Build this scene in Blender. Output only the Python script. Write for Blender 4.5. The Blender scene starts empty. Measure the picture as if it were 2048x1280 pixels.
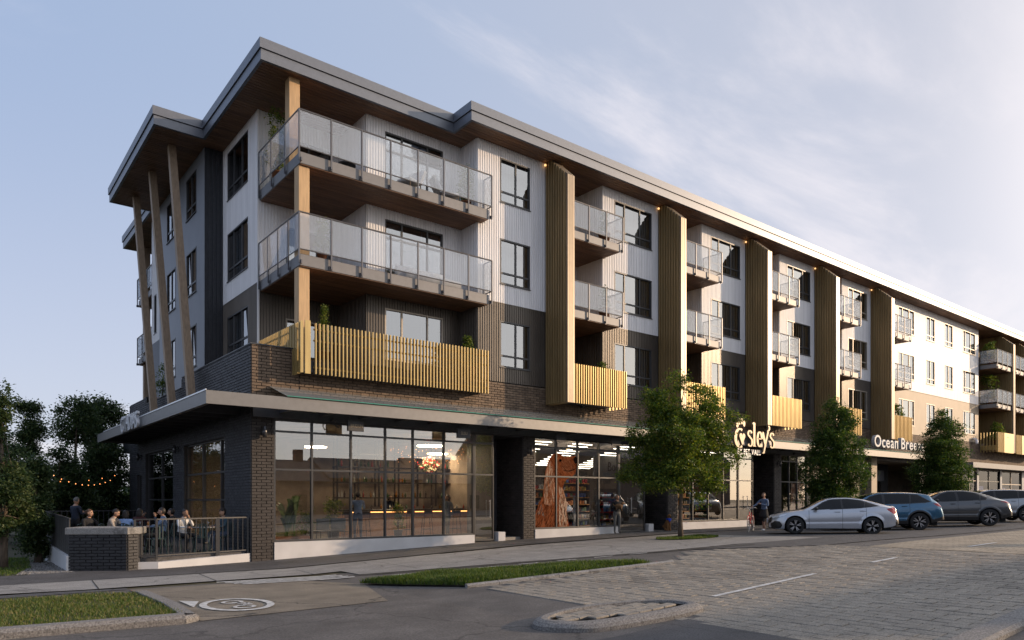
import bpy, math, random
import numpy as np
from mathutils import Vector, Matrix
random.seed(7); RS = np.random.RandomState(11)
R = math.radians
SC = bpy.context.scene
COL = SC.collection

# ------------------------------------------------------------------ camera, sky, sun, exposure
TH = math.atan2(2835 - 1024, 1437)
CAM = Vector((-7.42, -22.19, 1.93))
cd = bpy.data.cameras.new('camera'); cam = bpy.data.objects.new('camera', cd); COL.objects.link(cam)
cd.sensor_width = 36; cd.lens = 36 * 1437 / 2048; cd.shift_y = (998 - 640) / 2048
cd.clip_start = 0.1; cd.clip_end = 3000
cam.location = CAM
# camera looks along (cos TH, sin TH, 0)
cam.rotation_euler = (R(90), 0, TH - math.pi/2)
SC.camera = cam

SUN_AZ = math.atan2(-0.53, 0.85)       # direction towards the sun in plan
SUN_EL = R(13.0)
sun_dir = Vector((math.cos(SUN_AZ)*math.cos(SUN_EL), math.sin(SUN_AZ)*math.cos(SUN_EL), math.sin(SUN_EL)))
w = bpy.data.worlds.new("World"); SC.world = w; w.use_nodes = True
nt = w.node_tree; nt.nodes.clear()
def WN(t, **k):
    n = nt.nodes.new(t)
    for a, b in k.items(): setattr(n, a, b)
    return n
out = WN('ShaderNodeOutputWorld'); bg = WN('ShaderNodeBackground')
sky = WN('ShaderNodeTexSky', sky_type='NISHITA', sun_disc=False, sun_elevation=SUN_EL,
         sun_rotation=math.pi/2 - SUN_AZ, altitude=0, air_density=1.0, dust_density=1.2, ozone_density=2.5)
tc = WN('ShaderNodeTexCoord')
sep = WN('ShaderNodeSeparateXYZ'); nt.links.new(tc.outputs['Generated'], sep.inputs[0])
zp = WN('ShaderNodeMath', operation='ADD'); zp.inputs[1].default_value = 0.22; nt.links.new(sep.outputs[2], zp.inputs[0])
zm = WN('ShaderNodeMath', operation='MAXIMUM'); zm.inputs[1].default_value = 0.03; nt.links.new(zp.outputs[0], zm.inputs[0])
dv = WN('ShaderNodeVectorMath', operation='DIVIDE'); nt.links.new(tc.outputs['Generated'], dv.inputs[0])
cmb = WN('ShaderNodeCombineXYZ')
for i in range(3): nt.links.new(zm.outputs[0], cmb.inputs[i])
nt.links.new(cmb.outputs[0], dv.inputs[1])
mp = WN('ShaderNodeMapping'); mp.inputs['Rotation'].default_value = (0, 0, R(-70)); mp.inputs['Scale'].default_value = (0.5, 1.05, 0.0)
mp.inputs['Location'].default_value = (5.2, 3.98, 0)
nt.links.new(dv.outputs[0], mp.inputs[0])
n1 = WN('ShaderNodeTexNoise'); n1.inputs['Scale'].default_value = 1.5; n1.inputs['Detail'].default_value = 9; n1.inputs['Roughness'].default_value = 0.6; n1.inputs['Distortion'].default_value = 0.5
n2 = WN('ShaderNodeTexNoise'); n2.inputs['Scale'].default_value = 0.55; n2.inputs['Detail'].default_value = 3
nt.links.new(mp.outputs[0], n1.inputs[0]); nt.links.new(mp.outputs[0], n2.inputs[0])
r1 = WN('ShaderNodeMapRange', interpolation_type='SMOOTHSTEP'); r1.inputs[1].default_value = 0.50; r1.inputs[2].default_value = 0.72
nt.links.new(n1.outputs[0], r1.inputs[0])
r2 = WN('ShaderNodeMapRange', interpolation_type='SMOOTHSTEP'); r2.inputs[1].default_value = 0.42; r2.inputs[2].default_value = 0.60
nt.links.new(n2.outputs[0], r2.inputs[0])
mm = WN('ShaderNodeMath', operation='MULTIPLY'); nt.links.new(r1.outputs[0], mm.inputs[0]); nt.links.new(r2.outputs[0], mm.inputs[1])
mk = WN('ShaderNodeMath', operation='MULTIPLY'); mk.inputs[1].default_value = 0.72; nt.links.new(mm.outputs[0], mk.inputs[0])
# thin high veil that brightens smoothly towards the low sun and towards the horizon
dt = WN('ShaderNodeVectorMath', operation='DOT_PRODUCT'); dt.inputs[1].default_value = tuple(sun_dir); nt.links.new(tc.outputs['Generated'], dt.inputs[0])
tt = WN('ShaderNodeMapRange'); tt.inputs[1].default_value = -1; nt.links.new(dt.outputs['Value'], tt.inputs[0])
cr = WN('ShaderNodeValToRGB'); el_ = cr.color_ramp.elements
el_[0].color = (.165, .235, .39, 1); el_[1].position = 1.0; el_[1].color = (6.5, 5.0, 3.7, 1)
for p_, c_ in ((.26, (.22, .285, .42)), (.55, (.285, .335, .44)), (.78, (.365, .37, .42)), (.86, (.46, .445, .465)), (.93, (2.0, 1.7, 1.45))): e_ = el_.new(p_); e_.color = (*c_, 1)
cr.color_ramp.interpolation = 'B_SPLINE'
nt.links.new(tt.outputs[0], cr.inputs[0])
hz = WN('ShaderNodeMapRange', interpolation_type='SMOOTHSTEP'); hz.inputs[1].default_value = 0.0; hz.inputs[2].default_value = 0.55; hz.inputs[3].default_value = 0.55; hz.inputs[4].default_value = 0.0
nt.links.new(sep.outputs[2], hz.inputs[0])
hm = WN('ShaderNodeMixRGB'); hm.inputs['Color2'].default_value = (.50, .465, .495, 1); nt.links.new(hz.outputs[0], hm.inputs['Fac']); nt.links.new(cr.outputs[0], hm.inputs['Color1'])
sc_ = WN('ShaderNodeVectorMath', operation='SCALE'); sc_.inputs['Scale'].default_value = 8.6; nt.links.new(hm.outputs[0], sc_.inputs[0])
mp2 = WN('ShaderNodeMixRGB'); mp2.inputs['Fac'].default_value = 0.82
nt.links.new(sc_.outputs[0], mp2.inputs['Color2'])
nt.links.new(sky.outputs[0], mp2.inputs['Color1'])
mx = WN('ShaderNodeMixRGB'); mx.inputs['Color2'].default_value = (5.5, 5.1, 5.15, 1)
nt.links.new(mk.outputs[0], mx.inputs['Fac']); nt.links.new(mp2.outputs[0], mx.inputs['Color1'])
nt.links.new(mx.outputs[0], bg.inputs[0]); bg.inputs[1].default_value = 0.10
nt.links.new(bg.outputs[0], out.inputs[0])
sl = bpy.data.lights.new('sun', 'SUN'); sl.energy = 2.0; sl.angle = R(0.6); sl.color = (1.0, 0.72, 0.47)
so = bpy.data.objects.new('sun', sl); COL.objects.link(so)
so.rotation_euler = sun_dir.to_track_quat('Z', 'Y').to_euler(); so.location = (30, -40, 30)
SC.view_settings.view_transform = 'Standard'; SC.view_settings.look = 'None'
SC.view_settings.exposure = 1.04; SC.view_settings.gamma = 1.0; SC.view_settings.use_curve_mapping = False
SC.cycles.use_denoising = True
SC.cycles.max_bounces = 7; SC.cycles.diffuse_bounces = 5; SC.cycles.glossy_bounces = 3; SC.cycles.transparent_max_bounces = 14; SC.cycles.transmission_bounces = 4
SC.cycles.sample_clamp_indirect = 6.0; SC.cycles.caustics_reflective = False; SC.cycles.caustics_refractive = False

# ------------------------------------------------------------------ materials
MATS = {}
def mat(name, col=(0.5, 0.5, 0.5), rough=0.7, metal=0.0, var=0.12, scale=6.0, bump=0.0, bscale=40.0, col2=None, emit=None, estr=0.0, spec=0.5, stretch=(1, 1, 1), coat=0.0, detail=4.0, objrand=0.0):
    if name in MATS: return MATS[name]
    m = bpy.data.materials.new(name); m.use_nodes = True; t = m.node_tree; b = t.nodes['Principled BSDF']
    b.inputs['Roughness'].default_value = rough; b.inputs['Metallic'].default_value = metal
    b.inputs['Specular IOR Level'].default_value = spec; b.inputs['Coat Weight'].default_value = coat
    g = t.nodes.new('ShaderNodeNewGeometry'); mpn = t.nodes.new('ShaderNodeMapping'); mpn.inputs['Scale'].default_value = stretch
    t.links.new(g.outputs['Position'], mpn.inputs[0])
    no = t.nodes.new('ShaderNodeTexNoise'); no.inputs['Scale'].default_value = scale; no.inputs['Detail'].default_value = detail
    t.links.new(mpn.outputs[0], no.inputs[0])
    c2 = col2 if col2 else tuple(min(1, c * (1 + var)) for c in col)
    c1 = col if col2 else tuple(c * (1 - var) for c in col)
    mxn = t.nodes.new('ShaderNodeMixRGB'); mxn.inputs[1].default_value = (*c1, 1); mxn.inputs[2].default_value = (*c2, 1)
    rg = t.nodes.new('ShaderNodeMapRange'); rg.inputs[1].default_value = 0.3; rg.inputs[2].default_value = 0.7
    t.links.new(no.outputs[0], rg.inputs[0]); t.links.new(rg.outputs[0], mxn.inputs[0])
    last = mxn.outputs[0]
    if objrand:
        gi = g.outputs['Random Per Island']
        hs = t.nodes.new('ShaderNodeHueSaturation'); mr = t.nodes.new('ShaderNodeMapRange')
        mr.inputs[3].default_value = 1 - objrand; mr.inputs[4].default_value = 1 + objrand
        t.links.new(gi, mr.inputs[0]); t.links.new(mr.outputs[0], hs.inputs['Value']); t.links.new(last, hs.inputs['Color']); last = hs.outputs[0]
    t.links.new(last, b.inputs['Base Color'])
    if bump:
        nb = t.nodes.new('ShaderNodeTexNoise'); nb.inputs['Scale'].default_value = bscale; nb.inputs['Detail'].default_value = 3
        t.links.new(mpn.outputs[0], nb.inputs[0])
        bp = t.nodes.new('ShaderNodeBump'); bp.inputs['Strength'].default_value = bump; bp.inputs['Distance'].default_value = 0.02
        t.links.new(nb.outputs[0], bp.inputs['Height']); t.links.new(bp.outputs[0], b.inputs['Normal'])
    if emit:
        b.inputs['Emission Color'].default_value = (*emit, 1); b.inputs['Emission Strength'].default_value = estr
    MATS[name] = m; return m
def glass_mat(name, tint=(0.9, 0.93, 0.95), refl=1.0, frost=0.0, fcol=(0.85, 0.87, 0.92), ior=1.5, rough=0.0, minr=0.0):
    if name in MATS: return MATS[name]
    m = bpy.data.materials.new(name); m.use_nodes = True; t = m.node_tree; t.nodes.clear()
    o = t.nodes.new('ShaderNodeOutputMaterial'); tr = t.nodes.new('ShaderNodeBsdfTransparent'); tr.inputs[0].default_value = (*tint, 1)
    gl = t.nodes.new('ShaderNodeBsdfGlossy'); gl.inputs['Roughness'].default_value = rough
    fr = t.nodes.new('ShaderNodeFresnel'); fr.inputs[0].default_value = ior
    ma = t.nodes.new('ShaderNodeMath'); ma.operation = 'MULTIPLY_ADD'; ma.inputs[1].default_value = refl; ma.inputs[2].default_value = minr; ma.use_clamp = True
    t.links.new(fr.outputs[0], ma.inputs[0])
    ge = t.nodes.new('ShaderNodeNewGeometry'); p1 = t.nodes.new('ShaderNodeMath'); p1.operation = 'MULTIPLY_ADD'; p1.inputs[1].default_value = -2; p1.inputs[2].default_value = 1
    t.links.new(ge.outputs['Backfacing'], p1.inputs[0]); p2 = t.nodes.new('ShaderNodeMath'); p2.operation = 'POWER'; p2.inputs[0].default_value = ior; t.links.new(p1.outputs[0], p2.inputs[1]); t.links.new(p2.outputs[0], fr.inputs[0])
    fb = t.nodes.new('ShaderNodeMath'); fb.operation = 'SUBTRACT'; fb.inputs[0].default_value = 1; t.links.new(ge.outputs['Backfacing'], fb.inputs[1])
    mf = t.nodes.new('ShaderNodeMath'); mf.operation = 'MULTIPLY'; t.links.new(ma.outputs[0], mf.inputs[0]); t.links.new(fb.outputs[0], mf.inputs[1]); ma = mf
    base = tr.outputs[0]
    if frost:
        tl = t.nodes.new('ShaderNodeBsdfTranslucent'); tl.inputs[0].default_value = (*fcol, 1)
        df = t.nodes.new('ShaderNodeBsdfDiffuse'); df.inputs[0].default_value = (*fcol, 1)
        m0 = t.nodes.new('ShaderNodeMixShader'); m0.inputs[0].default_value = 0.5; t.links.new(tl.outputs[0], m0.inputs[1]); t.links.new(df.outputs[0], m0.inputs[2])
        m1 = t.nodes.new('ShaderNodeMixShader'); m1.inputs[0].default_value = frost; t.links.new(tr.outputs[0], m1.inputs[1]); t.links.new(m0.outputs[0], m1.inputs[2]); base = m1.outputs[0]
    m2 = t.nodes.new('ShaderNodeMixShader'); t.links.new(ma.outputs[0], m2.inputs[0]); t.links.new(base, m2.inputs[1]); t.links.new(gl.outputs[0], m2.inputs[2])
    t.links.new(m2.outputs[0], o.inputs[0]); MATS[name] = m; return m
def leaf_mat(name, c1, c2, c3):
    m = bpy.data.materials.new(name); m.use_nodes = True; t = m.node_tree; b = t.nodes['Principled BSDF']; o = t.nodes['Material Output']
    g = t.nodes.new('ShaderNodeNewGeometry'); cr = t.nodes.new('ShaderNodeValToRGB')
    cr.color_ramp.elements[0].color = (*c1, 1); cr.color_ramp.elements[1].color = (*c3, 1)
    e = cr.color_ramp.elements.new(0.55); e.color = (*c2, 1)
    t.links.new(g.outputs['Random Per Island'], cr.inputs[0]); t.links.new(cr.outputs[0], b.inputs['Base Color'])
    b.inputs['Roughness'].default_value = 0.5; b.inputs['Specular IOR Level'].default_value = 0.35
    tl = t.nodes.new('ShaderNodeBsdfTranslucent'); hs = t.nodes.new('ShaderNodeHueSaturation'); hs.inputs['Value'].default_value = 1.7; hs.inputs['Saturation'].default_value = 1.1
    t.links.new(cr.outputs[0], hs.inputs['Color']); t.links.new(hs.outputs[0], tl.inputs[0])
    mx_ = t.nodes.new('ShaderNodeMixShader'); mx_.inputs[0].default_value = 0.36
    t.links.new(b.outputs[0], mx_.inputs[1]); t.links.new(tl.outputs[0], mx_.inputs[2]); t.links.new(mx_.outputs[0], o.inputs[0])
    MATS[name] = m; return m

# ------------------------------------------------------------------ mesh builder
class MB:
    def __init__(s): s.v = []; s.f = []; s.m = []
    def quad(s, a, b, c, d, mi=0):
        n = len(s.v); s.v += [a, b, c, d]; s.f.append((n, n+1, n+2, n+3)); s.m.append(mi)
    def poly(s, pts, mi=0):
        n = len(s.v); s.v += list(pts); s.f.append(tuple(range(n, n+len(pts)))); s.m.append(mi)
    def box(s, x0, x1, y0, y1, z0, z1, mi=0):
        n = len(s.v)
        s.v += [(x0,y0,z0),(x1,y0,z0),(x1,y1,z0),(x0,y1,z0),(x0,y0,z1),(x1,y0,z1),(x1,y1,z1),(x0,y1,z1)]
        for q in ((0,3,2,1),(4,5,6,7),(0,1,5,4),(1,2,6,5),(2,3,7,6),(3,0,4,7)): s.f.append(tuple(n+i for i in q)); s.m.append(mi)
    def bbox(s, x0, x1, y0, y1, z0, z1, b=0.01, mi=0):   # box with chamfered edges (vertical profile ring)
        n = len(s.v)
        def ring(z, k):
            return [(x0+k,y0+b,z),(x0+b,y0+k,z),(x1-b,y0+k,z),(x1-k,y0+b,z),(x1-k,y1-b,z),(x1-b,y1-k,z),(x0+b,y1-k,z),(x0+k,y1-b,z)]
        rs = [ring(z0, b*.7), ring(z0+b, 0), ring(z1-b, 0), ring(z1, b*.7)]
        for r_ in rs: s.v += r_
        for i in range(3):
            for j in range(8):
                a = n+i*8+j; c = n+i*8+(j+1) % 8; s.f.append((a, c, c+8, a+8)); s.m.append(mi)
        s.f.append(tuple(n+7-j for j in range(8))); s.m.append(mi); s.f.append(tuple(n+24+j for j in range(8))); s.m.append(mi)
    def tube(s, p0, p1, r0, r1=None, n=8, mi=0, cap=True):
        r1 = r0 if r1 is None else r1
        p0 = Vector(p0); p1 = Vector(p1); d = (p1-p0)
        if d.length < 1e-6: return
        d.normalize(); a = d.orthogonal().normalized(); b = d.cross(a); k = len(s.v)
        for p, r_ in ((p0, r0), (p1, r1)):
            for i in range(n):
                t = 2*math.pi*i/n; s.v.append(tuple(p + a*math.cos(t)*r_ + b*math.sin(t)*r_))
        for i in range(n):
            j = (i+1) % n; s.f.append((k+i, k+j, k+n+j, k+n+i)); s.m.append(mi)
        if cap:
            s.f.append(tuple(k+n-1-i for i in range(n))); s.m.append(mi); s.f.append(tuple(k+n+i for i in range(n))); s.m.append(mi)
    def path(s, pts, r, n=8, mi=0):
        if not hasattr(r, '__len__'): r = [r]*len(pts)
        P = [Vector(p) for p in pts]; k = len(s.v); up = None
        for i, p in enumerate(P):
            d = (P[min(i+1, len(P)-1)] - P[max(i-1, 0)]).normalized()
            if up is None: up = d.orthogonal().normalized()
            a = (up - d*up.dot(d)).normalized(); up = a; b = d.cross(a)
            for j in range(n):
                t = 2*math.pi*j/n; s.v.append(tuple(p + a*math.cos(t)*r[i] + b*math.sin(t)*r[i]))
        for i in range(len(P)-1):
            for j in range(n):
                q = (j+1) % n; s.f.append((k+i*n+j, k+i*n+q, k+(i+1)*n+q, k+(i+1)*n+j)); s.m.append(mi)
        s.f.append(tuple(k+n-1-i for i in range(n))); s.m.append(mi); e = k+(len(P)-1)*n; s.f.append(tuple(e+i for i in range(n))); s.m.append(mi)
    def lathe(s, prof, c=(0,0,0), axis='z', n=24, mi=0, arc=1.0):
        k = len(s.v); M = len(prof)
        for i in range(n):
            t = 2*math.pi*i/n
            for (r_, h) in prof:
                if axis == 'z': s.v.append((c[0]+r_*math.cos(t), c[1]+r_*math.sin(t), c[2]+h))
                elif axis == 'y': s.v.append((c[0]+r_*math.cos(t), c[1]+h, c[2]+r_*math.sin(t)))
                else: s.v.append((c[0]+h, c[1]+r_*math.cos(t), c[2]+r_*math.sin(t)))
        for i in range(n):
            j = (i+1) % n
            for q in range(M-1):
                s.f.append((k+i*M+q, k+j*M+q, k+j*M+q+1, k+i*M+q+1)); s.m.append(mi)
    def ball(s, c, r, n=8, mi=0, sz=1.0):
        rx, ry, rz = (r if hasattr(r, '__len__') else (r, r, r*sz))
        k = len(s.v); h = n//2 + 1
        for i in range(h+1):
            a = math.pi*i/h
            for j in range(n):
                t = 2*math.pi*j/n; s.v.append((c[0]+rx*math.sin(a)*math.cos(t), c[1]+ry*math.sin(a)*math.sin(t), c[2]+rz*math.cos(a)))
        for i in range(h):
            for j in range(n):
                q = (j+1) % n; s.f.append((k+i*n+j, k+(i+1)*n+j, k+(i+1)*n+q, k+i*n+q)); s.m.append(mi)
    def extrude(s, pts2, plane, a, b, mi=0, off=(0, 0)):   # polygon pts2 (u,v) extruded between a and b along the plane's normal
        def P(u, v_, w_):
            return {'xz': (u, w_, v_), 'yz': (w_, u, v_), 'xy': (u, v_, w_)}[plane]
        n = len(pts2)
        k = len(s.v); s.v += [P(u, v_, a) for u, v_ in pts2] + [P(u, v_, b) for u, v_ in pts2]
        s.f.append(tuple(k+i for i in range(n))); s.m.append(mi); s.f.append(tuple(k+2*n-1-i for i in range(n))); s.m.append(mi)
        for i in range(n):
            j = (i+1) % n; s.f.append((k+i, k+n+i, k+n+j, k+j)); s.m.append(mi)
    def mesh(s, name, mats, smooth=False):
        me = bpy.data.meshes.new(name); me.from_pydata(s.v, [], s.f)
        for m in (mats if isinstance(mats, (list, tuple)) else [mats]): me.materials.append(m)
        if any(s.m): me.polygons.foreach_set('material_index', s.m)
        if smooth: me.polygons.foreach_set('use_smooth', [True]*len(s.f))
        me.update(); return me
    def build(s, name, mats, parent=None, smooth=False, **k):
        o = link(name, s.mesh(name, mats, smooth), parent)
        if k: tag(o, **k)
        return o
def link(name, data, parent=None, loc=None, rot=None):
    o = bpy.data.objects.new(name, data); COL.objects.link(o)
    if parent is not None: o.parent = parent
    if loc is not None: o.location = loc
    if rot is not None: o.rotation_euler = rot
    return o
def tag(o, label=None, cat=None, group=None, kind=None):
    if label: o['label'] = label
    if cat: o['category'] = cat
    if group: o['group'] = group
    if kind: o['kind'] = kind
    return o
def thing(name, label, cat, loc=(0, 0, 0), rz=0, group=None):
    o = bpy.data.objects.new(name, None); COL.objects.link(o); o.location = loc; o.rotation_euler = (0, 0, rz); o.empty_display_size = 0.2
    return tag(o, label, cat, group)
def kids(o): return [c for c in COL.objects if c.parent == o]
def copy_tree(o, parent=None, kd=None):
    c = o.copy(); COL.objects.link(c)
    c.parent = parent
    for ch in (KIDS.get(o.name) or remember(o)): copy_tree(ch, c)
    return c
KIDS = {}
def remember(o):
    KIDS[o.name] = list(o.children); return KIDS[o.name]

# ------------------------------------------------------------------ ground height
def _pl(x, pts):
    if x <= pts[0][0]: return pts[0][1]
    for (a, b), (c, d_) in zip(pts, pts[1:]):
        if x <= c: return b + (d_-b)*(x-a)/(c-a)
    return pts[-1][1]
def gz(x, y):
    f = _pl(x, [(0, 0), (9, 0.28), (16, 0.40), (26, 0.46), (60, 0.95)])
    c = 0.021*min(max(-y, 0), 12)*min(max(x/12.0, 0), 1)
    return f + c
LX = sorted(set([-400, -250, -150, -90, -60, -40, -30, -24, -20, -16, -14] + [round(-12+0.5*i, 3) for i in range(0, 145)] + [62, 65, 70, 80, 100, 140, 200, 300, 500]))
LY = sorted(set([-400, -250, -150, -90, -60, -45, -36, -30, -27] + [round(-24+0.5*i, 3) for i in range(0, 57)] + [5, 6, 8, 10, 13, 17, 22, 30, 40, 60, 100, 160, 260, 500]))
def clip(poly, nx, ny, c):     # keep nx*x+ny*y>=c
    o = []
    for i in range(len(poly)):
        a, b = poly[i], poly[(i+1) % len(poly)]
        da = nx*a[0]+ny*a[1]-c; db = nx*b[0]+ny*b[1]-c
        if da >= 0: o.append(a)
        if (da >= 0) != (db >= 0):
            t = da/(da-db); o.append((a[0]+(b[0]-a[0])*t, a[1]+(b[1]-a[1])*t))
    return o
def sheet(polys, dz, mb=None, mi=0, zf=None):
    """flat cover following the ground; polys = list of convex ccw polygons"""
    mb = mb or MB()
    if not isinstance(polys[0][0], (tuple, list)): polys = [polys]
    for P in polys:
        xa = min(p[0] for p in P); xb = max(p[0] for p in P); ya = min(p[1] for p in P); yb = max(p[1] for p in P)
        area = sum(P[i][0]*P[(i+1) % len(P)][1]-P[(i+1) % len(P)][0]*P[i][1] for i in range(len(P)))
        if area < 0: P = P[::-1]
        for i in range(len(LX)-1):
            if LX[i+1] <= xa or LX[i] >= xb: continue
            for j in range(len(LY)-1):
                if LY[j+1] <= ya or LY[j] >= yb: continue
                c = [(LX[i], LY[j]), (LX[i+1], LY[j]), (LX[i+1], LY[j+1]), (LX[i], LY[j+1])]
                for k in range(len(P)):
                    a, b = P[k], P[(k+1) % len(P)]
                    nx, ny = -(b[1]-a[1]), b[0]-a[0]
                    c = clip(c, nx, ny, nx*a[0]+ny*a[1])
                    if len(c) < 3: break
                if len(c) >= 3:
                    mb.poly([(x, y, (zf or gz)(x, y)+dz) for x, y in c], mi)
    return mb
def rect(x0, x1, y0, y1): return [(x0, y0), (x1, y0), (x1, y1), (x0, y1)]
# ------------------------------------------------------------------ ground, road, pavements
M_asph = mat('asphalt', (0.105, 0.098, 0.093), 0.85, var=0.22, scale=1.3, bump=0.35, bscale=160, detail=8)
M_asph2 = mat('asphalt_dark', (0.080, 0.077, 0.078), 0.85, var=0.18, scale=1.1, bump=0.35, bscale=170, detail=8)
M_worn = mat('worn_concrete_road', (0.20, 0.17, 0.13), 0.85, var=0.22, scale=1.4, bump=0.3, bscale=120, detail=9)
M_conc = mat('concrete', (0.27, 0.26, 0.245), 0.85, var=0.14, scale=2.2, bump=0.25, bscale=90, detail=8)
M_conc2 = mat('granular_concrete', (0.20, 0.19, 0.18), 0.9, var=0.5, scale=38, bump=0.8, bscale=60)
M_path = mat('path_asphalt', (0.085, 0.083, 0.084), 0.85, var=0.18, scale=1.7, bump=0.3, bscale=140, detail=8)
M_white = mat('road_paint', (0.50, 0.50, 0.49), 0.7, var=0.35, scale=9, detail=8)
M_paver = mat('paver_stone', (0.255, 0.228, 0.19), 0.85, var=0.16, scale=5, bump=0.4, bscale=90, objrand=0.22)
M_joint = mat('paver_joint', (0.03, 0.028, 0.026), 0.95)
M_soil = mat('meadow', (0.06, 0.055, 0.03), 0.95, var=0.4, scale=2.5, bump=0.6, bscale=30)
M_gravel = mat('gravel', (0.20, 0.20, 0.20), 0.9, var=0.7, scale=45, bump=1.0, bscale=55)

def weather(m, crack=0.35, stain=0.5, dark=(.035, .033, .032)):
    t = m.node_tree; b = t.nodes['Principled BSDF']; src = b.inputs['Base Color'].links[0].from_socket; g = t.nodes.new('ShaderNodeNewGeometry')
    ns = t.nodes.new('ShaderNodeTexNoise'); ns.inputs['Scale'].default_value = .45; ns.inputs['Detail'].default_value = 9; ns.inputs['Roughness'].default_value = .68; ns.inputs['Distortion'].default_value = .8
    mp_ = t.nodes.new('ShaderNodeMapping'); mp_.inputs['Scale'].default_value = (.35, 1.3, 1); t.links.new(g.outputs['Position'], mp_.inputs[0]); t.links.new(mp_.outputs[0], ns.inputs[0])
    r_ = t.nodes.new('ShaderNodeMapRange'); r_.inputs[1].default_value = .42; r_.inputs[2].default_value = .68; r_.inputs[4].default_value = stain; t.links.new(ns.outputs[0], r_.inputs[0])
    m1 = t.nodes.new('ShaderNodeMixRGB'); m1.blend_type = 'MULTIPLY'; m1.inputs[2].default_value = (.52, .52, .54, 1); t.links.new(r_.outputs[0], m1.inputs[0]); t.links.new(src, m1.inputs[1])
    vo = t.nodes.new('ShaderNodeTexVoronoi'); vo.feature = 'DISTANCE_TO_EDGE'; vo.inputs['Scale'].default_value = .28; n2_ = t.nodes.new('ShaderNodeTexNoise'); n2_.inputs['Scale'].default_value = 1.4; n2_.inputs['Detail'].default_value = 7
    t.links.new(g.outputs['Position'], n2_.inputs[0]); mv = t.nodes.new('ShaderNodeMixRGB'); mv.blend_type = 'ADD'; mv.inputs[0].default_value = .9; t.links.new(g.outputs['Position'], mv.inputs[1]); t.links.new(n2_.outputs['Color'], mv.inputs[2]); t.links.new(mv.outputs[0], vo.inputs[0])
    r2_ = t.nodes.new('ShaderNodeMapRange'); r2_.inputs[1].default_value = .002; r2_.inputs[2].default_value = .010; r2_.inputs[3].default_value = crack; r2_.inputs[4].default_value = 0; t.links.new(vo.outputs['Distance'], r2_.inputs[0])
    m2 = t.nodes.new('ShaderNodeMixRGB'); m2.inputs[2].default_value = (*dark, 1); t.links.new(r2_.outputs[0], m2.inputs[0]); t.links.new(m1.outputs[0], m2.inputs[1])
    sp_ = t.nodes.new('ShaderNodeTexNoise'); sp_.inputs['Scale'].default_value = 42; sp_.inputs['Detail'].default_value = 2; t.links.new(g.outputs['Position'], sp_.inputs[0])
    r3 = t.nodes.new('ShaderNodeMapRange'); r3.inputs[1].default_value = .35; r3.inputs[2].default_value = .65; r3.inputs[3].default_value = .72; r3.inputs[4].default_value = 1.28; t.links.new(sp_.outputs[0], r3.inputs[0])
    hs = t.nodes.new('ShaderNodeHueSaturation'); t.links.new(r3.outputs[0], hs.inputs['Value']); t.links.new(m2.outputs[0], hs.inputs['Color']); t.links.new(hs.outputs[0], b.inputs['Base Color'])
for m_, c_, s_ in ((M_asph, .7, .55), (M_asph2, .6, .45), (M_worn, .8, .5), (M_conc, .45, .55), (M_path, .5, .45), (M_paver, .0, .55)): weather(m_, c_, s_)
gm = sheet(rect(-400, 500, -400, 500), -0.03)
tag(gm.build('ground', M_soil), kind='structure')
# carriageway asphalt everywhere in front of the building
rm = sheet([rect(-400, 500, -27, -5.0)], -0.012); tag(rm.build('road', M_asph), kind='structure')
rm = sheet([rect(-400, 500, -60, -18.9), rect(-400, 1.6, -18.9, -15.2)], 0.0); tag(rm.build('road', M_asph2), kind='structure')
# side-street mouth, worn concrete slab
rm = sheet([[(-4.2, -10.2), (1.45, -9.9), (1.2, -9.4), (0.1, -7.3), (0.6, -5.75), (-2.3, -5.25), (-4.3, -5.2)]], -0.002)
tag(rm.build('road', M_worn), kind='structure')
# pavement strips
sw = sheet([rect(-400, -5.0, -1.0, -0.35), rect(-5.0, 60, -0.9, 0.02)], 0.012); tag(sw.build('pavement', M_path), kind='structure')
sw = sheet([[(-400, -2.6), (-6, -2.6), (2, -2.9), (10, -3.0), (500, -3.0), (500, -0.9), (-400, -0.9)]], 0.008); tag(sw.build('pavement', M_asph2), kind='structure')
P_side = [[(-400, -4.6), (-6, -4.6), (-2.3, -5.1), (0.8, -5.65), (0.8, -2.75), (-6, -2.6), (-400, -2.6)],
          [(0.8, -5.65), (5, -7.0), (5, -2.8), (0.8, -2.75)], [(5, -7.0), (9, -8.5), (16.5, -9.6), (16.5, -3.0), (5, -2.9)]]
sw = sheet(P_side, 0.004); tag(sw.build('pavement', M_conc), kind='structure')
sw = sheet([[(-400, -5.9), (-4.3, -5.9), (-4.3, -5.1), (-2.3, -5.1), (-6, -4.6), (-400, -4.6)]], 0.0); tag(sw.build('path', M_path), kind='structure')
# parking bay asphalt beneath the cars
sw = sheet([[(9.8, -8.9), (12.5, -11.4), (16.5, -11.75), (16.5, -9.4)], [(16.5, -11.75), (20, -12.0), (60, -12.6), (60, -2.95), (16.5, -2.95)]], 0.006); tag(sw.build('parking_bay', M_path), kind='structure')

# dark gutter crack along the pavement edge
gut = MB()
pts = [(0.6, -5.75), (2.5, -6.45), (5, -7.2), (9, -8.7), (12, -9.6)]
for (a, b), (c, d_) in zip(pts, pts[1:]):
    for k in range(6):
        t0, t1 = k/6, (k+1)/6; x0, y0, x1, y1 = a+(c-a)*t0, b+(d_-b)*t0, a+(c-a)*t1, b+(d_-b)*t1
        wv = 0.05+0.03*random.random()
        gut.quad((x0, y0-wv, gz(x0, y0)+0.012), (x1, y1-wv, gz(x1, y1)+0.012), (x1, y1+wv, gz(x1, y1)+0.012), (x0, y0+wv, gz(x0, y0)+0.012))
tag(gut.build('gutter', M_joint), kind='structure')
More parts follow.
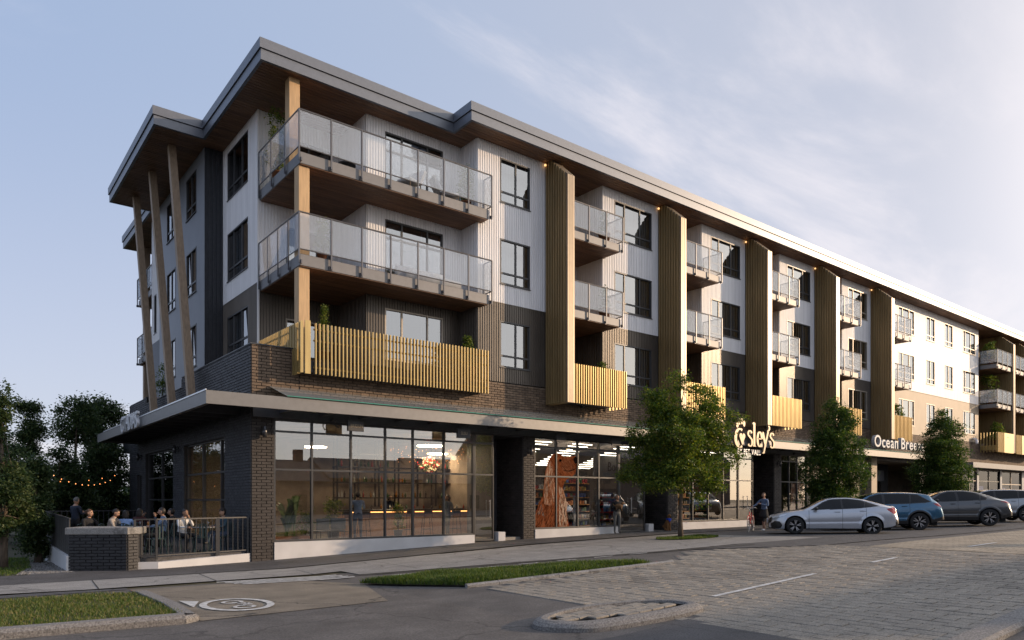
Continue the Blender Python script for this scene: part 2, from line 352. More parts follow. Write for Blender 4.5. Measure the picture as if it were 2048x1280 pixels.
# expansion joints in the concrete pavement
ej = MB()
for x in np.arange(-12, 16, 2.4):
    y1 = -2.7; y0 = -4.6 if x < -4 else (-5.0 - max(0, x)*0.33)
    for k in range(4):
        ya = y0+(y1-y0)*k/4; yb = y0+(y1-y0)*(k+1)/4; ja = 0.15*k/4
        ej.quad((x+ja, ya, gz(x, ya)+0.0085), (x+ja+.025, ya, gz(x, ya)+0.0085), (x+ja+.0625, yb, gz(x, yb)+0.0085), (x+ja+.0375, yb, gz(x, yb)+0.0085))
tag(ej.build('pavement_joint', M_joint), kind='structure')

# ---- paved roadway: real setts near the camera, one sheet of the same setts beyond
def paver_far():
    m = bpy.data.materials.new('paver_field'); m.use_nodes = True; t = m.node_tree; b = t.nodes['Principled BSDF']
    g = t.nodes.new('ShaderNodeNewGeometry'); mp_ = t.nodes.new('ShaderNodeMapping'); mp_.inputs['Rotation'].default_value = (0, 0, R(90)); t.links.new(g.outputs['Position'], mp_.inputs[0])
    br = t.nodes.new('ShaderNodeTexBrick'); br.inputs['Scale'].default_value = 1; br.inputs['Brick Width'].default_value = 0.48; br.inputs['Row Height'].default_value = 0.22
    br.inputs['Mortar Size'].default_value = 0.010; br.inputs['Color1'].default_value = (0.33, 0.285, 0.22, 1); br.inputs['Color2'].default_value = (0.27, 0.225, 0.165, 1); br.inputs['Mortar'].default_value = (0.04, 0.036, 0.03, 1)
    t.links.new(mp_.outputs[0], br.inputs[0])
    no = t.nodes.new('ShaderNodeTexNoise'); no.inputs['Scale'].default_value = 1.2; no.inputs['Detail'].default_value = 8; t.links.new(g.outputs['Position'], no.inputs[0])
    mu = t.nodes.new('ShaderNodeMixRGB'); mu.blend_type = 'OVERLAY'; mu.inputs[0].default_value = 0.6; t.links.new(br.outputs[0], mu.inputs[1]); t.links.new(no.outputs[0], mu.inputs[2])
    t.links.new(mu.outputs[0], b.inputs['Base Color']); b.inputs['Roughness'].default_value = 0.88
    bp = t.nodes.new('ShaderNodeBump'); bp.inputs['Strength'].default_value = 0.5; bp.inputs['Distance'].default_value = 0.01; bp.invert = True
    t.links.new(br.outputs['Fac'], bp.inputs['Height']); t.links.new(bp.outputs[0], b.inputs['Normal'])
    return m
M_pfar = paver_far()
PX1 = 13.0
pf = sheet([[(PX1, -18.85), (500, -18.85), (500, -12.7), (60, -12.6), (20, -12.0), (PX1, -11.45)]], 0.0)
tag(pf.build('paved_road', M_pfar), kind='structure')
pj = sheet([[(1.45, -18.85), (PX1, -18.85), (PX1, -11.45), (9.5, -8.95), (5.2, -7.3), (6.7, -10.4), (1.45, -9.75)]], -0.008)
road_base = tag(pj.build('paved_road', M_joint), kind='structure')
paver_me = None
def paver_mesh(lx, ly):
    m = MB(); m.bbox(-lx/2, lx/2, -ly/2, ly/2, -0.05, 0.0, 0.007); return m.mesh('paver', M_paver)
PLX, PLY, GAP = 0.22, 0.48, 0.016
pv = []
ix = 0; x = 1.55
while x < PX1 - 0.1:
    off = [0, 0.24][ix % 2] + 0.0
    y = -18.82 + off
    if off: pv.append((x, -18.82+0.11, 0.22))
    while y < -7.0:
        cy = y+PLY/2
        top = -9.8 - (x-1.5)*0.1 if x < 6.6 else -8.95 + (-11.45+8.95)*max(0, x-9.5)/3.5 if x > 9.5 else -10.4 + (x-6.6)*0.5
        if cy+PLY/2 < top: pv.append((x, cy, PLY))
        y += PLY
    x += PLX; ix += 1
def inside(pt, poly):
    c = False; x, y = pt
    for i in range(len(poly)):
        a, b = poly[i], poly[i-1]
        if (a[1] > y) != (b[1] > y) and x < (b[0]-a[0])*(y-a[1])/(b[1]-a[1])+a[0]: c = not c
    return c
ISL = [(-0.62, -13.95), (-0.28, -14.62), (0.35, -14.92), (2.1, -15.12), (2.42, -14.85), (2.35, -14.15), (1.4, -13.6), (0.2, -13.42)]
pv = [p for p in pv if not inside((p[0], p[1]), [(a*.93+.06, b) for a, b in ISL])]
pv.sort(key=lambda p: (p[0]-CAM.x)**2+(p[1]-CAM.y)**2)
# keep those inside the picture first
def px_of(x, y, z):
    dx, dy = x-CAM.x, y-CAM.y; X = math.sin(TH)*dx-math.cos(TH)*dy; Z = math.cos(TH)*dx+math.sin(TH)*dy
    return 1024+1437*X/Z, 998-1437*(z-CAM.z)/Z
def inpic(x, y, z, m=30):
    a, b = px_of(x, y, z); return -m < a < 2048+m and -m < b < 1280+m
vis = [p for p in pv if inpic(p[0], p[1], gz(p[0], p[1]))]; hid = [p for p in pv if p not in set(vis)]
me_full = paver_mesh(PLX-GAP, PLY-GAP); me_half = paver_mesh(PLX-GAP, 0.22-GAP)
sx = (gz(8, -14)-gz(4, -14))/4
for (x, y, L_) in vis[:300]:
    o = link('paver', me_full if L_ > 0.3 else me_half, road_base, (x, y, gz(x, y)+0.002+random.uniform(-.004, .004)), (random.uniform(-.008, .008)-0.021*min(1, x/12), -math.atan(sx)+random.uniform(-.01, .01), random.uniform(-.01, .01)))
stf = MB()
for (x, y, L_) in vis[300:]+hid:
    hx, hy = (PLX-GAP)/2, (L_-GAP)/2; dz = 0.002+random.uniform(-.004, .004); b = 0.006
    n = len(stf.v)
    for (qx, qy, qz) in ((-hx, -hy, -.03), (hx, -hy, -.03), (hx, hy, -.03), (-hx, hy, -.03), (-hx+b, -hy+b, 0), (hx-b, -hy+b, 0), (hx-b, hy-b, 0), (-hx+b, hy-b, 0)):
        stf.v.append((x+qx, y+qy, gz(x+qx, y+qy)+qz+dz))
    for q in ((4, 5, 6, 7), (0, 1, 5, 4), (1, 2, 6, 5), (2, 3, 7, 6), (3, 0, 4, 7)): stf.f.append(tuple(n+i for i in q)); stf.m.append(0)
tag(stf.build('paver_field', M_paver, road_base), kind='stuff')

# ---- kerbs
def kerb(name, pts, wd=0.22, h=0.12, m=M_conc2, seg=1.2, base=0.0, top=None):
    """a run of separate kerb stones with chamfered tops along pts (left side = back)"""
    root = bpy.data.objects.new(name, None); COL.objects.link(root); root['kind'] = 'structure'
    P = [Vector((*p, 0)) for p in pts]
    for a, b in zip(P, P[1:]):
        L = (b-a).length; n = max(1, round(L/seg)); d = (b-a).normalized(); nn = Vector((-d.y, d.x, 0))
        for k in range(n):
            s0 = a+d*(L*k/n+0.006); s1 = a+d*(L*(k+1)/n-0.006)
            mb = MB(); prof = [(0, -0.1), (0, h*0.6), (0.05, h), (wd-0.01, h), (wd, h-0.01), (wd, -0.1)]
            for s_ in (s0, s1):
                for (q, z) in prof:
                    p = s_+nn*q; mb.v.append((p.x, p.y, gz(p.x, p.y)+z+base))
            m_ = len(prof)
            for i in range(m_-1): mb.f.append((i, m_+i, m_+i+1, i+1)[::-1]); mb.m.append(0)
            mb.f.append(tuple(range(m_))); mb.m.append(0); mb.f.append(tuple(reversed(range(m_, 2*m_)))); mb.m.append(0)
            mb.build('kerb_stone', m, root)
    return root
kerb('kerb', [(-12, -9.95), (-6.9, -10.05), (-4.45, -10.3)], 0.28, 0.13, seg=1.7)
kerb('kerb', [(-4.45, -10.3), (-4.2, -10.1), (-4.1, -8.5), (-4.15, -6.3)], 0.26, 0.10, seg=2.0)
kerb('kerb', [(1.25, -9.75), (3.5, -10.15), (6.8, -10.75)], 0.13, 0.07, M_conc, seg=0.9)
kerb('kerb', [(60, -18.9), (20, -18.9), (10, -18.92), (4, -18.95), (-0.5, -18.98)][::-1], 0.35, 0.10, M_conc2, seg=2.2)

# ---- traffic island with dished sett top
def offset_poly(pts, d):
    n = len(pts); o = []
    for i in range(n):
        a, b, c = Vector(pts[i-1]), Vector(pts[i]), Vector(pts[(i+1) % n])
        e1 = (b-a).normalized(); e2 = (c-b).normalized(); n1 = Vector((-e1.y, e1.x)); n2 = Vector((-e2.y, e2.x)); m_ = (n1+n2).normalized()
        o.append(tuple(b+m_*(d/max(0.5, m_.dot(n1)))))
    return o
def smooth_closed(pts, it=3):
    for _ in range(it):
        q = []
        for i in range(len(pts)):
            a, b = pts[i], pts[(i+1) % len(pts)]
            q += [(a[0]*.75+b[0]*.25, a[1]*.75+b[1]*.25), (a[0]*.25+b[0]*.75, a[1]*.25+b[1]*.75)]
        pts = q
    return pts
isl = smooth_closed([(-0.62, -13.95), (-0.28, -14.62), (0.35, -14.92), (2.1, -15.12), (2.42, -14.85), (2.35, -14.15), (1.4, -13.6), (0.2, -13.42)], 3)
rings = [(0, -0.03), (0.0, 0.05), (0.05, 0.10), (0.13, 0.13), (0.23, 0.125), (0.24, 0.08)]
im = MB(); n = len(isl); k0 = 0
for (d_, z) in rings:
    for (x, y) in offset_poly(isl, d_): im.v.append((x, y, gz(x, y)+z))
for r_ in range(len(rings)-1):
    for i in range(n):
        j = (i+1) % n; im.f.append((r_*n+i, r_*n+j, (r_+1)*n+j, (r_+1)*n+i)); im.m.append(0)
isle = im.build('traffic_island', [M_conc2, M_joint], kind='structure')
tag(sheet([offset_poly(isl, 0.235)], 0.098).build('traffic_island_bed', mat('island_bed', (.11, .105, .10), .95, bump=.5)), kind='structure')
inner = offset_poly(isl, 0.25)
def inside(pt, poly):
    c = False; x, y = pt
    for i in range(len(poly)):
        a, b = poly[i], poly[i-1]
        if (a[1] > y) != (b[1] > y) and x < (b[0]-a[0])*(y-a[1])/(b[1]-a[1])+a[0]: c = not c
    return c
islp = MB(); islp_me = None
for i in range(-8, 20):
    for j in range(-6, 8):
        x, y = 0.3*i+0.15, -14.4+0.2*j+(0.0)
        x += 0.15*(j % 2)
        if all(inside((x+ax, y+ay), inner) for ax in (-.12, .12) for ay in (-.08, .08)):
            if islp_me is None:
                t_ = MB(); t_.bbox(-.142, .142, -.094, .094, -0.02, 0.012, 0.008); islp_me = t_.mesh('paver', M_paver)
            link('paver', islp_me, isle, (x, y, gz(x, y)+0.112), (0, -math.atan((gz(x+.3, y)-gz(x-.3, y))/.6), 0))

# ---- painted markings
def dash(x0, y0, x1, y1, wd, dz=0.012):
    mb = MB(); L = math.hypot(x1-x0, y1-y0); nx, ny = -(y1-y0)/L*wd/2, (x1-x0)/L*wd/2
    nseg = max(1, int(L/0.4))
    for k in range(nseg):
        a = k/nseg; b = (k+1)/nseg
        xa, ya, xb, yb = x0+(x1-x0)*a, y0+(y1-y0)*a, x0+(x1-x0)*b, y0+(y1-y0)*b
        mb.quad((xa-nx, ya-ny, gz(xa, ya)+dz), (xb-nx, yb-ny, gz(xb, yb)+dz), (xb+nx, yb+ny, gz(xb, yb)+dz), (xa+nx, ya+ny, gz(xa, ya)+dz))
    return mb
for (a, b, c, d_) in ((3.4, -14.35, 6.9, -14.35), (9.2, -14.45, 10.4, -14.45), (14.5, -14.6, 16.5, -14.6), (21, -14.6, 23, -14.6)):
    tag(dash(a, b, c, d_, 0.11).build('lane_line', M_white), kind='structure')
for k in range(4):     # hatched crossing bars at the side-street mouth
    y = -4.95-0.24*k
    tag(dash(-2.45+0.12*k, y, 0.35+0.05*k, y-0.33, 0.13, 0.009).build('crossing_bar', M_white), kind='structure')
for k in range(7):
    x = 1.2+1.1*k; tag(dash(x, -6.55-0.3*k, x+0.55, -6.72-0.3*k, 0.07, 0.012).build('lane_line', M_white), kind='structure')
# bicycle emblem: ring, arrow head, two small wheels and frame
bm_ = MB(); cx, cy = -3.2, -8.8; ring_n = 40; zb = 0.012
def eP(u, v): # u to the right along X+, v away
    return (cx+u, cy+v, gz(cx+u, cy+v)+zb)
def ringm(u0, v0, ru, rv, tk, seg=32):
    for i in range(seg):
        a, b = 2*math.pi*i/seg, 2*math.pi*(i+1)/seg
        bm_.quad(eP(u0+ru*math.cos(a), v0+rv*math.sin(a)), eP(u0+ru*math.cos(b), v0+rv*math.sin(b)), eP(u0+(ru-tk)*math.cos(b), v0+(rv-tk)*math.sin(b)), eP(u0+(ru-tk)*math.cos(a), v0+(rv-tk)*math.sin(a)))
ringm(0, 0, 0.62, 0.85, 0.13)
ringm(0.02, -0.36, 0.2, 0.2, 0.07, 16); ringm(0.02, 0.34, 0.2, 0.2, 0.07, 16)
def bar(u0, v0, u1, v1, t):
    L = math.hypot(u1-u0, v1-v0); a, b = -(v1-v0)/L*t, (u1-u0)/L*t
    bm_.quad(eP(u0-a, v0-b), eP(u1-a, v1-b), eP(u1+a, v1+b), eP(u0+a, v0+b))
for q in ((0.02, -0.3, 0.2, 0.1), (0.2, 0.1, 0.0, 0.3), (0.2, 0.1, 0.22, -0.12), (0.2, -0.12, 0.02, 0.05)): bar(*q, 0.03)
bm_.poly([eP(-0.72, 0.1), eP(-0.72, 1.15), eP(-0.45, 0.8)][::-1]); 
tag(bm_.build('bicycle_marking', M_white), kind='structure')

# ---- grass
M_grass = leaf_mat('grass_blades', (0.06, 0.10, 0.018), (0.10, 0.14, 0.03), (0.24, 0.20, 0.08))
M_grass2 = leaf_mat('green_grass', (0.04, 0.075, 0.015), (0.075, 0.125, 0.02), (0.15, 0.17, 0.04))
def grass(name, poly, n, hmin, hmax, m, zoff=0.0, clump=0.0, mound=0.0):
    xa = min(p[0] for p in poly); xb = max(p[0] for p in poly); ya = min(p[1] for p in poly); yb = max(p[1] for p in poly)
    mb = MB(); c = 0
    cx_ = sum(p[0] for p in poly)/len(poly); cy_ = sum(p[1] for p in poly)/len(poly)
    while c < n:
        x, y = random.uniform(xa, xb), random.uniform(ya, yb)
        if not inside((x, y), poly): continue
        c += 1
        hv = 0.5+0.5*math.sin(x*3.1+1.3*math.sin(y*2.7))*math.sin(y*3.7+x)
        if random.random() < 0.5*(1-hv)**2: continue
        h = random.uniform(hmin, hmax)*(1-clump+clump*hv); a = random.uniform(0, 6.283); wd = 0.006+0.005*random.random()
        z = gz(x, y)+zoff+mound*min(1, 4*edge_d((x, y), poly)); dx, dy = math.cos(a), math.sin(a); l = random.uniform(0.1, 0.9)*h; b = a+random.uniform(1, 2)
        n_ = len(mb.v); ox, oy = math.cos(b)*l, math.sin(b)*l
        mb.v += [(x-dx*wd, y-dy*wd, z), (x+dx*wd, y+dy*wd, z), (x+ox*.4+dx*wd*.7, y+oy*.4+dy*wd*.7, z+h*.6), (x+ox*.4-dx*wd*.7, y+oy*.4-dy*wd*.7, z+h*.6), (x+ox, y+oy, z+h)]
        mb.f += [(n_, n_+1, n_+2, n_+3), (n_+3, n_+2, n_+4)]; mb.m += [0, 0]
    return mb.build(name, m, kind='stuff')
def edge_d(p, poly):
    d = 9
    for i in range(len(poly)):
        a, b = poly[i-1], poly[i]; vx, vy = b[0]-a[0], b[1]-a[1]; t = max(0, min(1, ((p[0]-a[0])*vx+(p[1]-a[1])*vy)/(vx*vx+vy*vy)))
        d = min(d, math.hypot(p[0]-a[0]-vx*t, p[1]-a[1]-vy*t))
    return d
V1 = [(-9.5, -9.75), (-6.9, -9.8), (-4.45, -10.05), (-4.35, -9.9), (-4.35, -6.4), (-5.2, -5.95), (-9.5, -5.85)]
tag(sheet([V1], 0.05).build('verge', M_soil), kind='structure')
tag(grass('verge_grass', V1, 26000, 0.03, 0.085, M_grass, 0.05, 0.3), label='dry green grass on the kerbed verge at the lower left', cat='grass')
V2 = [(-0.05, -7.35), (0.45, -8.3), (1.3, -9.6), (3.5, -10.0), (6.3, -10.5), (5.6, -9.6), (3.5, -8.4), (1.6, -7.5)]
tag(sheet([[V2[0], V2[1], V2[2], V2[3], V2[7]], [V2[7], V2[3], V2[4], V2[5], V2[6]]], 0.03).build('median_bed', M_soil), kind='structure')
tag(grass('median_grass', V2, 26000, 0.05, 0.16, M_grass2, 0.03, 0.45, 0.06), label='mossy green grass on the pointed median beside the road', cat='grass')
c0 = (14.1, -5.2); V3 = [(c0[0]+1.5*math.cos(a)+.1, c0[1]+0.85*math.sin(a)-.2) for a in np.arange(0, 6.28, 0.5)]
tag(sheet([V3], 0.02).build('tree_pit', M_soil), kind='structure')
tag(grass('tree_pit_grass', V3, 5000, 0.03, 0.12, M_grass2, 0.02, 0.6), label='patchy grass in the round pit of the big street tree', cat='grass')
V4 = [(-30, -0.4), (-6.0, -0.35), (-5.6, 1.5), (-5.2, 9), (-5.2, 30), (-30, 30)]
tag(sheet([V4], 0.012).build('lawn', M_soil), kind='structure')
tag(grass('lawn_grass', [(-9.5, -0.35), (-6.0, -0.3), (-5.5, 1.6), (-5.2, 6), (-9.5, 6)], 14000, 0.03, 0.10, M_grass2, 0.01, 0.3), label='shaded lawn under the trees left of the patio', cat='grass')
tag(sheet([[(-6.0, -0.35), (-3.4, -0.35), (-4.7, 0.3), (-4.9, 9), (-5.3, 9), (-5.6, 1.5)]], 0.016).build('gravel_strip', M_gravel), kind='structure')
gs = MB()
for _ in range(1500):
    x, y = random.uniform(-5.95, -4.75), random.uniform(-0.3, 3.5)
    if not inside((x, y), [(-6.0, -0.35), (-4.7, -0.35), (-4.85, 4), (-5.35, 4), (-5.6, 1.5)]): continue
    r_ = random.uniform(0.012, 0.03); gs.ball((x, y, gz(x, y)+0.02), (r_, r_*random.uniform(.7, 1), r_*.6), 5)
tag(gs.build('gravel', M_gravel), kind='stuff')
# ------------------------------------------------------------------ building materials
M_wht = mat('white_siding', (0.80, 0.79, 0.79), 0.55, var=0.09, scale=1.6, stretch=(4, 4, .22), detail=7)
M_chr = mat('bronze_charcoal_siding', (0.098, 0.083, 0.068), 0.38, 0.35, var=0.18, scale=2, stretch=(1, 1, .3))
M_gry = mat('slate_grey_cladding', (0.22, 0.235, 0.265), 0.5, 0.1, var=0.06, scale=1.2)
M_drk = mat('dark_ribbed_cladding', (0.045, 0.048, 0.055), 0.45, 0.2, var=0.12)
M_fin = mat('bronze_fin_metal', (0.28, 0.195, 0.09), 0.42, 0.25, var=0.14, scale=1.6, stretch=(2, 2, .25))
M_fincap = mat('fin_cap_metal', (0.25, 0.20, 0.145), 0.4, 0.45, var=0.06)
M_gold = mat('gold_slat', (0.46, 0.335, 0.135), 0.38, 0.42, var=0.12, scale=3, stretch=(4, 4, .4))
M_tan = mat('tan_panel', (0.40, 0.32, 0.23), 0.6, var=0.07, scale=1.2)
M_brick = mat('dark_brick', (0.155, 0.108, 0.072), 0.75, var=0.22, scale=4, bump=0.5, bscale=70, objrand=0.28)
M_brickd = mat('black_brick', (0.050, 0.050, 0.055), 0.6, var=0.22, scale=4, bump=0.4, bscale=70, objrand=0.3)
M_brickp = mat('shade_toned_brick', (0.052, 0.044, 0.040), 0.7, var=0.22, scale=4, bump=0.5, bscale=70, objrand=0.3)  # same brick toned darker: ground-floor shade put into the pier colour
M_mort = mat('mortar', (0.055, 0.052, 0.05), 0.95)
M_mortl = mat('light_mortar', (0.05, 0.05, 0.053), 0.95)
M_wood = mat('soffit_wood', (0.21, 0.115, 0.068), 0.6, var=0.3, scale=3, stretch=(.35, 6, 6), objrand=0.22)
M_timb = mat('timber_post', (0.50, 0.33, 0.17), 0.6, var=0.16, scale=3.5, stretch=(5, 5, .5))
M_timb2 = mat('weathered_timber', (0.30, 0.215, 0.14), 0.6, var=0.2, scale=3.5, stretch=(5, 5, .5))
M_fas = mat('fascia_metal', (0.155, 0.168, 0.195), 0.42, 0.35, var=0.05)
M_slab = mat('balcony_fascia', (0.17, 0.168, 0.172), 0.5, 0.15, var=0.06)
M_frm = mat('window_frame_metal', (0.06, 0.06, 0.062), 0.42, 0.3, var=0.06)
M_frl = mat('light_frame_metal', (0.40, 0.35, 0.29), 0.45, 0.2, var=0.06)
M_rail = mat('rail_metal', (0.11, 0.11, 0.12), 0.4, 0.4, var=0.05)
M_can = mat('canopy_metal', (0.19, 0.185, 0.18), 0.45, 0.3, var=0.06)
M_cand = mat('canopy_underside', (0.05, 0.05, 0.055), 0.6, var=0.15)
M_pl = mat('white_plinth', (0.56, 0.56, 0.57), 0.8, var=0.09, scale=1.5, bump=0.2, bscale=60, detail=8)
M_int = mat('room_wall', (0.16, 0.15, 0.14), 0.9)
M_cur = mat('curtain_cloth', (0.55, 0.54, 0.54), 0.85, var=0.06)
M_roof = mat('roof_membrane', (0.2, 0.2, 0.2), 0.9)
G_win = glass_mat('window_glass', (0.50, 0.56, 0.60), 1.0, ior=1.8, minr=0.27)
G_shop = glass_mat('shop_glass', (0.88, 0.88, 0.87), 1.0, ior=1.5, minr=0.27)
G_bal = glass_mat('frosted_balcony_glass', (0.93, 0.95, 0.97), 1.0, frost=0.18, fcol=(0.85, 0.88, 0.95), ior=1.5, minr=0.27)
G_far = glass_mat('far_shop_glass', (0.7, 0.72, 0.74), 0.55, ior=1.4, minr=0.05)
G_can = glass_mat('canopy_glass', (0.75, 0.85, 0.82), 1.0, frost=0.8, fcol=(0.62, 0.65, 0.66), ior=1.8, minr=0.15)  # pale frost colour paints in the sky reflection on the sloping panels
FLR = [6.3, 9.6, 12.82]

B = thing('apartment_building', 'long modern apartment block with white ribbed siding, bronze fins and dark brick shop level', 'building')

def corr(mb, ax, f, a0, a1, z0, z1, s=-1, per=0.11, dep=0.022, mi=0):
    """ribbed metal sheet on plane ax=f ('y' front or 'x' left), ribs vertical; s = outward sign"""
    if a1-a0 < 0.005 or z1-z0 < 0.005: return
    k0 = math.floor(a0/per); pts = []
    prof = [(0.0, 0), (0.5, 0), (0.58, 1), (0.92, 1)]
    def h_at(a):
        t = (a/per) % 1.0
        q = prof+[(1.0, 0)]
        for (u0, v0), (u1, v1) in zip(q, q[1:]):
            if u0 <= t <= u1: return v0+(v1-v0)*(t-u0)/(u1-u0+1e-9)
        return 0
    pts.append((a0, h_at(a0+1e-6)))
    k = k0
    while k*per < a1:
        for (u, v_) in prof:
            a = (k+u)*per
            if a0+1e-4 < a < a1-1e-4: pts.append((a, v_))
        k += 1
    pts.append((a1, h_at(a1-1e-6)))
    n = len(mb.v)
    for (a, v_) in pts:
        q = f+s*v_*dep
        for z in (z0, z1): mb.v.append((a, q, z) if ax == 'y' else (q, a, z))
    for i in range(len(pts)-1):
        q = (n+2*i, n+2*i+2, n+2*i+3, n+2*i+1)
        mb.f.append(q if (ax == 'y') == (s < 0) else q[::-1]); mb.m.append(mi)
def flat(mb, ax, f, a0, a1, z0, z1, s=-1, mi=0, **k):
    q = [(a0, z0), (a1, z0), (a1, z1), (a0, z1)]
    q = [((a, f, z) if ax == 'y' else (f, a, z)) for a, z in q]
    if (ax == 'x') == (s < 0): q = q[::-1]
    mb.quad(*q, mi)
def wall(mb, fn, ax, f, a0, a1, z0, z1, holes, s=-1, **k):
    hs = [h for h in holes if h[1] > a0 and h[0] < a1 and h[3] > z0 and h[2] < z1]
    xs = sorted(set([a0, a1]+[min(max(v_, a0), a1) for h in hs for v_ in h[:2]]))
    for p, q in zip(xs, xs[1:]):
        m_ = (p+q)/2; zz = z0
        for h in sorted([h for h in hs if h[0] < m_ < h[1]], key=lambda h: h[2]):
            if h[2] > zz: fn(mb, ax, f, p, q, zz, min(h[2], z1), s, **k)
            zz = max(zz, h[3])
        if zz < z1: fn(mb, ax, f, p, q, zz, z1, s, **k)

# ---- windows (mesh data shared by size)
WC = {}
def window_parts(w_, h_, cols, rowz, fm, curt=1):
    key = (round(w_, 3), round(h_, 3), tuple(cols), rowz, fm.name, curt)
    if key in WC: return WC[key]
    t = 0.055; fr = MB()
    fr.box(0, w_, -0.012, 0.16, 0, t); fr.box(0, w_, -0.012, 0.16, h_-t, h_); fr.box(0, t, -0.010, 0.158, t, h_-t); fr.box(w_-t, w_, -0.010, 0.158, t, h_-t)
    xs = [t]+[c*w_ for c in cols]+[w_-t]
    for c in cols: fr.box(c*w_-0.032, c*w_+0.032, 0.012, 0.10, t, h_-t)
    if rowz:
        for a, b in zip(xs, xs[1:]):
            aa = a+(0.033 if a > t else 0); bb = b-(0.033 if b < w_-t else 0)
            if rowz[0] == 'all' or True: fr.box(aa, bb, 0.016, 0.096, rowz[1]*h_-0.035, rowz[1]*h_+0.035)
    fr.box(-0.02, w_+0.02, -0.05, -0.013, -0.03, -0.002)
    panes = []
    for a, b in zip(xs, xs[1:]):
        aa = a+(0.033 if a > t else 0); bb = b-(0.033 if b < w_-t else 0)
        zz = [(t, h_-t)] if not rowz else [(t, rowz[1]*h_-0.036), (rowz[1]*h_+0.036, h_-t)]
        for (p, q) in zz:
            m_ = MB(); m_.box(aa, bb, 0.045, 0.053, p, q); panes.append(m_.mesh('pane', G_win))
    cm = []
    if curt:
        n = max(6, int(w_/0.05))
        for side in ((0.05, 0.05+w_*0.3*(1 if curt != 2 else 1.6)), (w_-0.05-w_*(0.3 if curt != 3 else .5), w_-0.05)):
            c = MB(); k = 0
            for i in range(n+1):
                x = side[0]+(side[1]-side[0])*i/n; y = 0.30+0.035*math.sin(i*1.9)
                c.v += [(x, y, 0.01), (x, y, h_-0.02)]
            for i in range(n): c.f.append((k+2*i, k+2*i+2, k+2*i+3, k+2*i+1)); c.m.append(0)
            cm.append(c.mesh('curtain', M_cur, True))
    WC[key] = (fr.mesh('window', fm), panes, cm); return WC[key]
def window(face, f, a, z, w_, h_, cols=(0.5,), rowz=('all', 0.25), fm=None, curt=1):
    fm = fm or M_frm
    me, panes, cm = window_parts(w_, h_, cols, rowz, fm, curt)
    if face == 'y': loc, rz = (a, f, z), 0
    else: loc, rz = (f, a+w_, z), -math.pi/2
    o = link('window', me, B, loc, (0, 0, rz))
    for p in panes: link('pane', p, o)
    for c_ in cm: link('curtain', c_, o)
    return (a, a+w_, z, z+h_)

# ---- floors and room backs inside
it = MB()
for z in FLR: it.box(1.6, 70, 0.35, 4.6, z-0.3, z-0.02)
it.box(1.62, 5.2, 4.62, 21.5, 9.3, 9.58); it.box(1.62, 5.2, 4.62, 21.5, 12.5, 12.8); it.box(1.62, 5.2, 4.62, 21.5, 6.0, 6.28)
it.box(5.2, 70, 4.62, 4.8, 4.6, 15.6); it.box(5.21, 5.4, 4.82, 21.5, 4.6, 15.6)
for x in list(np.arange(8.2, 70, 7.03)): it.box(x+10.4, x+10.5, 1.7, 4.6, 6.3, 15.6)
it.build('interior_structure', M_int, B)

# ---- front facade: wall pieces
ZS, ZW, ZT = 6.49, 9.57, 15.65
holes = []
LV = [(7.08, 8.88), (10.32, 12.08), (13.5, 15.22)]
# first bay 8.5-11.94 with two-light windows
for (z0, z1) in LV: holes.append(window('y', 0.0, 9.59, z0, 1.52, z1-z0, (0.53,), ('all', 0.25), curt=1 if z0 < 10 else 2))
F0 = [11.94+7.03*i for i in range(5)]
for i, x0 in enumerate(F0):
    for j, (z0, z1) in enumerate(LV):
        holes.append(window('y', 0.0, x0+4.05, z0, 2.5, z1-z0, (0.27, 0.68), ('all', 0.24), M_frm if i < 3 else M_frl, curt=[1, 2, 3][(i+j) % 3]))
for (a, b) in ((48.6, 50.1), (51.9, 53.4)):
    for (z0, z1) in LV: holes.append(window('y', 0.0, a, z0, b-a, z1-z0, (0.5,), ('all', 0.22), M_frl))
for (z0, z1) in LV: holes.append(window('y', 0.0, 55.4, z0, 2.5, z1-z0, (0.2, .62), ('all', 0.24), M_frl))
segs = [(8.5, 11.94)] + [(x0+3.28, x0+7.03) for x0 in F0[:4]] + [(F0[4]+3.28, 58.61)]
MW = [M_wht, M_chr]
for (a, b) in segs:
    wm = MB(); far = b > 47; fn = flat if far else corr; kw = {} if far else dict(dep=0.022 if a < 20 else 0.013)
    wall(wm, fn, 'y', 0.0, a, b, ZW, ZT, holes, mi=0, **kw)
    wall(wm, fn, 'y', 0.0, a, b, ZS, ZW-0.02, holes, mi=2 if far else 1, **kw)
    wm.box(a, b, -0.028, -0.002, ZW-0.02, ZW, 2 if far else 1)
    wm.build('siding', [M_wht, M_chr, M_tan], B)
    # return walls into the recess on the left of each bay
    wm = MB(); d_ = 1.07 if a < 9 else 1.55
    corr(wm, 'x', a+0.001, 0.0, d_, ZW, ZT, -1, mi=0); corr(wm, 'x', a+0.001, 0.0, d_, ZS-.2, ZW-0.02, -1, mi=1)
    wm.build('siding', MW, B)
# recess back walls with balcony doors
for i, x0 in enumerate(F0):
    rb = MB(); hs = []
    for z in FLR: hs.append(window('y', 1.55, x0+0.9, z+0.05, 1.7, 2.25, (0.5,), None, curt=1))
    wall(rb, corr, 'y', 1.55, x0+0.3, x0+3.28, ZW, ZT, hs, mi=0); wall(rb, corr, 'y', 1.55, x0+0.3, x0+3.28, 5.9, ZW, hs, mi=1); rb.build('recess_wall', MW, B)
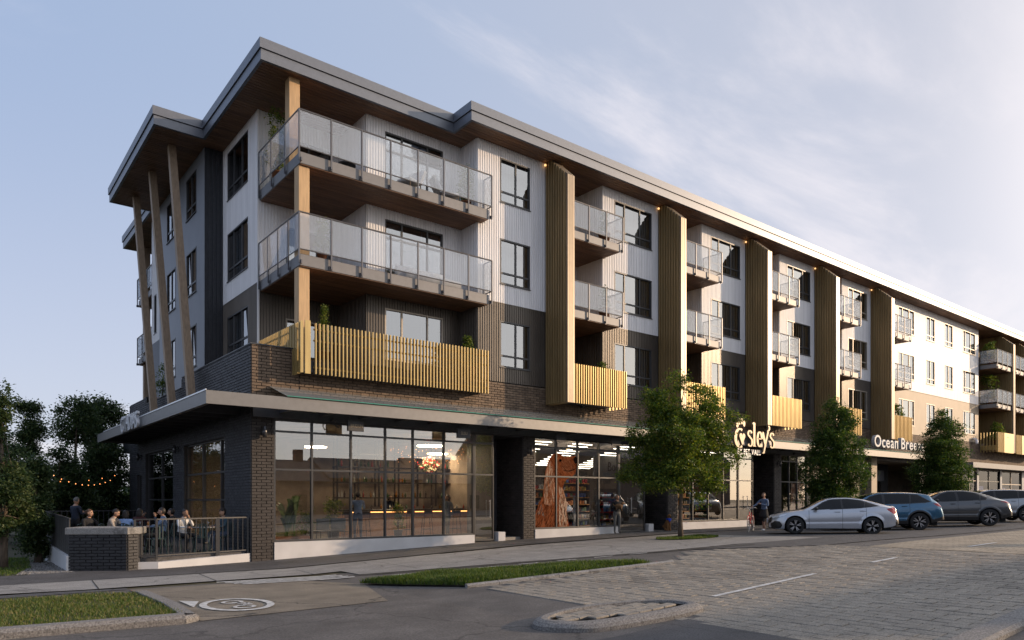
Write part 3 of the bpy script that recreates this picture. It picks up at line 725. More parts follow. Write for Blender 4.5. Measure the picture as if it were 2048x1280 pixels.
# corner inset: bay at y=1.07 (x 4.41..8.5), its left return, back wall at y=3.2 (x 1.3..4.41)
hs = []; rb = MB()
for k, (z0, z1) in enumerate(((7.0, 8.86), (9.75, 12.08), (12.95, 15.26))):
    hs.append(window('y', 1.07, 5.15, z0, 2.49, z1-z0, (0.29, 0.73), None if k == 0 else ('all', 0.72), M_frl if k == 0 else M_frm, curt=1))
wall(rb, corr, 'y', 1.07, 4.41, 8.5, ZW, ZT, hs, mi=0); wall(rb, corr, 'y', 1.07, 4.41, 8.5, 6.3, ZW-.01, hs, mi=1)
corr(rb, 'x', 4.41, 1.07, 3.2, ZW, ZT, -1, mi=0); corr(rb, 'x', 4.41, 1.07, 3.2, 6.3, ZW-.01, -1, mi=1)
hs = []
for z in FLR: hs.append(window('y', 3.2, 2.3, z+0.05, 1.75, 2.1, (0.5,), None, M_frl if z < 7 else M_frm, curt=1))
wall(rb, corr, 'y', 3.2, 1.3, 4.41, ZW, ZT, hs, mi=0); wall(rb, corr, 'y', 3.2, 1.3, 4.41, 6.3, ZW-.01, hs, mi=1)
rb.build('recess_wall', MW, B)
# far brown recess after x=58.6
for (a, b) in ((58.61, 62.3), (62.65, 66.3), (66.65, 70.5)):
    rb = MB(); corr(rb, 'y', 1.4, a, b, 5.8, ZT, -1, per=0.2, dep=0.05); rb.build('recess_wall', M_fin, B)
rb = MB(); corr(rb, 'x', 58.61, 0.0, 1.4, 5.8, ZT, -1); rb.build('recess_wall', M_fin, B)
# ---- left facade
lm = MB(); hl = []
for (z0, z1) in ((7.5, 8.98), (10.35, 12.2), (13.5, 15.35)): hl.append(window('x', 1.3, 4.19, z0, 2.39, z1-z0, (0.28, 0.68), ('all', 0.25), curt=0 if z0 > 13 else 1))
wall(lm, corr, 'x', 1.3, 3.2, 7.2, ZW, ZT, hl, mi=0); wall(lm, corr, 'x', 1.3, 3.2, 7.2, ZS-.6, ZW-.02, hl, mi=1)
lm.box(1.275, 1.3, 3.2, 7.2, ZW-.02, ZW, 1)
LMM = [M_wht, M_chr, M_drk, M_gry]; lm.build('siding', LMM, B); lm = MB(); lm.box(1.27, 1.34, 3.165, 3.2, 6.0, ZT, 0); lm.build('corner_trim', LMM, B); lm = MB()
corr(lm, 'y', 7.2, 0.60, 1.3, ZS-1.2, ZT, -1, per=0.16, dep=0.035, mi=2)
lm.build('siding', LMM, B); lm = MB()
for (a, b) in ((8.33, 9.84), (11.64, 13.16)):
    for (z0, z1) in ((7.3, 9.0), (10.3, 12.1), (13.5, 15.2)): hl.append(window('x', 0.6, a, z0, b-a, z1-z0, (0.5,), ('all', 0.25), curt=1))
wall(lm, flat, 'x', 0.6, 7.2, 14.6, ZS-1.5, ZT, hl, mi=3)
lm.build('siding', LMM, B); lm = MB()
wall(lm, corr, 'x', 0.75, 14.6, 16.8, ZW, ZT, [(15.8, 16.4, 10.0, 11.9)], mi=0); wall(lm, corr, 'x', 0.75, 14.6, 16.8, 5, ZW, [], mi=3)
window('x', 0.76, 15.8, 10.0, 0.6, 1.9, (), None, curt=0)
flat(lm, 'y', 14.6, 0.6, 0.75, 5, ZT, 1, mi=3)
corr(lm, 'y', 16.8, 0.75, 3.0, 5, ZT, 1, mi=3); flat(lm, 'x', 3.0, 16.8, 21.6, 5, ZT, -1, mi=3)
flat(lm, 'y', 21.6, 3.0, 70, 0, ZT, 1, mi=3); flat(lm, 'x', 70.4, 0, 21.6, 0, ZT, 1, mi=3)
lm.build('siding', [M_wht, M_chr, M_drk, M_gry], B)

# ---- roof: fascia in two tiers, soffit planks, membrane
def fascia(pts, z0, z1, out, name):
    mb = MB(); P = offset_poly(pts, -out); Q = offset_poly(pts, 0.10); n = len(P)
    for z in (z0, z1):
        for p in P: mb.v.append((*p, z))
    for z in (z0, z1):
        for p in Q: mb.v.append((*p, z))
    for i in range(n):
        j = (i+1) % n
        mb.f.append((i, j, n+j, n+i)); mb.m.append(0); mb.f.append((2*n+i, 3*n+i, 3*n+j, 2*n+j)); mb.m.append(0)
        mb.f.append((n+i, n+j, 3*n+j, 3*n+i)); mb.m.append(0); mb.f.append((j, i, 2*n+i, 2*n+j)); mb.m.append(0)
    return mb.build(name, M_fas, B)
RP = [(0.36, 0.2), (7.57, 0.2), (7.57, -0.95), (72, -0.95), (72, 21.9), (0.35, 21.9), (0.35, 15.4), (-1.36, 15.4), (-1.36, 6.5), (0.36, 6.5)]
fascia(RP, 15.64, 15.97, 0.0, 'roof_fascia'); fascia(RP, 15.985, 16.30, 0.045, 'roof_edge_cap')
rf = MB(); 
for (a, b, c, d_) in ((0.45, 7.6, 0.3, 22), (7.6, 72, -0.85, 22), (-1.3, 0.45, 6.6, 15.3)): rf.quad((a, c, 16.2), (b, c, 16.2), (b, d_, 16.2), (a, d_, 16.2)); rf.quad((a, c, 15.72), (a, d_, 15.72), (b, d_, 15.72), (b, c, 15.72))
rf.build('roof_deck', M_roof, B)
pk = MB()
def planks(mb, x0, x1, y0, y1, z, pw=0.16, th=0.03, gap=0.022, seed=0):
    y = y0; rr = random.Random(seed)
    while y < y1-0.02:
        ye = min(y+pw-gap, y1); x = x0
        while x < x1-0.01:
            xe = min(x1, x+rr.uniform(2.2, 4.2)); mb.box(x, xe-0.004, y, ye, z+rr.uniform(0, .002), z+th); x = xe
        y += pw
planks(pk, 7.66, 71.9, -0.86, 0.3, 15.652); planks(pk, 0.45, 8.6, 0.3, 3.35, 15.652, seed=2); planks(pk, 8.6, 71, 0.3, 1.7, 15.652, seed=8); planks(pk, 0.45, 1.4, 3.35, 6.6, 15.652, seed=3)
planks(pk, -1.27, 1.4, 6.6, 15.3, 15.652, seed=4); planks(pk, 0.45, 3.0, 15.3, 21.8, 15.652, seed=5)
pk.build('soffit_planks', M_wood, B, kind='stuff')

# ---- posts at the corner
for nm, (x, y, z0, z1) in (('post', (1.40, 0.55, 12.82, 15.65)), ('post', (1.36, -0.34, 9.6, 12.44)), ('post', (1.36, -0.34, 6.3, 9.24))):
    p = MB(); p.bbox(x, x+0.36, y, y+0.36, z0, z1, 0.012); p.build('timber_post', M_timb, B)
# ---- slanted struts
for (yb, zb, yt, xt) in ((5.45, 6.15, 7.95, -0.42), (8.1, 5.75, 10.85, -0.50), (11.1, 5.60, 13.95, -0.52)):
    s_ = MB(); w2 = 0.13
    b0 = Vector((-0.32, yb, zb-0.8)); t0 = Vector((xt, yt, 15.66)); dd = (t0-b0)/(t0.z-b0.z); b0 = b0
    n = 0
    for p in (b0, t0):
        for (ax, ay) in ((-w2, -w2), (w2, -w2), (w2, w2), (-w2, w2)): s_.v.append((p.x+ax, p.y+ay, p.z))
    for q in ((0, 3, 2, 1), (4, 5, 6, 7), (0, 1, 5, 4), (1, 2, 6, 5), (2, 3, 7, 6), (3, 0, 4, 7)): s_.f.append(q); s_.m.append(0)
    s_.build('slanted_strut', M_timb2, B)

# ---- balconies
def railing(parent, pts, ztop, zfl, spans, out=0.06, foot=0.30):
    """glass guard along polyline pts; spans = panels per leg"""
    for li, ((a, b), n) in enumerate(zip(zip(pts, pts[1:]), spans)):
        A, Bv = Vector((*a, 0)), Vector((*b, 0)); d_ = (Bv-A); L = d_.length; d_.normalize(); nn = Vector((d_.y, -d_.x, 0))
        rl = MB(); 
        for z, h in ((ztop, 0.02), (zfl+0.10, 0.014)):
            rl.tube(A+Vector((0, 0, z)), Bv+Vector((0, 0, z)), h+0.006, n=6)
        rl.build('handrail', M_rail, parent)
        for k in range(n+1):
            if k == 0 and li > 0: continue
            p = A+d_*(L*k/n); m_ = MB()
            m_.box(p.x-0.022, p.x+0.022, p.y-0.022, p.y+0.022, zfl-foot, ztop-0.01)
            q = p-nn*0.05
            m_.box(min(p.x, q.x)-0.02, max(p.x, q.x)+0.02, min(p.y, q.y)-0.02, max(p.y, q.y)+0.02, zfl-foot-0.04, zfl-foot+0.02)
            q2 = p-nn*0.07; m_.box(min(q.x, q2.x)-0.05*abs(d_.x)-.01, max(q.x, q2.x)+0.05*abs(d_.x)+.01, min(q.y, q2.y)-0.05*abs(d_.y)-.01, max(q.y, q2.y)+0.05*abs(d_.y)+.01, zfl-foot-0.06, zfl-foot+0.06)
            m_.build('guard_post', M_rail, parent)
        for k in range(n):
            p = A+d_*(L*k/n+0.03); q = A+d_*(L*(k+1)/n-0.03); g = MB(); t = nn*0.005
            z0, z1 = zfl+0.125, ztop-0.03
            vs = [p-t, q-t, q+t, p+t]
            for z in (z0, z1):
                for v_ in vs: g.v.append((v_.x, v_.y, z))
            for f_ in ((0, 3, 2, 1), (4, 5, 6, 7), (0, 1, 5, 4), (1, 2, 6, 5), (2, 3, 7, 6), (3, 0, 4, 7)): g.f.append(f_); g.m.append(0)
            g.build('glass_panel', G_bal, parent)
def balcony_slab(x0, x1, y0, y1, zb, th=0.36, seed=1):
    s_ = MB(); s_.bbox(x0, x1, y0, y1, zb+0.02, zb+th, 0.012, 0)
    o = s_.build('balcony', M_slab, B)
    p = MB(); planks(p, x0+0.03, x1-0.03, y0+0.03, y1, zb-0.002, seed=seed); p.build('underside_planks', M_wood, o, kind='stuff')
    return o
for zb, n_l in ((12.44, 3), (9.24, 4)):
    o = balcony_slab(1.36, 8.72, -0.45, 3.2, zb, 0.38, seed=int(zb))
    z = zb+0.38
    railing(o, [(1.30, 3.1), (1.30, -0.53), (8.80, -0.53), (8.80, -0.02)], z+1.28, z+0.02, [n_l, 7, 1])
for i, x0 in enumerate(F0):
    for zb in (12.46, 9.26):
        o = balcony_slab(x0+0.34, x0+3.36, -1.02, 1.55, zb, 0.34, seed=i*7+int(zb))
        railing(o, [(x0+0.40, -1.09), (x0+3.43, -1.09), (x0+3.43, -0.02)], zb+0.34+1.15, zb+0.36, [3, 1])
for x0 in (58.9, 63.1, 67.2):
    for zb in (12.46, 9.26):
        o = balcony_slab(x0, x0+3.4, -1.2, 1.4, zb, 0.34, seed=3)
        railing(o, [(x0-0.07, 0.0), (x0-0.07, -1.27), (x0+3.3, -1.27)], zb+0.34+1.15, zb+0.36, [1, 3])
for zb in (12.46, 9.26):
    o = balcony_slab(1.05, 3.0, 16.8, 21.5, zb, 0.34, seed=5)
    railing(o, [(3.0, 21.56), (1.0, 21.56), (1.0, 16.9)], zb+0.34+1.15, zb+0.36, [2, 4])
p = MB(); p.bbox(1.2, 1.52, 20.9, 21.22, 6.3, 15.65, .012); p.build('timber_post', M_timb2, B)
p = MB(); p.box(0.3, 3.0, 17.86, 21.6, 4.4, 6.3); p.build('terrace_block', M_drk, B)
# ---- gold slat screens on the first residential floor
def slats(parent, x0, x1, y, z0, z1, sp, axis='x', flip=1):
    me = MB(); me.box(-0.019, 0.019, -0.045, 0.045, 0, z1-z0); me = me.mesh('slat', M_gold)
    a = x0
    while a < x1-0.01:
        if axis == 'x': link('slat', me, parent, (a, y, z0))
        else: link('slat', me, parent, (y, a, z0), (0, 0, math.pi/2))
        a += sp
fb = MB(); fb.box(1.36, 8.62, -0.52, 3.2, 5.93, 6.28); 
o = fb.build('slat_balcony', M_drk, B)
slats(o, 1.80, 8.65, -0.62, 5.86, 7.46, 0.132)
slats(o, -0.68, 3.1, 1.32, 5.86, 7.46, 0.132, 'y')
r_ = MB(); 
for z in (6.05, 6.9, 7.25): r_.box(1.75, 8.6, -0.57, -0.545, z, z+0.05); r_.box(1.36, 1.385, -0.55, 3.1, z, z+0.05)
r_.box(1.42, 1.60, -0.71, -0.67, 5.84, 7.5); r_.build('slat_rail', M_gold, o)
for i, x0 in enumerate(F0):
    fb = MB(); fb.box(x0+0.34, x0+3.4, -0.95, 1.55, 5.9, 6.26); fb.box(x0+1.9, x0+2.05, -0.2, -0.05, 5.80, 5.9)
    o = fb.build('slat_balcony', M_drk, B)
    slats(o, x0+0.42, x0+3.62, -1.1, 5.80, 7.38, 0.132 if i < 3 else 0.20)
    if i >= 3:
        p_ = MB(); p_.box(x0+0.40, x0+3.58, -1.05, -1.02, 5.82, 7.34); p_.build('screen_panel', M_gold, o)
    r_ = MB(); 
    for z in (6.0, 6.85): r_.box(x0+0.4, x0+3.6, -1.045, -1.015, z, z+0.05)
    r_.build('slat_rail', M_gold, o)
    slats(o, -0.95, 0, x0+3.60, 5.80, 7.38, 0.20, 'y')
for x0 in (58.9, 63.1, 67.2):
    fb = MB(); fb.box(x0+0.02, x0+3.4, -1.2, 1.4, 5.9, 6.26); fb.box(x0+1.2, x0+3.38, -1.36, -1.3, 5.7, 7.3); o = fb.build('slat_balcony', M_gold, B)
    slats(o, x0-.1, x0+1.2, -1.3, 5.7, 7.3, 0.16)
    slats(o, -1.2, 0.4, x0-.1, 5.7, 7.3, 0.22, 'y')

# ---- bronze fins with ribbed cheeks and chamfered tops
def fin(x0, w_=0.34, dpt=1.35, z0=5.78, z1=15.62):
    m_ = MB(); zc = z1-0.85
    rib = 0.15; y = 0.0; ys = []
    prof = [(0, 0), (0.42, 0), (0.5, 1), (0.92, 1)]
    k = 0; pts = [(0.02, 0)]
    while k*rib < dpt-0.12:
        for (u, h) in prof:
            yy = (k+u)*rib
            if 0.02 < yy < dpt-0.12: pts.append((yy, h))
        k += 1
    pts.append((dpt-0.10, 0))
    def top(yy): return z1 if yy < 0.42 else z1-(yy-0.42)/(dpt-0.42)*0.85
    for side, sg in ((x0, -1), (x0+w_, 1)):
        n = len(m_.v)
        for (yy, h) in pts:
            xx = side+sg*h*0.06; m_.v += [(xx, -yy, z0), (xx, -yy, top(yy))]
        for i in range(len(pts)-1):
            q = (n+2*i, n+2*i+2, n+2*i+3, n+2*i+1); m_.f.append(q[::-1] if sg < 0 else q); m_.m.append(0)
    m_.box(x0+0.002, x0+w_-0.002, -dpt+.11, 1.5 if x0 < 58 else 1.2, z0+.002, z0+0.02, 0)
    # bulk core so the fin is solid
    n = len(m_.v); y1 = 1.5 if x0 < 58 else 1.2
    m_.box(x0+0.002, x0+w_-0.002, 0.0, y1, z0+.01, z1, 0)
    f_ = m_.build('fin', M_fin, B)
    c = MB(); c.box(x0-0.015, x0+w_+0.015, -dpt, -dpt+0.10, z0-0.015, zc, 0)
    # sloped cap
    n = len(c.v); yA, yB = -0.42, -dpt
    c.v += [(x0-0.02, yA, z1+.0), (x0+w_+0.02, yA, z1+.0), (x0+w_+0.02, yB, zc), (x0-0.02, yB, zc), (x0-0.02, yA, z1-.06), (x0+w_+0.02, yA, z1-.06), (x0+w_+0.02, yB+.1, zc-.06), (x0-0.02, yB+.1, zc-.06)]
    for q in ((0, 3, 2, 1)[::-1], (4, 5, 6, 7)[::-1], (0, 4, 7, 3), (1, 2, 6, 5), (0, 1, 5, 4)): c.f.append(tuple(n+i for i in q)); c.m.append(0)
    for k in (0.33, 0.66): c.box(x0+w_*k-.006, x0+w_*k+.006, -dpt-0.008, -dpt-.001, z0, zc-.01, 0)
    c.build('fin_cap', M_fincap, f_)
    if x0 < 58:
        l_ = MB(); l_.ball((x0-0.12, -0.12, z1-0.10), 0.05, 8); l_.build('fin_light', mat('lit_bulb', (1, .7, .4), emit=(1, .55, .22), estr=0.8), f_)
for x0 in F0+[62.3, 66.4, 70.6]: fin(x0)

# ---- bricks
BW, BH, BG = 0.305, 0.0935, 0.012
def brick_faces(ax, f, a0, a1, z0, z1, holes=(), s=-1, phase=0.0, bw=BW, bh=BH):
    """list of bricks (ax,f,a,z,w,h,s) covering the rectangle in running bond, skipping holes"""
    o = []; r_ = math.floor(z0/bh)
    z = r_*bh
    while z < z1-0.005:
        za, zb_ = max(z, z0), min(z+bh, z1)
        if zb_-za > 0.02:
            a = math.floor((a0-phase)/bw)*bw+phase-(bw/2 if r_ % 2 else 0)
            while a < a1:
                p, q = max(a, a0), min(a+bw, a1)
                seg = [(p, q)]
                for h in holes:
                    if h[3] > za+0.02 and h[2] < zb_-0.02:
                        ns = []
                        for (u, v_) in seg:
                            if h[0] <= u and h[1] >= v_: continue
                            if h[1] <= u or h[0] >= v_: ns.append((u, v_)); continue
                            if h[0] > u: ns.append((u, h[0]))
                            if h[1] < v_: ns.append((h[1], v_))
                        seg = ns
                for (u, v_) in seg:
                    if v_-u > 0.03: o.append((ax, f, u, za, v_-u, zb_-za, s))
                a += bw
        z += bh; r_ += 1
    return o
def put_bricks(bl, parent, m, nind, dep=0.028, name='brick', jit=0.004):
    def ctr(b):
        return (b[2]+b[4]/2, b[1], b[3]+b[5]/2) if b[0] == 'y' else (b[1], b[2]+b[4]/2, b[3]+b[5]/2)
    bl = sorted(bl, key=lambda b: sum((u-v_)**2 for u, v_ in zip(ctr(b), CAM)))
    cache = {}
    for b in bl[:nind]:
        ax, f, a, z, w_, h, s = b; g = BG/2
        kx = (round(w_, 2), round(h, 3))
        if kx not in cache:
            t = MB(); hw, hh = w_/2-g, h/2-g; e = 0.005
            t.v = [(-hw, 0, -hh), (hw, 0, -hh), (hw, 0, hh), (-hw, 0, hh), (-hw+e, -dep, -hh+e), (hw-e, -dep, -hh+e), (hw-e, -dep, hh-e), (-hw+e, -dep, hh-e)]
            t.f = [(4, 5, 6, 7), (0, 1, 5, 4), (1, 2, 6, 5), (2, 3, 7, 6), (3, 0, 4, 7)]; t.m = [0]*5
            cache[kx] = t.mesh('brick', m)
        j = random.uniform(0, jit)
        c = ctr(b)
        if ax == 'y': link(name, cache[kx], parent, (c[0], f+(j if s < 0 else -j), c[2]), (0, 0, 0 if s < 0 else math.pi))
        else: link(name, cache[kx], parent, (f+(j if s < 0 else -j), c[1], c[2]), (0, 0, -math.pi/2 if s < 0 else math.pi/2))
    if bl[nind:]:
        t = MB()
        for b in bl[nind:]:
            ax, f, a, z, w_, h, s = b; g = BG/2; e = 0.005; j = random.uniform(-jit, 0); n = len(t.v); d0 = f; d1 = f+s*(dep+j)
            q = [(a+g, z+g, d0), (a+w_-g, z+g, d0), (a+w_-g, z+h-g, d0), (a+g, z+h-g, d0), (a+g+e, z+g+e, d1), (a+w_-g-e, z+g+e, d1), (a+w_-g-e, z+h-g-e, d1), (a+g+e, z+h-g-e, d1)]
            t.v += [((u, d_, v_) if ax == 'y' else (d_, u, v_)) for (u, v_, d_) in q]
            fl = (ax == 'y') == (s < 0)
            for q in ((4, 5, 6, 7), (0, 1, 5, 4), (1, 2, 6, 5), (2, 3, 7, 6), (3, 0, 4, 7)):
                t.f.append(tuple(n+i for i in (q if fl else q[::-1]))); t.m.append(0)
        t.build('brickwork', m, parent, kind='stuff')
PIL = [(0.0, 0.70), (10.75, 11.35), (19.64, 20.38), (28.74, 29.45)]
fb_, lb_ = [], []
fb_ += brick_faces('y', 0.0, 0.0, 1.5, 4.45, 6.68); fb_ += brick_faces('y', 0.0, 1.5, 36.5, 4.45, 6.47); fb_ += brick_faces('y', 0.0, 36.5, 72, 4.7, 6.47)
pb_ = []
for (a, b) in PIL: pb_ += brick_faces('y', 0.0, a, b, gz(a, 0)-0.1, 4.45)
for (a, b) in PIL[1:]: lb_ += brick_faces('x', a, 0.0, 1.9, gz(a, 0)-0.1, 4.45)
HL = [(9.43, 14.49, 0.5, 4.0), (2.61, 7.73, 0.5, 4.0), (15.3, 16.3, 0.3, 3.1)]
lb2 = brick_faces('x', 0.0, 0.0, 8.0, 0.0, 6.68, HL) + brick_faces('x', 0.0, 8.0, 14.2, 0.0, 6.3, HL) + brick_faces('x', 0.0, 14.2, 17.86, 0.0, 6.62, HL)
front_b = bpy.data.objects.new('brick_wall', None); COL.objects.link(front_b); front_b.parent = B
put_bricks(fb_, front_b, M_brick, 300)
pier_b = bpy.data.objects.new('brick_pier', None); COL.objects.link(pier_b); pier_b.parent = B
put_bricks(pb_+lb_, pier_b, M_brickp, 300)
left_b = bpy.data.objects.new('brick_wall', None); COL.objects.link(left_b); left_b.parent = B
put_bricks(lb2, left_b, M_brickd, 300)
# mortar bed / core walls
cr = MB()
cr.box(0.002, 1.5, 0.002, 0.30, 4.45, 6.67); cr.box(1.5, 72, 0.002, 0.30, 4.45, 6.46)
for (a, b) in PIL: cr.box(a+.002, b-.002, 0.002, 1.9 if a > 1 else 0.3, gz(a, 0)-0.3, 4.45)
cr.box(0.25, 0.70, 0.3, 2.5, -0.3, 4.45)
y0 = 0.3
for (a, b, ztop) in ((0.3, 2.61, 6.66), (7.73, 8.0, 6.66), (8.0, 9.43, 6.28), (14.49, 15.3, 6.6), (16.3, 17.86, 6.6)): cr.box(0.002, 0.25, a, b, -0.2, ztop)
for (a, b, ztop) in ((2.61, 7.73, 6.66), (9.43, 14.2, 6.28), (14.2, 14.49, 6.6), (15.3, 16.3, 6.6)):
    cr.box(0.002, 0.25, a, b, 4.0 if a < 15 else 3.1, ztop); cr.box(0.002, 0.25, a, b, -0.2, 0.5 if a < 15 else .3)
cr.box(-0.001, 0.3, 17.86, 18.2, 0, 6.6); cr.box(0.3, 4, 17.9, 18.2, 0, 6.6)
cr.box(0.002, 0.25, 8.0, 8.2, 6.28, 6.66); cr.box(-0.035, 0.3, 14.2, 14.5, 6.3, 6.64)
cr.build('wall_core', M_mort, B)
cp = MB(); cp.box(-0.04, 0.3, -0.04, 8.0, 6.685, 6.72); cp.box(0.3, 1.52, -0.04, 0.3, 6.685, 6.72); cp.box(-0.04, 0.3, 8.2, 14.2, 6.305, 6.33); cp.box(1.52, 8.4, -.04, .3, 6.475, 6.488)
cp.build('parapet_coping', M_drk, B)
tr = MB(); tr.quad((0.25, 0.3, 6.0), (1.4, 0.3, 6.0), (1.4, 17.8, 6.0), (0.25, 17.8, 6.0)); tr.build('terrace_deck', M_roof, B)

# ---- canopy over the shopfronts
CY, CXL, CZ0, CZ1 = -1.45, -1.72, 4.57, 4.94
def canopy(x0, x1, left=False):
    c = MB(); c.box(x0, x1, CY, CY+0.12, CZ0, CZ1)
    if left: c.box(CXL, CXL+0.12, CY+0.12, 16.2, CZ0, CZ1); c.box(CXL+.12, 0, 16.08, 16.2, CZ0, CZ1)
    else: c.box(x0, x0+0.1, CY+0.12, -0.04, CZ0, CZ1)
    c.box(x1-0.1, x1, CY+0.12, -0.04, CZ0+.002, CZ1-.002)
    o = c.build('canopy', M_can, B)
    d_ = MB(); x = max(x0, 0)+0.8
    while x < x1-0.4:
        d_.box(x, x+0.10, CY+0.12, -0.03, CZ0+0.03, CZ0+0.28); x += 1.35
    d_.box(max(x0, 0), x1-.1, -0.16, -0.04, CZ0-0.12, CZ0+0.3)
    d_.box(x0+0.12, x1-.1, -0.9, -0.82, CZ0+0.29, CZ0+0.31)
    if left:
        y = 1.0
        while y < 15.6: d_.box(CXL+0.12, -0.03, y, y+0.10, CZ0+0.03, CZ0+0.28); y += 1.1
        d_.quad((CXL+.1, CY+.1, CZ0+0.3), (CXL+.1, 16.1, CZ0+0.3), (-.03, 16.1, CZ0+0.3), (-.03, CY+.1, CZ0+0.3))
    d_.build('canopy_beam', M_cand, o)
    g = MB(); xa = x0 if not left else 0.55
    n = int((x1-xa)/2.4); 
    for k in range(n):
        p = xa+(x1-xa)*k/n; q = xa+(x1-xa)*(k+1)/n-0.02; m_ = MB()
        m_.v = [(p, CY-0.05, CZ1+0.02), (q, CY-0.05, CZ1+0.02), (q, -0.04, 5.42), (p, -0.04, 5.42), (p, CY-0.05, CZ1+0.035), (q, CY-0.05, CZ1+0.035), (q, -0.04, 5.435), (p, -0.04, 5.435)]
        m_.f = [(0, 3, 2, 1), (4, 5, 6, 7), (0, 1, 5, 4), (1, 2, 6, 5), (2, 3, 7, 6), (3, 0, 4, 7)]; m_.m = [0]*6
        m_.build('glass_panel', G_can, o)
    e = MB(); e.box(xa, x1, CY-0.065, CY-0.052, CZ1+0.015, CZ1+0.04); e.build('glass_edge', mat('green_glass_edge', (0.05, 0.25, 0.18), 0.2), o)
    if left:
        h = MB(); h.box(CXL-0.02, CXL+0.0, CY-.03, 14.5, CZ1-0.01, CZ1+0.03); h.build('canopy_trim', mat('bright_trim', (0.75, 0.77, 0.8), 0.3, 0.3), o)
    return o
canopy(CXL, 30.5, True); 
c2 = canopy(30.6, 50.0)
cc = MB(); cc.box(54.0, 72, -1.2, -0.04, 4.35, 4.75); cc.build('canopy', mat('grey_canopy', (0.13, .13, .135), 0.5), B)

# ---- shopfront glazing
def shopfront(face, f, xs, zb, zt, rows, m=M_frm, t=0.06, dep=0.12, sill=True, doors=(), glass=G_shop, poster=None):
    """grid of mullions at xs (list), horizontal bars at rows (z). zb may be a function"""
    root = MB(); a0, a1 = xs[0], xs[-1]; zbf = zb if callable(zb) else (lambda x: zb)
    def add(x0, x1, y0, y1, z0, z1):
        if face == 'y': root.box(x0, x1, f+y0, f+y1, z0, z1)
        else: root.box(f+y0, f+y1, x0, x1, z0, z1)
    zlev = [None]+list(rows)+[zt]
    for i, x in enumerate(xs):
        add(x-(0 if i == 0 else t/2), x+(t if i == 0 else t/2 if i < len(xs)-1 else 0), 0, dep, zbf(x), zt)
    for i, (p, q) in enumerate(zip(xs, xs[1:])):
        pp = p+(t if i == 0 else t/2); qq = q-t/2; zb_ = zbf((p+q)/2)
        add(pp, qq, 0.004, dep-0.004, zb_, zb_+t)
        for r_ in rows: add(pp, qq, 0.004, dep-0.004, r_-t/2, r_+t/2)
        add(pp, qq, 0.004, dep-0.004, zt-t*0.8, zt)
    o = root.build('shopfront', m, B)
    for i, (p, q) in enumerate(zip(xs, xs[1:])):
        pp = p+(t if i == 0 else t/2); qq = q-t/2; zz = [zbf((p+q)/2)+t]+[r_ for r_ in rows]+[zt-t*.8]
        for j in range(len(zz)-1):
            za = zz[j]+(t/2 if j > 0 else 0); zc = zz[j+1]-(t/2 if j < len(zz)-2 else 0)
            g = MB()
            if face == 'y': g.box(pp, qq, f+0.05, f+0.058, za, zc)
            else: g.box(f+0.05, f+0.058, pp, qq, za, zc)
            g.build('pane', glass, o)
    return o
def plinth(x0, x1, zt, y0=-0.05):
    p = MB(); n = max(1, int((x1-x0)/1.0)); 
    p.v = []
    for k in range(n+1):
        x = x0+(x1-x0)*k/n; p.v += [(x, y0, gz(x, 0)-0.1), (x, y0, zt), (x, 0.12, zt), (x, .12, gz(x, 0)-.1)]
    for k in range(n):
        a = 4*k; p.f += [(a, a+4, a+5, a+1), (a+1, a+5, a+6, a+2)]; p.m += [0, 0]
    p.f += [(0, 1, 2, 3), (4*n+3, 4*n+2, 4*n+1, 4*n)]; p.m += [0, 0]
    return p.build('plinth', M_pl, B)
plinth(0.70, 8.35, 0.575); plinth(11.35, 16.25, 0.70); plinth(20.38, 26.6, 0.80); plinth(29.45, 32.2, 0.8)
shopfront('y', 0.02, [0.70, 1.96, 3.33, 4.62, 5.72, 7.03, 8.35], 0.58, 4.43, (2.86, 4.06))
shopfront('y', 0.02, [8.38, 9.30], 0.33, 4.43, (2.86, 4.06))
shopfront('y', 0.02, [11.35, 12.57, 13.8, 15.06, 16.29], 0.71, 4.43, (2.86, 4.06))
shopfront('y', 0.02, [16.32, 18.05], 0.42, 4.43, (2.9, 4.06))
shopfront('y', 0.02, [20.38, 21.6, 22.85, 24.1, 25.4], 0.82, 4.43, (2.9, 4.06))
shopfront('y', 0.02, [25.42, 26.75], 0.48, 4.43, (2.9, 4.06))
shopfront('y', 0.02, [29.45, 30.35, 31.2, 32.2], 0.82, 4.43, (2.9, 4.06))
shopfront('x', 0.10, [2.61, 3.4, 5.6, 7.73], 0.5, 4.0, (1.9, 2.86), sill=False)
shopfront('x', 0.10, [9.43, 11.9, 14.49], 0.5, 4.0, (1.9, 2.86))
shopfront('x', 0.05, [15.3, 16.3], 0.3, 3.1, ())
# recessed entries: ceilings, cheeks
for (a, b) in ((9.32, 10.75), (18.1, 19.64), (26.8, 28.74)):
    en = MB(); en.box(a, b, 1.7, 1.85, gz(a, 0), 4.45); en.box(a-0.02, b, 0.0, 1.7, 4.40, 4.46)
    en.box(a-0.02, a+0.08, 0.15, 1.7, gz(a, 0)-.1, 4.4); en.build('entry_recess', M_brickd, B)
for a in (9.45, 18.2):
    p = MB(); p.bbox(a, a+0.35, -0.08, 0.25, gz(a, 0)-0.05, gz(a, 0)+0.36, 0.01); p.build('corner_plinth', M_pl, B)
hd = MB(); 
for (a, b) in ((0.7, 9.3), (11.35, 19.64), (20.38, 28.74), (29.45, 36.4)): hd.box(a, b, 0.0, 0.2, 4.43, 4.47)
hd.build('shopfront_head', M_cand, B)
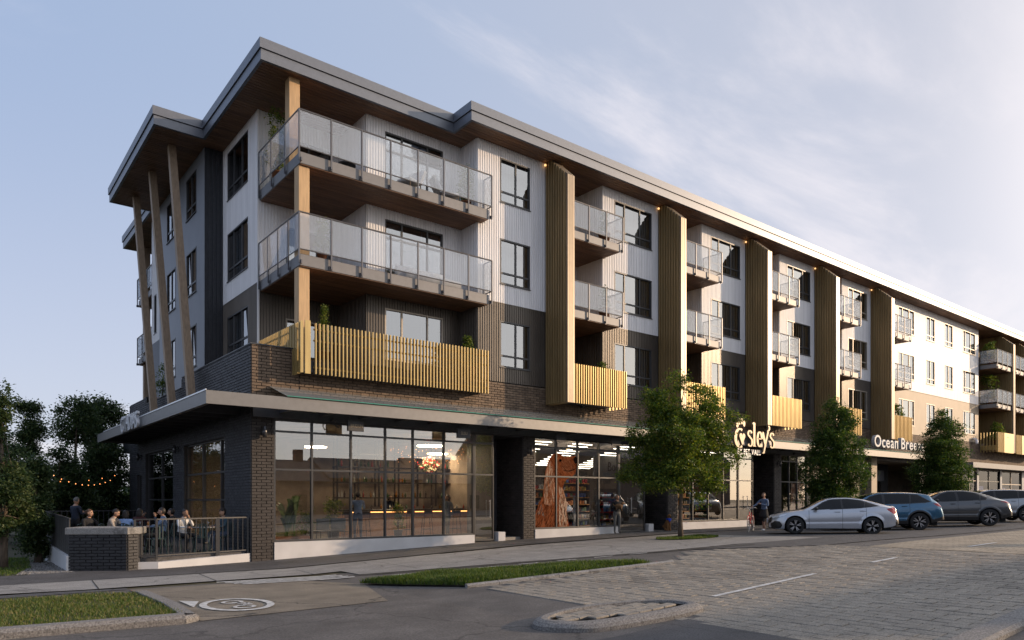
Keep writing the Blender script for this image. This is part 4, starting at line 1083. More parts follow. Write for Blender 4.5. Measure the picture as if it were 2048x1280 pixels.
# door handles
for (x, z) in ((8.47, 1.2), (16.45, 1.3), (25.5, 1.4)):
    h = MB(); h.tube((x+0.6, -0.06, z), (x+0.6, -0.06, z+0.7), 0.015); h.tube((x+.6, -.06, z+.05), (x+.6, .02, z+.05), .012); h.tube((x+.6, -.06, z+.65), (x+.6, .02, z+.65), .012); h.build('door_handle', mat('steel', (0.5, .5, .5), .3, .9), B)

# ---- residential entrance and far shops
ew = MB()
ew.box(32.2, 36.5, 0.0, 0.2, gz(33, 0)-.1, 4.45, 0); 
ew.box(36.5, 47.5, 2.2, 2.4, gz(40, 0)-.1, 4.6, 1)
ew.box(47.5, 54.0, 0.0, 0.2, gz(50, 0)-.1, 4.7, 1)
ew.box(39.45, 40.2, -0.35, 0.2, gz(40, 0)-.1, 4.7, 2); ew.box(37.6, 39.45, 0.1, .2, gz(40, 0)-.1, 4.7, 0)
ew.box(36.5, 47.5, 0.0, 2.2, 4.60, 4.7, 3)
ew.box(41.2, 46.2, 1.9, 2.15, 3.25, 4.0, 4)
ew.build('entrance_wall', [M_chr, M_drk, M_tan, M_cand, M_fas], B)
shopfront('y', 2.0, [41.3, 42.7, 44.2, 46.0], gz(42, 0), 3.25, (2.4,), t=0.08)
shopfront('y', 0.02, [54.0, 55.4, 56.8, 58.2], gz(55, 0)+0.3, 4.3, (1.9, 3.4), M_frl, glass=G_far)
shopfront('y', 0.02, [58.6, 61, 63.4], gz(60, 0)+0.1, 4.3, (3.4,), M_frm, glass=G_far)
shopfront('y', 0.02, [63.8, 66.2, 68.8], gz(65, 0)+0.1, 4.3, (3.2,), M_frl, glass=G_far)
ps = MB(); 
for (a, b) in ((58.2, 58.6), (63.4, 63.8), (68.8, 72)): ps.box(a, b, -.04, 0.3, gz(a, 0)-.1, 4.4)
ps.build('entrance_wall', M_fas, B)
bl = MB(); bl.box(59.2, 60.6, 0.3, 0.34, 1.1, 3.0, 0); bl.box(64.8, 66.0, .3, .34, 1.1, 2.9, 0); bl.box(65.2, 65.9, .25, .29, 1.5, 1.9, 1)
bl.build('window_poster', [mat('blue_print', (0.03, 0.09, 0.42), .6), mat('red_print', (0.6, .03, .03), .6)], B)
pb = MB(); pb.box(0.3, 70, 8.0, 8.15, -0.2, 4.6); pb.box(11.0, 11.2, 1.95, 8, 0, 4.5); pb.box(27.6, 27.8, 1.9, 8, 0, 4.5); pb.box(36.5, 36.7, 0.3, 8, 0, 4.5); pb.box(0.26, 72, 0.31, 8.0, 4.47, 4.6)
pb.box(0.26, 0.4, 17.8, 17.85, 0, 4); pb.box(4.9, 5.0, 8.15, 17.8, 0, 4.5); pb.box(0.3, 5, 8.2, 17.8, 4.5, 4.6)
pb.build('shop_partition', mat('shop_wall', (0.27, 0.22, 0.175), 0.9, var=0.3, scale=1.5, detail=8, bump=.3, bscale=12), B)
fl = MB(); fl.box(0.3, 11.0, 0.15, 17.8, 0.2, 0.42); fl.box(11.2, 36.5, 0.15, 8, 0.2, 0.44); fl.box(47.5, 70, .2, 8, .2, .8)
fl.build('shop_floor', mat('shop_floor_concrete', (0.2, .19, .175), 0.5), B)
# wall lamps
def sconce(x, y, z, face, label):
    m_ = MB()
    if face == 'y': m_.box(-0.05, 0.05, -0.03, 0, -0.10, 0.10); m_.box(-0.02, 0.02, -0.10, -0.03, -0.02, 0.02); m_.lathe([(0.0, -0.16), (0.065, -0.16), (0.065, 0.16), (0.0, 0.16)], (0, -0.14, 0), 'z', 14)
    else: m_.box(-0.03, 0, -0.05, 0.05, -0.10, 0.10); m_.box(-0.10, -.03, -0.02, 0.02, -0.02, 0.02); m_.lathe([(0.0, -0.16), (0.065, -0.16), (0.065, 0.16), (0.0, 0.16)], (-0.14, 0, 0), 'z', 14)
    o = m_.build('wall_lamp', mat('lamp_metal', (0.12, .12, .125), .3, .7), None, True); o.location = (x, y, z); tag(o, label, 'wall lamp', 'cylinder wall lamps on the brick piers')
sconce(0.36, -0.03, 4.0, 'y', 'cylinder wall lamp on the brick corner pier beside the cafe window')
sconce(11.05, -0.03, 3.85, 'y', 'cylinder wall lamp on the brick pier left of the dog poster')
sconce(29.1, -0.03, 3.9, 'y', 'cylinder wall lamp on the brick pier behind the silver car')
sconce(-0.03, 8.55, 3.9, 'x', 'cylinder wall lamp on dark brick between the two patio windows')
sconce(-0.03, 15.4, 3.9, 'x', 'cylinder wall lamp at the far end of the patio wall')
# ------------------------------------------------------------------ signs
M_sign = mat('brushed_sign_metal', (0.26, 0.215, 0.155), 0.38, 0.35, var=0.06)
M_sign2 = mat('grey_sign_face', (0.33, 0.36, 0.40), 0.5, 0.1, var=0.05)
M_sign3 = mat('silver_sign', (0.62, 0.64, 0.67), 0.4, 0.3, var=0.05)
def glyph_mesh(ch, size, ext, m, bold=0.0):
    cu = bpy.data.curves.new('t', 'FONT'); cu.body = ch; cu.size = size; cu.extrude = ext; cu.offset = bold; cu.resolution_u = 3
    ob = bpy.data.objects.new('t', cu); COL.objects.link(ob); bpy.context.view_layer.update()
    me = bpy.data.meshes.new_from_object(ob.evaluated_get(bpy.context.evaluated_depsgraph_get())); bpy.data.objects.remove(ob); bpy.data.curves.remove(cu)
    me.materials.clear(); me.materials.append(m); return me
def text_thing(name, label, cat, s, loc, rot, size, ext, m, sx=1.0, gap=0.1, space=0.35, bold=0.0, widths=None):
    root = thing(name, label, cat, loc); root.rotation_euler = rot
    x = 0
    for ch in s:
        if ch == ' ': x += size*space*sx; continue
        me = glyph_mesh(ch, size, ext, m, bold)
        xs = [v.co.x for v in me.vertices]; x0, x1 = min(xs), max(xs)
        for v in me.vertices: v.co.x = (v.co.x-x0)*sx; v.co = Vector((v.co.x, v.co.z, v.co.y))   # stand it up: faces -y
        me.flip_normals() if False else None
        link('letter', me, root, (x, 0, 0)); x += (x1-x0)*sx+gap*size*sx
    return root
o = text_thing('ocean_breeze_sign', 'silver Ocean Breeze lettering standing on the entrance canopy edge', 'sign', 'Ocean Breeze', (36.95, -1.60, 5.13), (0, 0, 0), 1.02, 0.10, M_sign2, sx=1.12, gap=0.10, space=0.30, bold=0.012)
text_thing('cafe_sign', 'tall silver block letters on the canopy edge above the patio', 'sign', 'CTHDIAS', (-1.83, 9.75, 4.55), (0, 0, -math.pi/2), 0.86, 0.05, M_sign3, sx=0.86, gap=0.08, bold=0.006)
# serif wordmark built from strokes that swell on the downstroke
def stroke(mb, pts, wmin, wmax, y0, y1, closed=False):
    P = [Vector((p[0], p[1])) for p in pts]; n = len(P); L, Rr = [], []
    for i, p in enumerate(P):
        a = P[i-1] if (i or closed) else P[i]; b = P[(i+1) % n] if (i < n-1 or closed) else P[i]
        d_ = (b-a).normalized(); wv = (wmin+(wmax-wmin)*abs(d_.y)**1.3)/2
        if len(pts[i]) > 2: wv *= pts[i][2]
        nn = Vector((-d_.y, d_.x)); L.append(p+nn*wv); Rr.append(p-nn*wv)
    k = len(mb.v); m_ = n
    for q in (L, Rr):
        for y in (y0, y1):
            for p in q: mb.v.append((p.x, y, p.y))
    rng = range(n if closed else n-1)
    for i in rng:
        j = (i+1) % n
        mb.f += [(k+i, k+2*m_+i, k+2*m_+j, k+j), (k+m_+j, k+3*m_+j, k+3*m_+i, k+m_+i), (k+j, k+m_+j, k+m_+i, k+i), (k+2*m_+i, k+3*m_+i, k+3*m_+j, k+2*m_+j)]; mb.m += [0]*4
    if not closed:
        for i in (0, n-1): mb.f.append((k+i, k+m_+i, k+3*m_+i, k+2*m_+i)); mb.m.append(0)
def arc(cx, cy, rx, ry, a0, a1, n=14): return [(cx+rx*math.cos(R(a0+(a1-a0)*i/n)), cy+ry*math.sin(R(a0+(a1-a0)*i/n))) for i in range(n+1)]
root = thing('pet_shop_sign', 'large gold serif pet shop wordmark with paw print above the canopy', 'sign', (21.0, -1.60, 4.55))
YF, YB = -0.05, 0.05; WM, WX = 0.05, 0.17
def gl(name, fn):
    mb = MB(); fn(mb); return mb.build(name, M_sign, root)
def gB(mb):
    stroke(mb, [(0.25, 0), (0.25, 1.15)], WM, WX, YF, YB); stroke(mb, [(0.05, 1.13), (0.45, 1.13)]+arc(0.45, 0.88, .30, .25, 90, -90)+[(0.25, 0.63)], WM, WX, YF, YB)
    stroke(mb, [(0.3, .62), (0.5, .62)]+arc(0.52, 0.32, .36, .31, 90, -90)+[(0.05, 0.01)], WM, WX, YF, YB)
gl('letter', gB)
def go(mb):   # o as a paw: crescent ring, heart pad and four toes
    stroke(mb, arc(2.08, 0.36, .36, .44, 60, 300, 24), .07, .22, YF, YB)
    pad = [(2.22, .02)]+arc(2.12, .46, .13, .13, 200, 60, 8)+[(2.22, .47)]+arc(2.34, .46, .13, .13, 120, -20, 8); mb.extrude([(a, b) for a, b in pad], 'xz', YF-.03, YB-.01)
    for (a, b, rx, rz) in ((1.86, .98, .10, .13), (2.04, 1.17, .085, .17), (2.24, 1.20, .08, .17), (2.43, 1.08, .09, .15)):
        mb.extrude(arc(a, b, rx, rz, 0, 345, 16), 'xz', YF, YB)
gl('paw_emblem', go)
def gs_(x, s=1.0):
    def f(mb): stroke(mb, [(x+.34*s, .62*s+.02)]+arc(x+.2*s, .60*s, .15*s, .16*s, 30, 200, 10)+arc(x+.22*s, .2*s, .18*s, .2*s, 60, -150, 12), WM, WX*.85, YF, YB)
    return f
gl('letter', gs_(2.72))
gl('letter', lambda mb: (stroke(mb, [(3.30, 0.0), (3.30, 1.18)], WM, WX, YF, YB), stroke(mb, [(3.17, .02), (3.43, .02)], WM, WX, YF-.001, YB+.001), stroke(mb, [(3.16, 1.12), (3.30, 1.18)], WM, WX, YF+.003, YB-.003)))
gl('letter', lambda mb: stroke(mb, [(3.58, .40), (3.95, .40)]+arc(3.77, .38, .19, .36, 5, 320, 22), WM, WX, YF, YB))
gl('letter', lambda mb: (stroke(mb, [(4.02, .74), (4.06, .72), (4.27, .12)], WM, WX, YF, YB), stroke(mb, [(4.52, .80), (4.27, .12), (4.14, -.28), (4.02, -.30)], WM, WX*.8, YF-.002, YB+.002)))
gl('letter', lambda mb: stroke(mb, arc(4.55, .98, .09, .11, 100, -80, 8)+[(4.46, .80)], WM, WX*.8, YF, YB))
gl('letter', gs_(4.68, .98))
text_thing('shop_subtitle_sign', 'thin BY PET VALU letters hanging under the canopy edge', 'sign', 'BY PET VALU', (23.05, -1.52, 4.14), (0, 0, 0), 0.38, 0.02, M_sign3, sx=0.80, gap=0.12, space=0.42)
# small hanging signs under the canopy
def blade(x, z, s, label, ls=1.0):
    root = thing('hanging_sign', label, 'sign', (x, -0.75, z)); b = MB(); b.bbox(-0.28, 0.28, -0.05, 0.05, -0.17, 0.17, 0.01); b.build('sign_box', M_cand, root)
    h = MB(); h.box(-.2, -.17, -.01, .01, .17, .34); h.box(.17, .2, -.01, .01, .17, .34); h.build('bracket', M_cand, root)
    xx = -0.19*ls
    for ch in s:
        me = glyph_mesh(ch, 0.16, 0.004, M_sign)
        mn = min(v.co.x for v in me.vertices); mxx = max(v.co.x for v in me.vertices)
        for v in me.vertices: v.co = Vector(((v.co.x-mn)*.75, v.co.z, v.co.y))
        link('letter', me, root, (xx, -0.056, -0.055)); xx += (mxx-mn)*.75+0.014
blade(3.1, 4.3, 'BRIDUN', 'small dark BRIDUN sign hanging over the cafe window')
blade(7.35, 4.3, 'SUSU', 'small dark hanging sign near the cafe door', .75)
blade(12.1, 4.4, '', 'blank dark sign box hanging above the dog poster')
blade(15.3, 4.4, '', 'blank dark sign box hanging left of the pet shop door')
c = MB(); c.path([(2.55, -.3, 4.55), (2.55, -.4, 4.35), (2.62, -.4, 4.25), (2.75, -.4, 4.27), (2.8, -.4, 4.38)], 0.02); c.box(2.45, 2.65, -.45, -.2, 4.45, 4.5); tag(c.build('canopy_hook', M_cand), 'dark curled cable hook under the cafe canopy', 'hook')
c = MB(); c.box(57.2, 57.32, -0.3, 0.0, 6.7, 6.8); c.lathe([(0, -.14), (.10, -.12), (.12, 0), (.12, .22), (0, .24)], (57.26, -.32, 6.45), 'z', 14); tag(c.build('security_camera', mat('white_plastic', (.75, .75, .77), .4), None, True), 'white dome security camera under the far brick parapet', 'camera')

# ------------------------------------------------------------------ trees and plants
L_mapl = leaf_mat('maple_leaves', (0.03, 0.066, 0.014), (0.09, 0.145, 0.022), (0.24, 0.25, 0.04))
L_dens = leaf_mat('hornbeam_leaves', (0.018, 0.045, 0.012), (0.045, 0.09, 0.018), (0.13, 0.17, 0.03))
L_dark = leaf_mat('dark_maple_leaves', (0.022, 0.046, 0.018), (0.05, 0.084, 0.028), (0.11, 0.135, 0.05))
L_pot = leaf_mat('potted_leaves', (0.04, 0.09, 0.02), (0.10, 0.16, 0.03), (0.28, 0.28, 0.07))
M_bark = mat('bark', (0.10, 0.075, 0.055), 0.9, var=0.35, scale=8, stretch=(3, 3, .6), bump=.6, bscale=30)
def leaves_mesh(name, C, per, spread, size, m, rng, droop=0.3, flat=0.6):
    """C = clump centres (n,3); each clump gets `per` folded leaves"""
    N = len(C)*per; base = np.repeat(C, per, 0); sp = np.repeat(rng.uniform(0.6, 1.35, len(C)), per)[:, None]
    P = base+rng.normal(0, 1, (N, 3))*np.array(spread)*sp
    yaw = rng.uniform(0, 2*math.pi, N); pit = rng.normal(-droop, 0.5, N); s = size*rng.uniform(0.6, 1.35, N)
    d = np.stack([np.cos(yaw)*np.cos(pit), np.sin(yaw)*np.cos(pit), np.sin(pit)], 1)
    up = rng.normal(0, 1, (N, 3))*0.55+np.array([0, 0, 1.0]); sd = np.cross(d, up); sd /= np.linalg.norm(sd, axis=1)[:, None]+1e-9
    nn = np.cross(sd, d); s = s[:, None]; wv = flat*0.5
    v0 = P; v1 = P+d*s*0.45+sd*s*wv+nn*s*0.10; v2 = P+d*s; v3 = P+d*s*0.45-sd*s*wv+nn*s*0.10
    V = np.stack([v0, v1, v2, v3], 1).reshape(-1, 3)
    me = bpy.data.meshes.new(name); me.vertices.add(4*N); me.vertices.foreach_set('co', V.astype(np.float32).ravel())
    idx = np.arange(N)*4; tri = np.stack([idx, idx+1, idx+2, idx, idx+2, idx+3], 1).ravel()
    me.loops.add(6*N); me.loops.foreach_set('vertex_index', tri.astype(np.int32)); me.polygons.add(2*N)
    me.polygons.foreach_set('loop_start', (np.arange(2*N)*3).astype(np.int32)); me.materials.append(m); me.update(calc_edges=True); me.validate(); return me
def crown_pts(lobes, n, rng, shell=0.55):
    """random clump centres inside a union of ellipsoids, denser toward the skin"""
    o = []; wts = np.array([l[3]*l[4]*l[5] for l in lobes]) ** 0.75; wts /= wts.sum()
    for _ in range(n):
        l = lobes[rng.choice(len(lobes), p=wts)]
        u = rng.normal(0, 1, 3); u /= np.linalg.norm(u); r_ = rng.uniform(shell, 1.0) if rng.rand() < 0.8 else rng.uniform(0.1, 1)
        o.append((l[0]+u[0]*l[3]*r_, l[1]+u[1]*l[4]*r_, l[2]+u[2]*l[5]*r_))
    return np.array(o)
def make_tree(name, label, loc, H, lobes, trunk_r, trunk_h, nclump, per, spread, size, m, seed, cat='tree', group=None, lean=(0, 0), nlimb=14, trunks=None):
    rng = np.random.RandomState(seed); rr = random.Random(seed)
    t = thing(name, label, cat, loc, 0, group)
    C = crown_pts(lobes, nclump, rng)
    tb = MB(); pts = []; k = 9
    for i in range(k+1):
        f = i/k; pts.append((lean[0]*f+0.05*math.sin(f*5+seed), lean[1]*f+0.04*math.sin(f*7), H*0.86*f-0.05))
    tb.path(pts, [trunk_r*(1.25 if i == 0 else 1)*(1-0.9*i/k)+0.008 for i in range(k+1)], 10)
    tb.build('trunk', M_bark, t, True)
    lb = MB(); tips = C[rng.choice(len(C), min(nlimb*5, len(C)), replace=False)]
    for i in range(nlimb):
        q = tips[i]; hz = min(max(trunk_h, q[2]-0.35*math.hypot(q[0], q[1])-0.3), H*0.8); f = min(1, hz/(H*0.86)); a = Vector((lean[0]*f, lean[1]*f, hz)); e = Vector(q)
        mid = a.lerp(e, 0.5)+Vector((0, 0, -0.10*(e-a).length)); r0 = trunk_r*0.42*(1-0.6*hz/H)
        lb.path([a, a.lerp(mid, .6), mid, mid.lerp(e, .6), e], [r0, r0*.8, r0*.6, r0*.35, 0.008], 6)
        for j in range(4):
            q2 = Vector(tips[(i*4+j+nlimb) % len(tips)])
            if (q2-mid).length < H*0.3: lb.path([mid, mid.lerp(q2, .5)+Vector((0, 0, -.05)), q2], [r0*.45, r0*.3, 0.006], 5)
    lb.build('limbs', M_bark, t, True)
    link('foliage', leaves_mesh('foliage', C, per, spread, size, m, rng), t)['kind'] = 'stuff'
    return t
# camera-right and camera-forward axes, so that a crown can be described the way it is seen; depth stays real
RX = Vector((math.sin(TH), -math.cos(TH), 0)); FX = Vector((math.cos(TH), math.sin(TH), 0))
def lob(u, z, ru, rz, d=0.0, rd=None):
    p = RX*u+FX*d; rd = rd or ru; r_ = (ru+rd)/2; return (p.x, p.y, z, r_, r_, rz)
ML = [lob(-.1, 3.6, 1.35, 1.3), lob(-.9, 3.3, .95, .75, .3), lob(-.5, 5.0, .75, .75), lob(-.15, 5.9, .3, .5), lob(-1.1, 4.8, .5, .8, -.3), lob(.9, 4.4, .8, .8), lob(1.35, 3.9, .7, .55, .4), lob(.55, 5.1, .5, .6, -.4),
      lob(1.1, 5.3, .3, .5, .2), lob(-1.5, 2.5, .75, .38), lob(-2.1, 2.35, .45, .16), lob(-.7, 2.2, 1.0, .45, -.4), lob(.7, 2.6, .9, .6), lob(1.7, 3.0, .7, .4, .2), lob(1.3, 2.0, .55, .35, .3), lob(.55, 1.45, .28, .5, -.1), lob(1.9, 4.5, .35, .35), lob(0, 2.6, .9, .7, -.8), lob(-.2, 3.9, 1, .9, -1), lob(-1.4, 3.9, .6, .5)]
make_tree('street_tree', 'loose green maple in a round grass pit in front of the pet shop', (14.1, -5.2, gz(14.1, -5.2)), 6.3, ML, 0.085, 1.9, 520, 105, (.145, .145, .085), 0.088, L_mapl, 5, nlimb=22)
D2 = [(0, 0, 1.6, 1.45, 1.45, 0.95), (0, 0, 2.6, 1.6, 1.6, 1.2), (0, 0, 3.7, 1.35, 1.35, 1.1), (0, 0, 4.8, .95, .95, .9), (0, 0, 5.6, .5, .5, .6), (.8, .2, 3.0, .8, .8, .7), (-.7, -.3, 4.1, .7, .7, .6), (.3, -.5, 5.0, .5, .5, .7)]
make_tree('hornbeam', 'dense egg shaped dark green tree behind the silver car', (25.7, -5.0, gz(25.7, -5)), 6.1, D2, 0.09, 1.2, 820, 74, (.13, .13, .09), 0.088, L_dens, 8, group='dense street trees')
D3 = [(a, b, c*1.02, d*1.04, e*1.04, f) for (a, b, c, d, e, f) in D2]+[(1.0, .6, 2.2, .8, .8, .8), (.3, .1, 6.0, .35, .35, .6)]
make_tree('hornbeam', 'tall dense dark green tree hiding the end of the Ocean Breeze sign', (38.0, -5.0, gz(38, -5)), 6.6, D3, 0.09, 1.2, 820, 70, (.14, .14, .10), 0.096, L_dens, 13, group='dense street trees')
def rlobes(rng, H, Wd, n, z0=1.2, conic=0.6):
    o = []
    for i in range(n):
        f = rng.uniform(0, 1)**0.9; z = z0+(H-z0)*f; rad = Wd*(1-conic*f)*rng.uniform(.2, 1.0); a = rng.uniform(0, 6.28); r_ = Wd*(0.42-0.25*f)*rng.uniform(.7, 1.2)
        o.append((math.cos(a)*rad*.7, math.sin(a)*rad*.7, min(z, H-r_*.6), r_, r_, r_*rng.uniform(.8, 1.5)))
    for k in range(4): o.append((rng.uniform(-.25, .25)*Wd, rng.uniform(-.25, .25)*Wd, H-rng.uniform(.3, 1.0), Wd*.13, Wd*.13, .55))
    return o
for i, (lab, x, y, H, Wd, z0, sd, sp, sz, nc) in enumerate([
    ('slender dark tree at the left picture edge with its trunk in the lawn', -6.1, 2.3, 4.9, 1.0, .8, 31, .16, .085, 600),
    ('low dark tree with a thick leafy base beside the gravel strip', -5.15, 3.9, 3.2, 0.85, .3, 32, .16, .085, 560),
    ('narrow pointed dark tree between the left edge tree and the broad maple', -4.6, 13.6, 5.9, 1.15, .4, 33, .2, .10, 600),
    ('broad dark maple rising behind the standing waiter', -2.3, 18.6, 6.9, 2.3, .9, 34, .26, .13, 900),
    ('large dark maple whose crown touches the patio canopy', -0.6, 22.5, 7.4, 3.0, .9, 35, .30, .15, 900),
    ('dark leafy tree filling the gap left of the broad maple', -6.2, 16.5, 6.0, 1.9, .5, 36, .26, .13, 700),
    ('dark tree far back at the left picture edge', -10.2, 16.0, 7.0, 2.2, .4, 37, .28, .14, 700),
    ('low bushy tree right behind the far patio railing', -3.3, 15.4, 4.3, 1.7, .2, 39, .24, .12, 620),
    ('low bushy tree at the rear left corner of the brick wall', -1.0, 19.6, 4.8, 1.9, .2, 40, .24, .12, 620),
    ('shadowy tree behind the patio fence at its far end', -5.0, 25.0, 6.4, 2.6, .4, 38, .28, .15, 700)]):
    rg = np.random.RandomState(sd)
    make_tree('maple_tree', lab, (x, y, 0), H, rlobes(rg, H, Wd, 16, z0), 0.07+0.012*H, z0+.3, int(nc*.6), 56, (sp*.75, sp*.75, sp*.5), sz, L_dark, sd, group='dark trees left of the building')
# far hedge closing the view under the crowns
hg = MB(); fw = np.random.RandomState(3)
pts_ = np.stack([fw.uniform(-60, 6, 900), fw.uniform(34, 46, 900), fw.uniform(0.2, 3.4, 900)], 1)
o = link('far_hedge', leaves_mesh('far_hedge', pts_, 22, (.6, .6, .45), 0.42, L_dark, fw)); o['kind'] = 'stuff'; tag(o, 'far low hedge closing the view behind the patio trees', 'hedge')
# ---- potted plants
M_pot = mat('terracotta', (0.28, 0.12, 0.06), 0.8, var=.15); M_potd = mat('dark_pot', (0.05, 0.05, 0.05), 0.6)
def plant(label, loc, H, Wd, seed, pot=0.3, n=70, per=16, m=None, sz=0.07, cone=0.5, potm=None):
    rng = np.random.RandomState(seed); t = thing('potted_plant', label, 'plant', loc)
    p = MB(); p.lathe([(0, 0), (pot*.36, 0), (pot*.5, pot*.95), (pot*.54, pot*.95), (pot*.54, pot), (pot*.44, pot), (pot*.44, pot*.9), (0, pot*.9)], (0, 0, 0), 'z', 16); p.build('pot', potm or M_pot, t, True)
    C = []
    for _ in range(n):
        f = rng.uniform(0, 1); r_ = Wd/2*(1-cone*f)*math.sqrt(rng.uniform(0, 1)); a = rng.uniform(0, 6.28); C.append((r_*math.cos(a), r_*math.sin(a), pot+0.08+(H-pot-0.1)*f))
    C = np.array(C); s_ = MB()
    for q in C[::6]: s_.path([(0, 0, pot*.85), (q[0]*.3, q[1]*.3, pot+(q[2]-pot)*.5), tuple(q)], [.012, .008, .003], 5)
    s_.build('stem', M_bark, t)
    link('foliage', leaves_mesh('foliage', C, per, (.05, .05, .05), sz, m or L_pot, rng, 0.0), t)['kind'] = 'stuff'
    return t
Z5, Z4, Z3 = 12.83, 9.63, 6.29
plant('tall potted shrub beside the post on the top corner balcony', (1.72, 2.4, Z5), 2.6, .75, 1, .42, 120, 18, L_mapl, .07, .1)
plant('leafy potted shrub at the right end of the top corner balcony', (8.2, .35, Z5), 1.75, .75, 2, .4, 90, 16)
plant('potted shrub behind frosted glass at the corner of the middle balcony', (2.35, .15, Z4), 1.4, .6, 3, .32, 80, 16, potm=M_pot)
plant('small cone shaped conifer poking over the left end of the gold slats', (2.5, .35, Z3), 2.05, .42, 4, .5, 80, 16, None, .06, .85)
plant('round bright shrub above the right end of the long gold screen', (8.15, .12, Z3), 1.75, .62, 5, .6, 90, 16)
plant('wild bushy plant beside the first bronze fin under the roof', (13.0, .35, Z5), 2.6, .95, 6, .6, 110, 16, L_mapl, .08, .1)
plant('small bright shrub on the first top balcony', (14.9, -.45, Z5-.02), 1.45, .42, 7, .5, 60, 14)
plant('small bright shrub on the first middle balcony', (14.9, -.45, Z4-.02), 1.4, .42, 8, .5, 60, 14)
plant('yellowish shrub above the first short gold screen', (14.85, -.4, 6.27), 1.55, .6, 9, .5, 80, 14)
plant('climbing dark plant beside the second bronze fin on the middle floor', (19.7, .1, Z4-.02), 2.4, .5, 10, .4, 80, 14, L_mapl, .07, .1)
plant('green shrub above the gold screen beside the Ocean Breeze sign', (42.9, -.5, 6.27), 2.0, 1.1, 11, .5, 90, 16, None, .1)
plant('bright plant on the far top balcony at the right', (59.6, -.5, 12.8), 1.9, 1.4, 12, .5, 90, 16, None, .13)
plant('dark trailing plant on the far middle balcony', (60.4, -.2, 9.6), 2.6, 1.5, 13, .5, 90, 16, L_mapl, .13, .2)
plant('green plant above the far gold screen at the right', (60.9, -.6, 6.27), 1.9, 1.5, 14, .5, 90, 16, None, .13)
plant('small leafy pot on the terrace under the slanted struts', (0.5, 13.6, 6.05), 2.1, .6, 15, .5, 70, 14, L_mapl, .08, .2)
# ------------------------------------------------------------------ cars
def cpaint(name, col, rough=0.3, metal=0.5):
    m = mat(name, col, rough*.8, metal, var=0.03, scale=30, coat=1.0); m.node_tree.nodes['Principled BSDF'].inputs['Coat Roughness'].default_value = 0.02; return m
M_tyre = mat('tyre_rubber', (0.018, 0.018, 0.018), 0.85, bump=.3, bscale=90); M_blk = mat('black_trim', (0.014, 0.014, 0.015), 0.35); M_gap = mat('panel_gap', (0.006, .006, .006), .9)
M_cgl = mat('car_glass', (0.008, 0.009, 0.010), 0.03, 0.0, spec=0.32); M_rim = mat('dark_alloy', (0.05, .05, .052), .3, .8); M_rim2 = mat('silver_alloy', (0.55, .55, .56), .28, .9)
M_tail = mat('tail_lamp', (0.35, 0.01, 0.012), 0.12, spec=.8); M_head = mat('head_lamp', (0.72, .74, .78), 0.1, .1, spec=.9); M_amb = mat('amber_reflector', (.7, .2, .02), .25)
def interp(pts, x):
    xs = [p[0] for p in pts]; n = len(xs)
    if x <= xs[0]: return pts[0][1]
    if x >= xs[-1]: return pts[-1][1]
    i = max(k for k in range(n) if xs[k] <= x); i = min(i, n-2)
    x0, y0 = pts[i]; x1, y1 = pts[i+1]
    def sl(k):
        if k <= 0 or k >= n-1: return (pts[min(k+1, n-1)][1]-pts[max(k-1, 0)][1])/(pts[min(k+1, n-1)][0]-pts[max(k-1, 0)][0])
        a = (pts[k][1]-pts[k-1][1])/(pts[k][0]-pts[k-1][0]); b = (pts[k+1][1]-pts[k][1])/(pts[k+1][0]-pts[k][0])
        return 0 if a*b <= 0 else 2*a*b/(a+b)
    h = x1-x0; t = (x-x0)/h; m0, m1 = sl(i)*h, sl(i+1)*h
    return (2*t**3-3*t**2+1)*y0+(t**3-2*t**2+t)*m0+(-2*t**3+3*t**2)*y1+(t**3-t**2)*m1
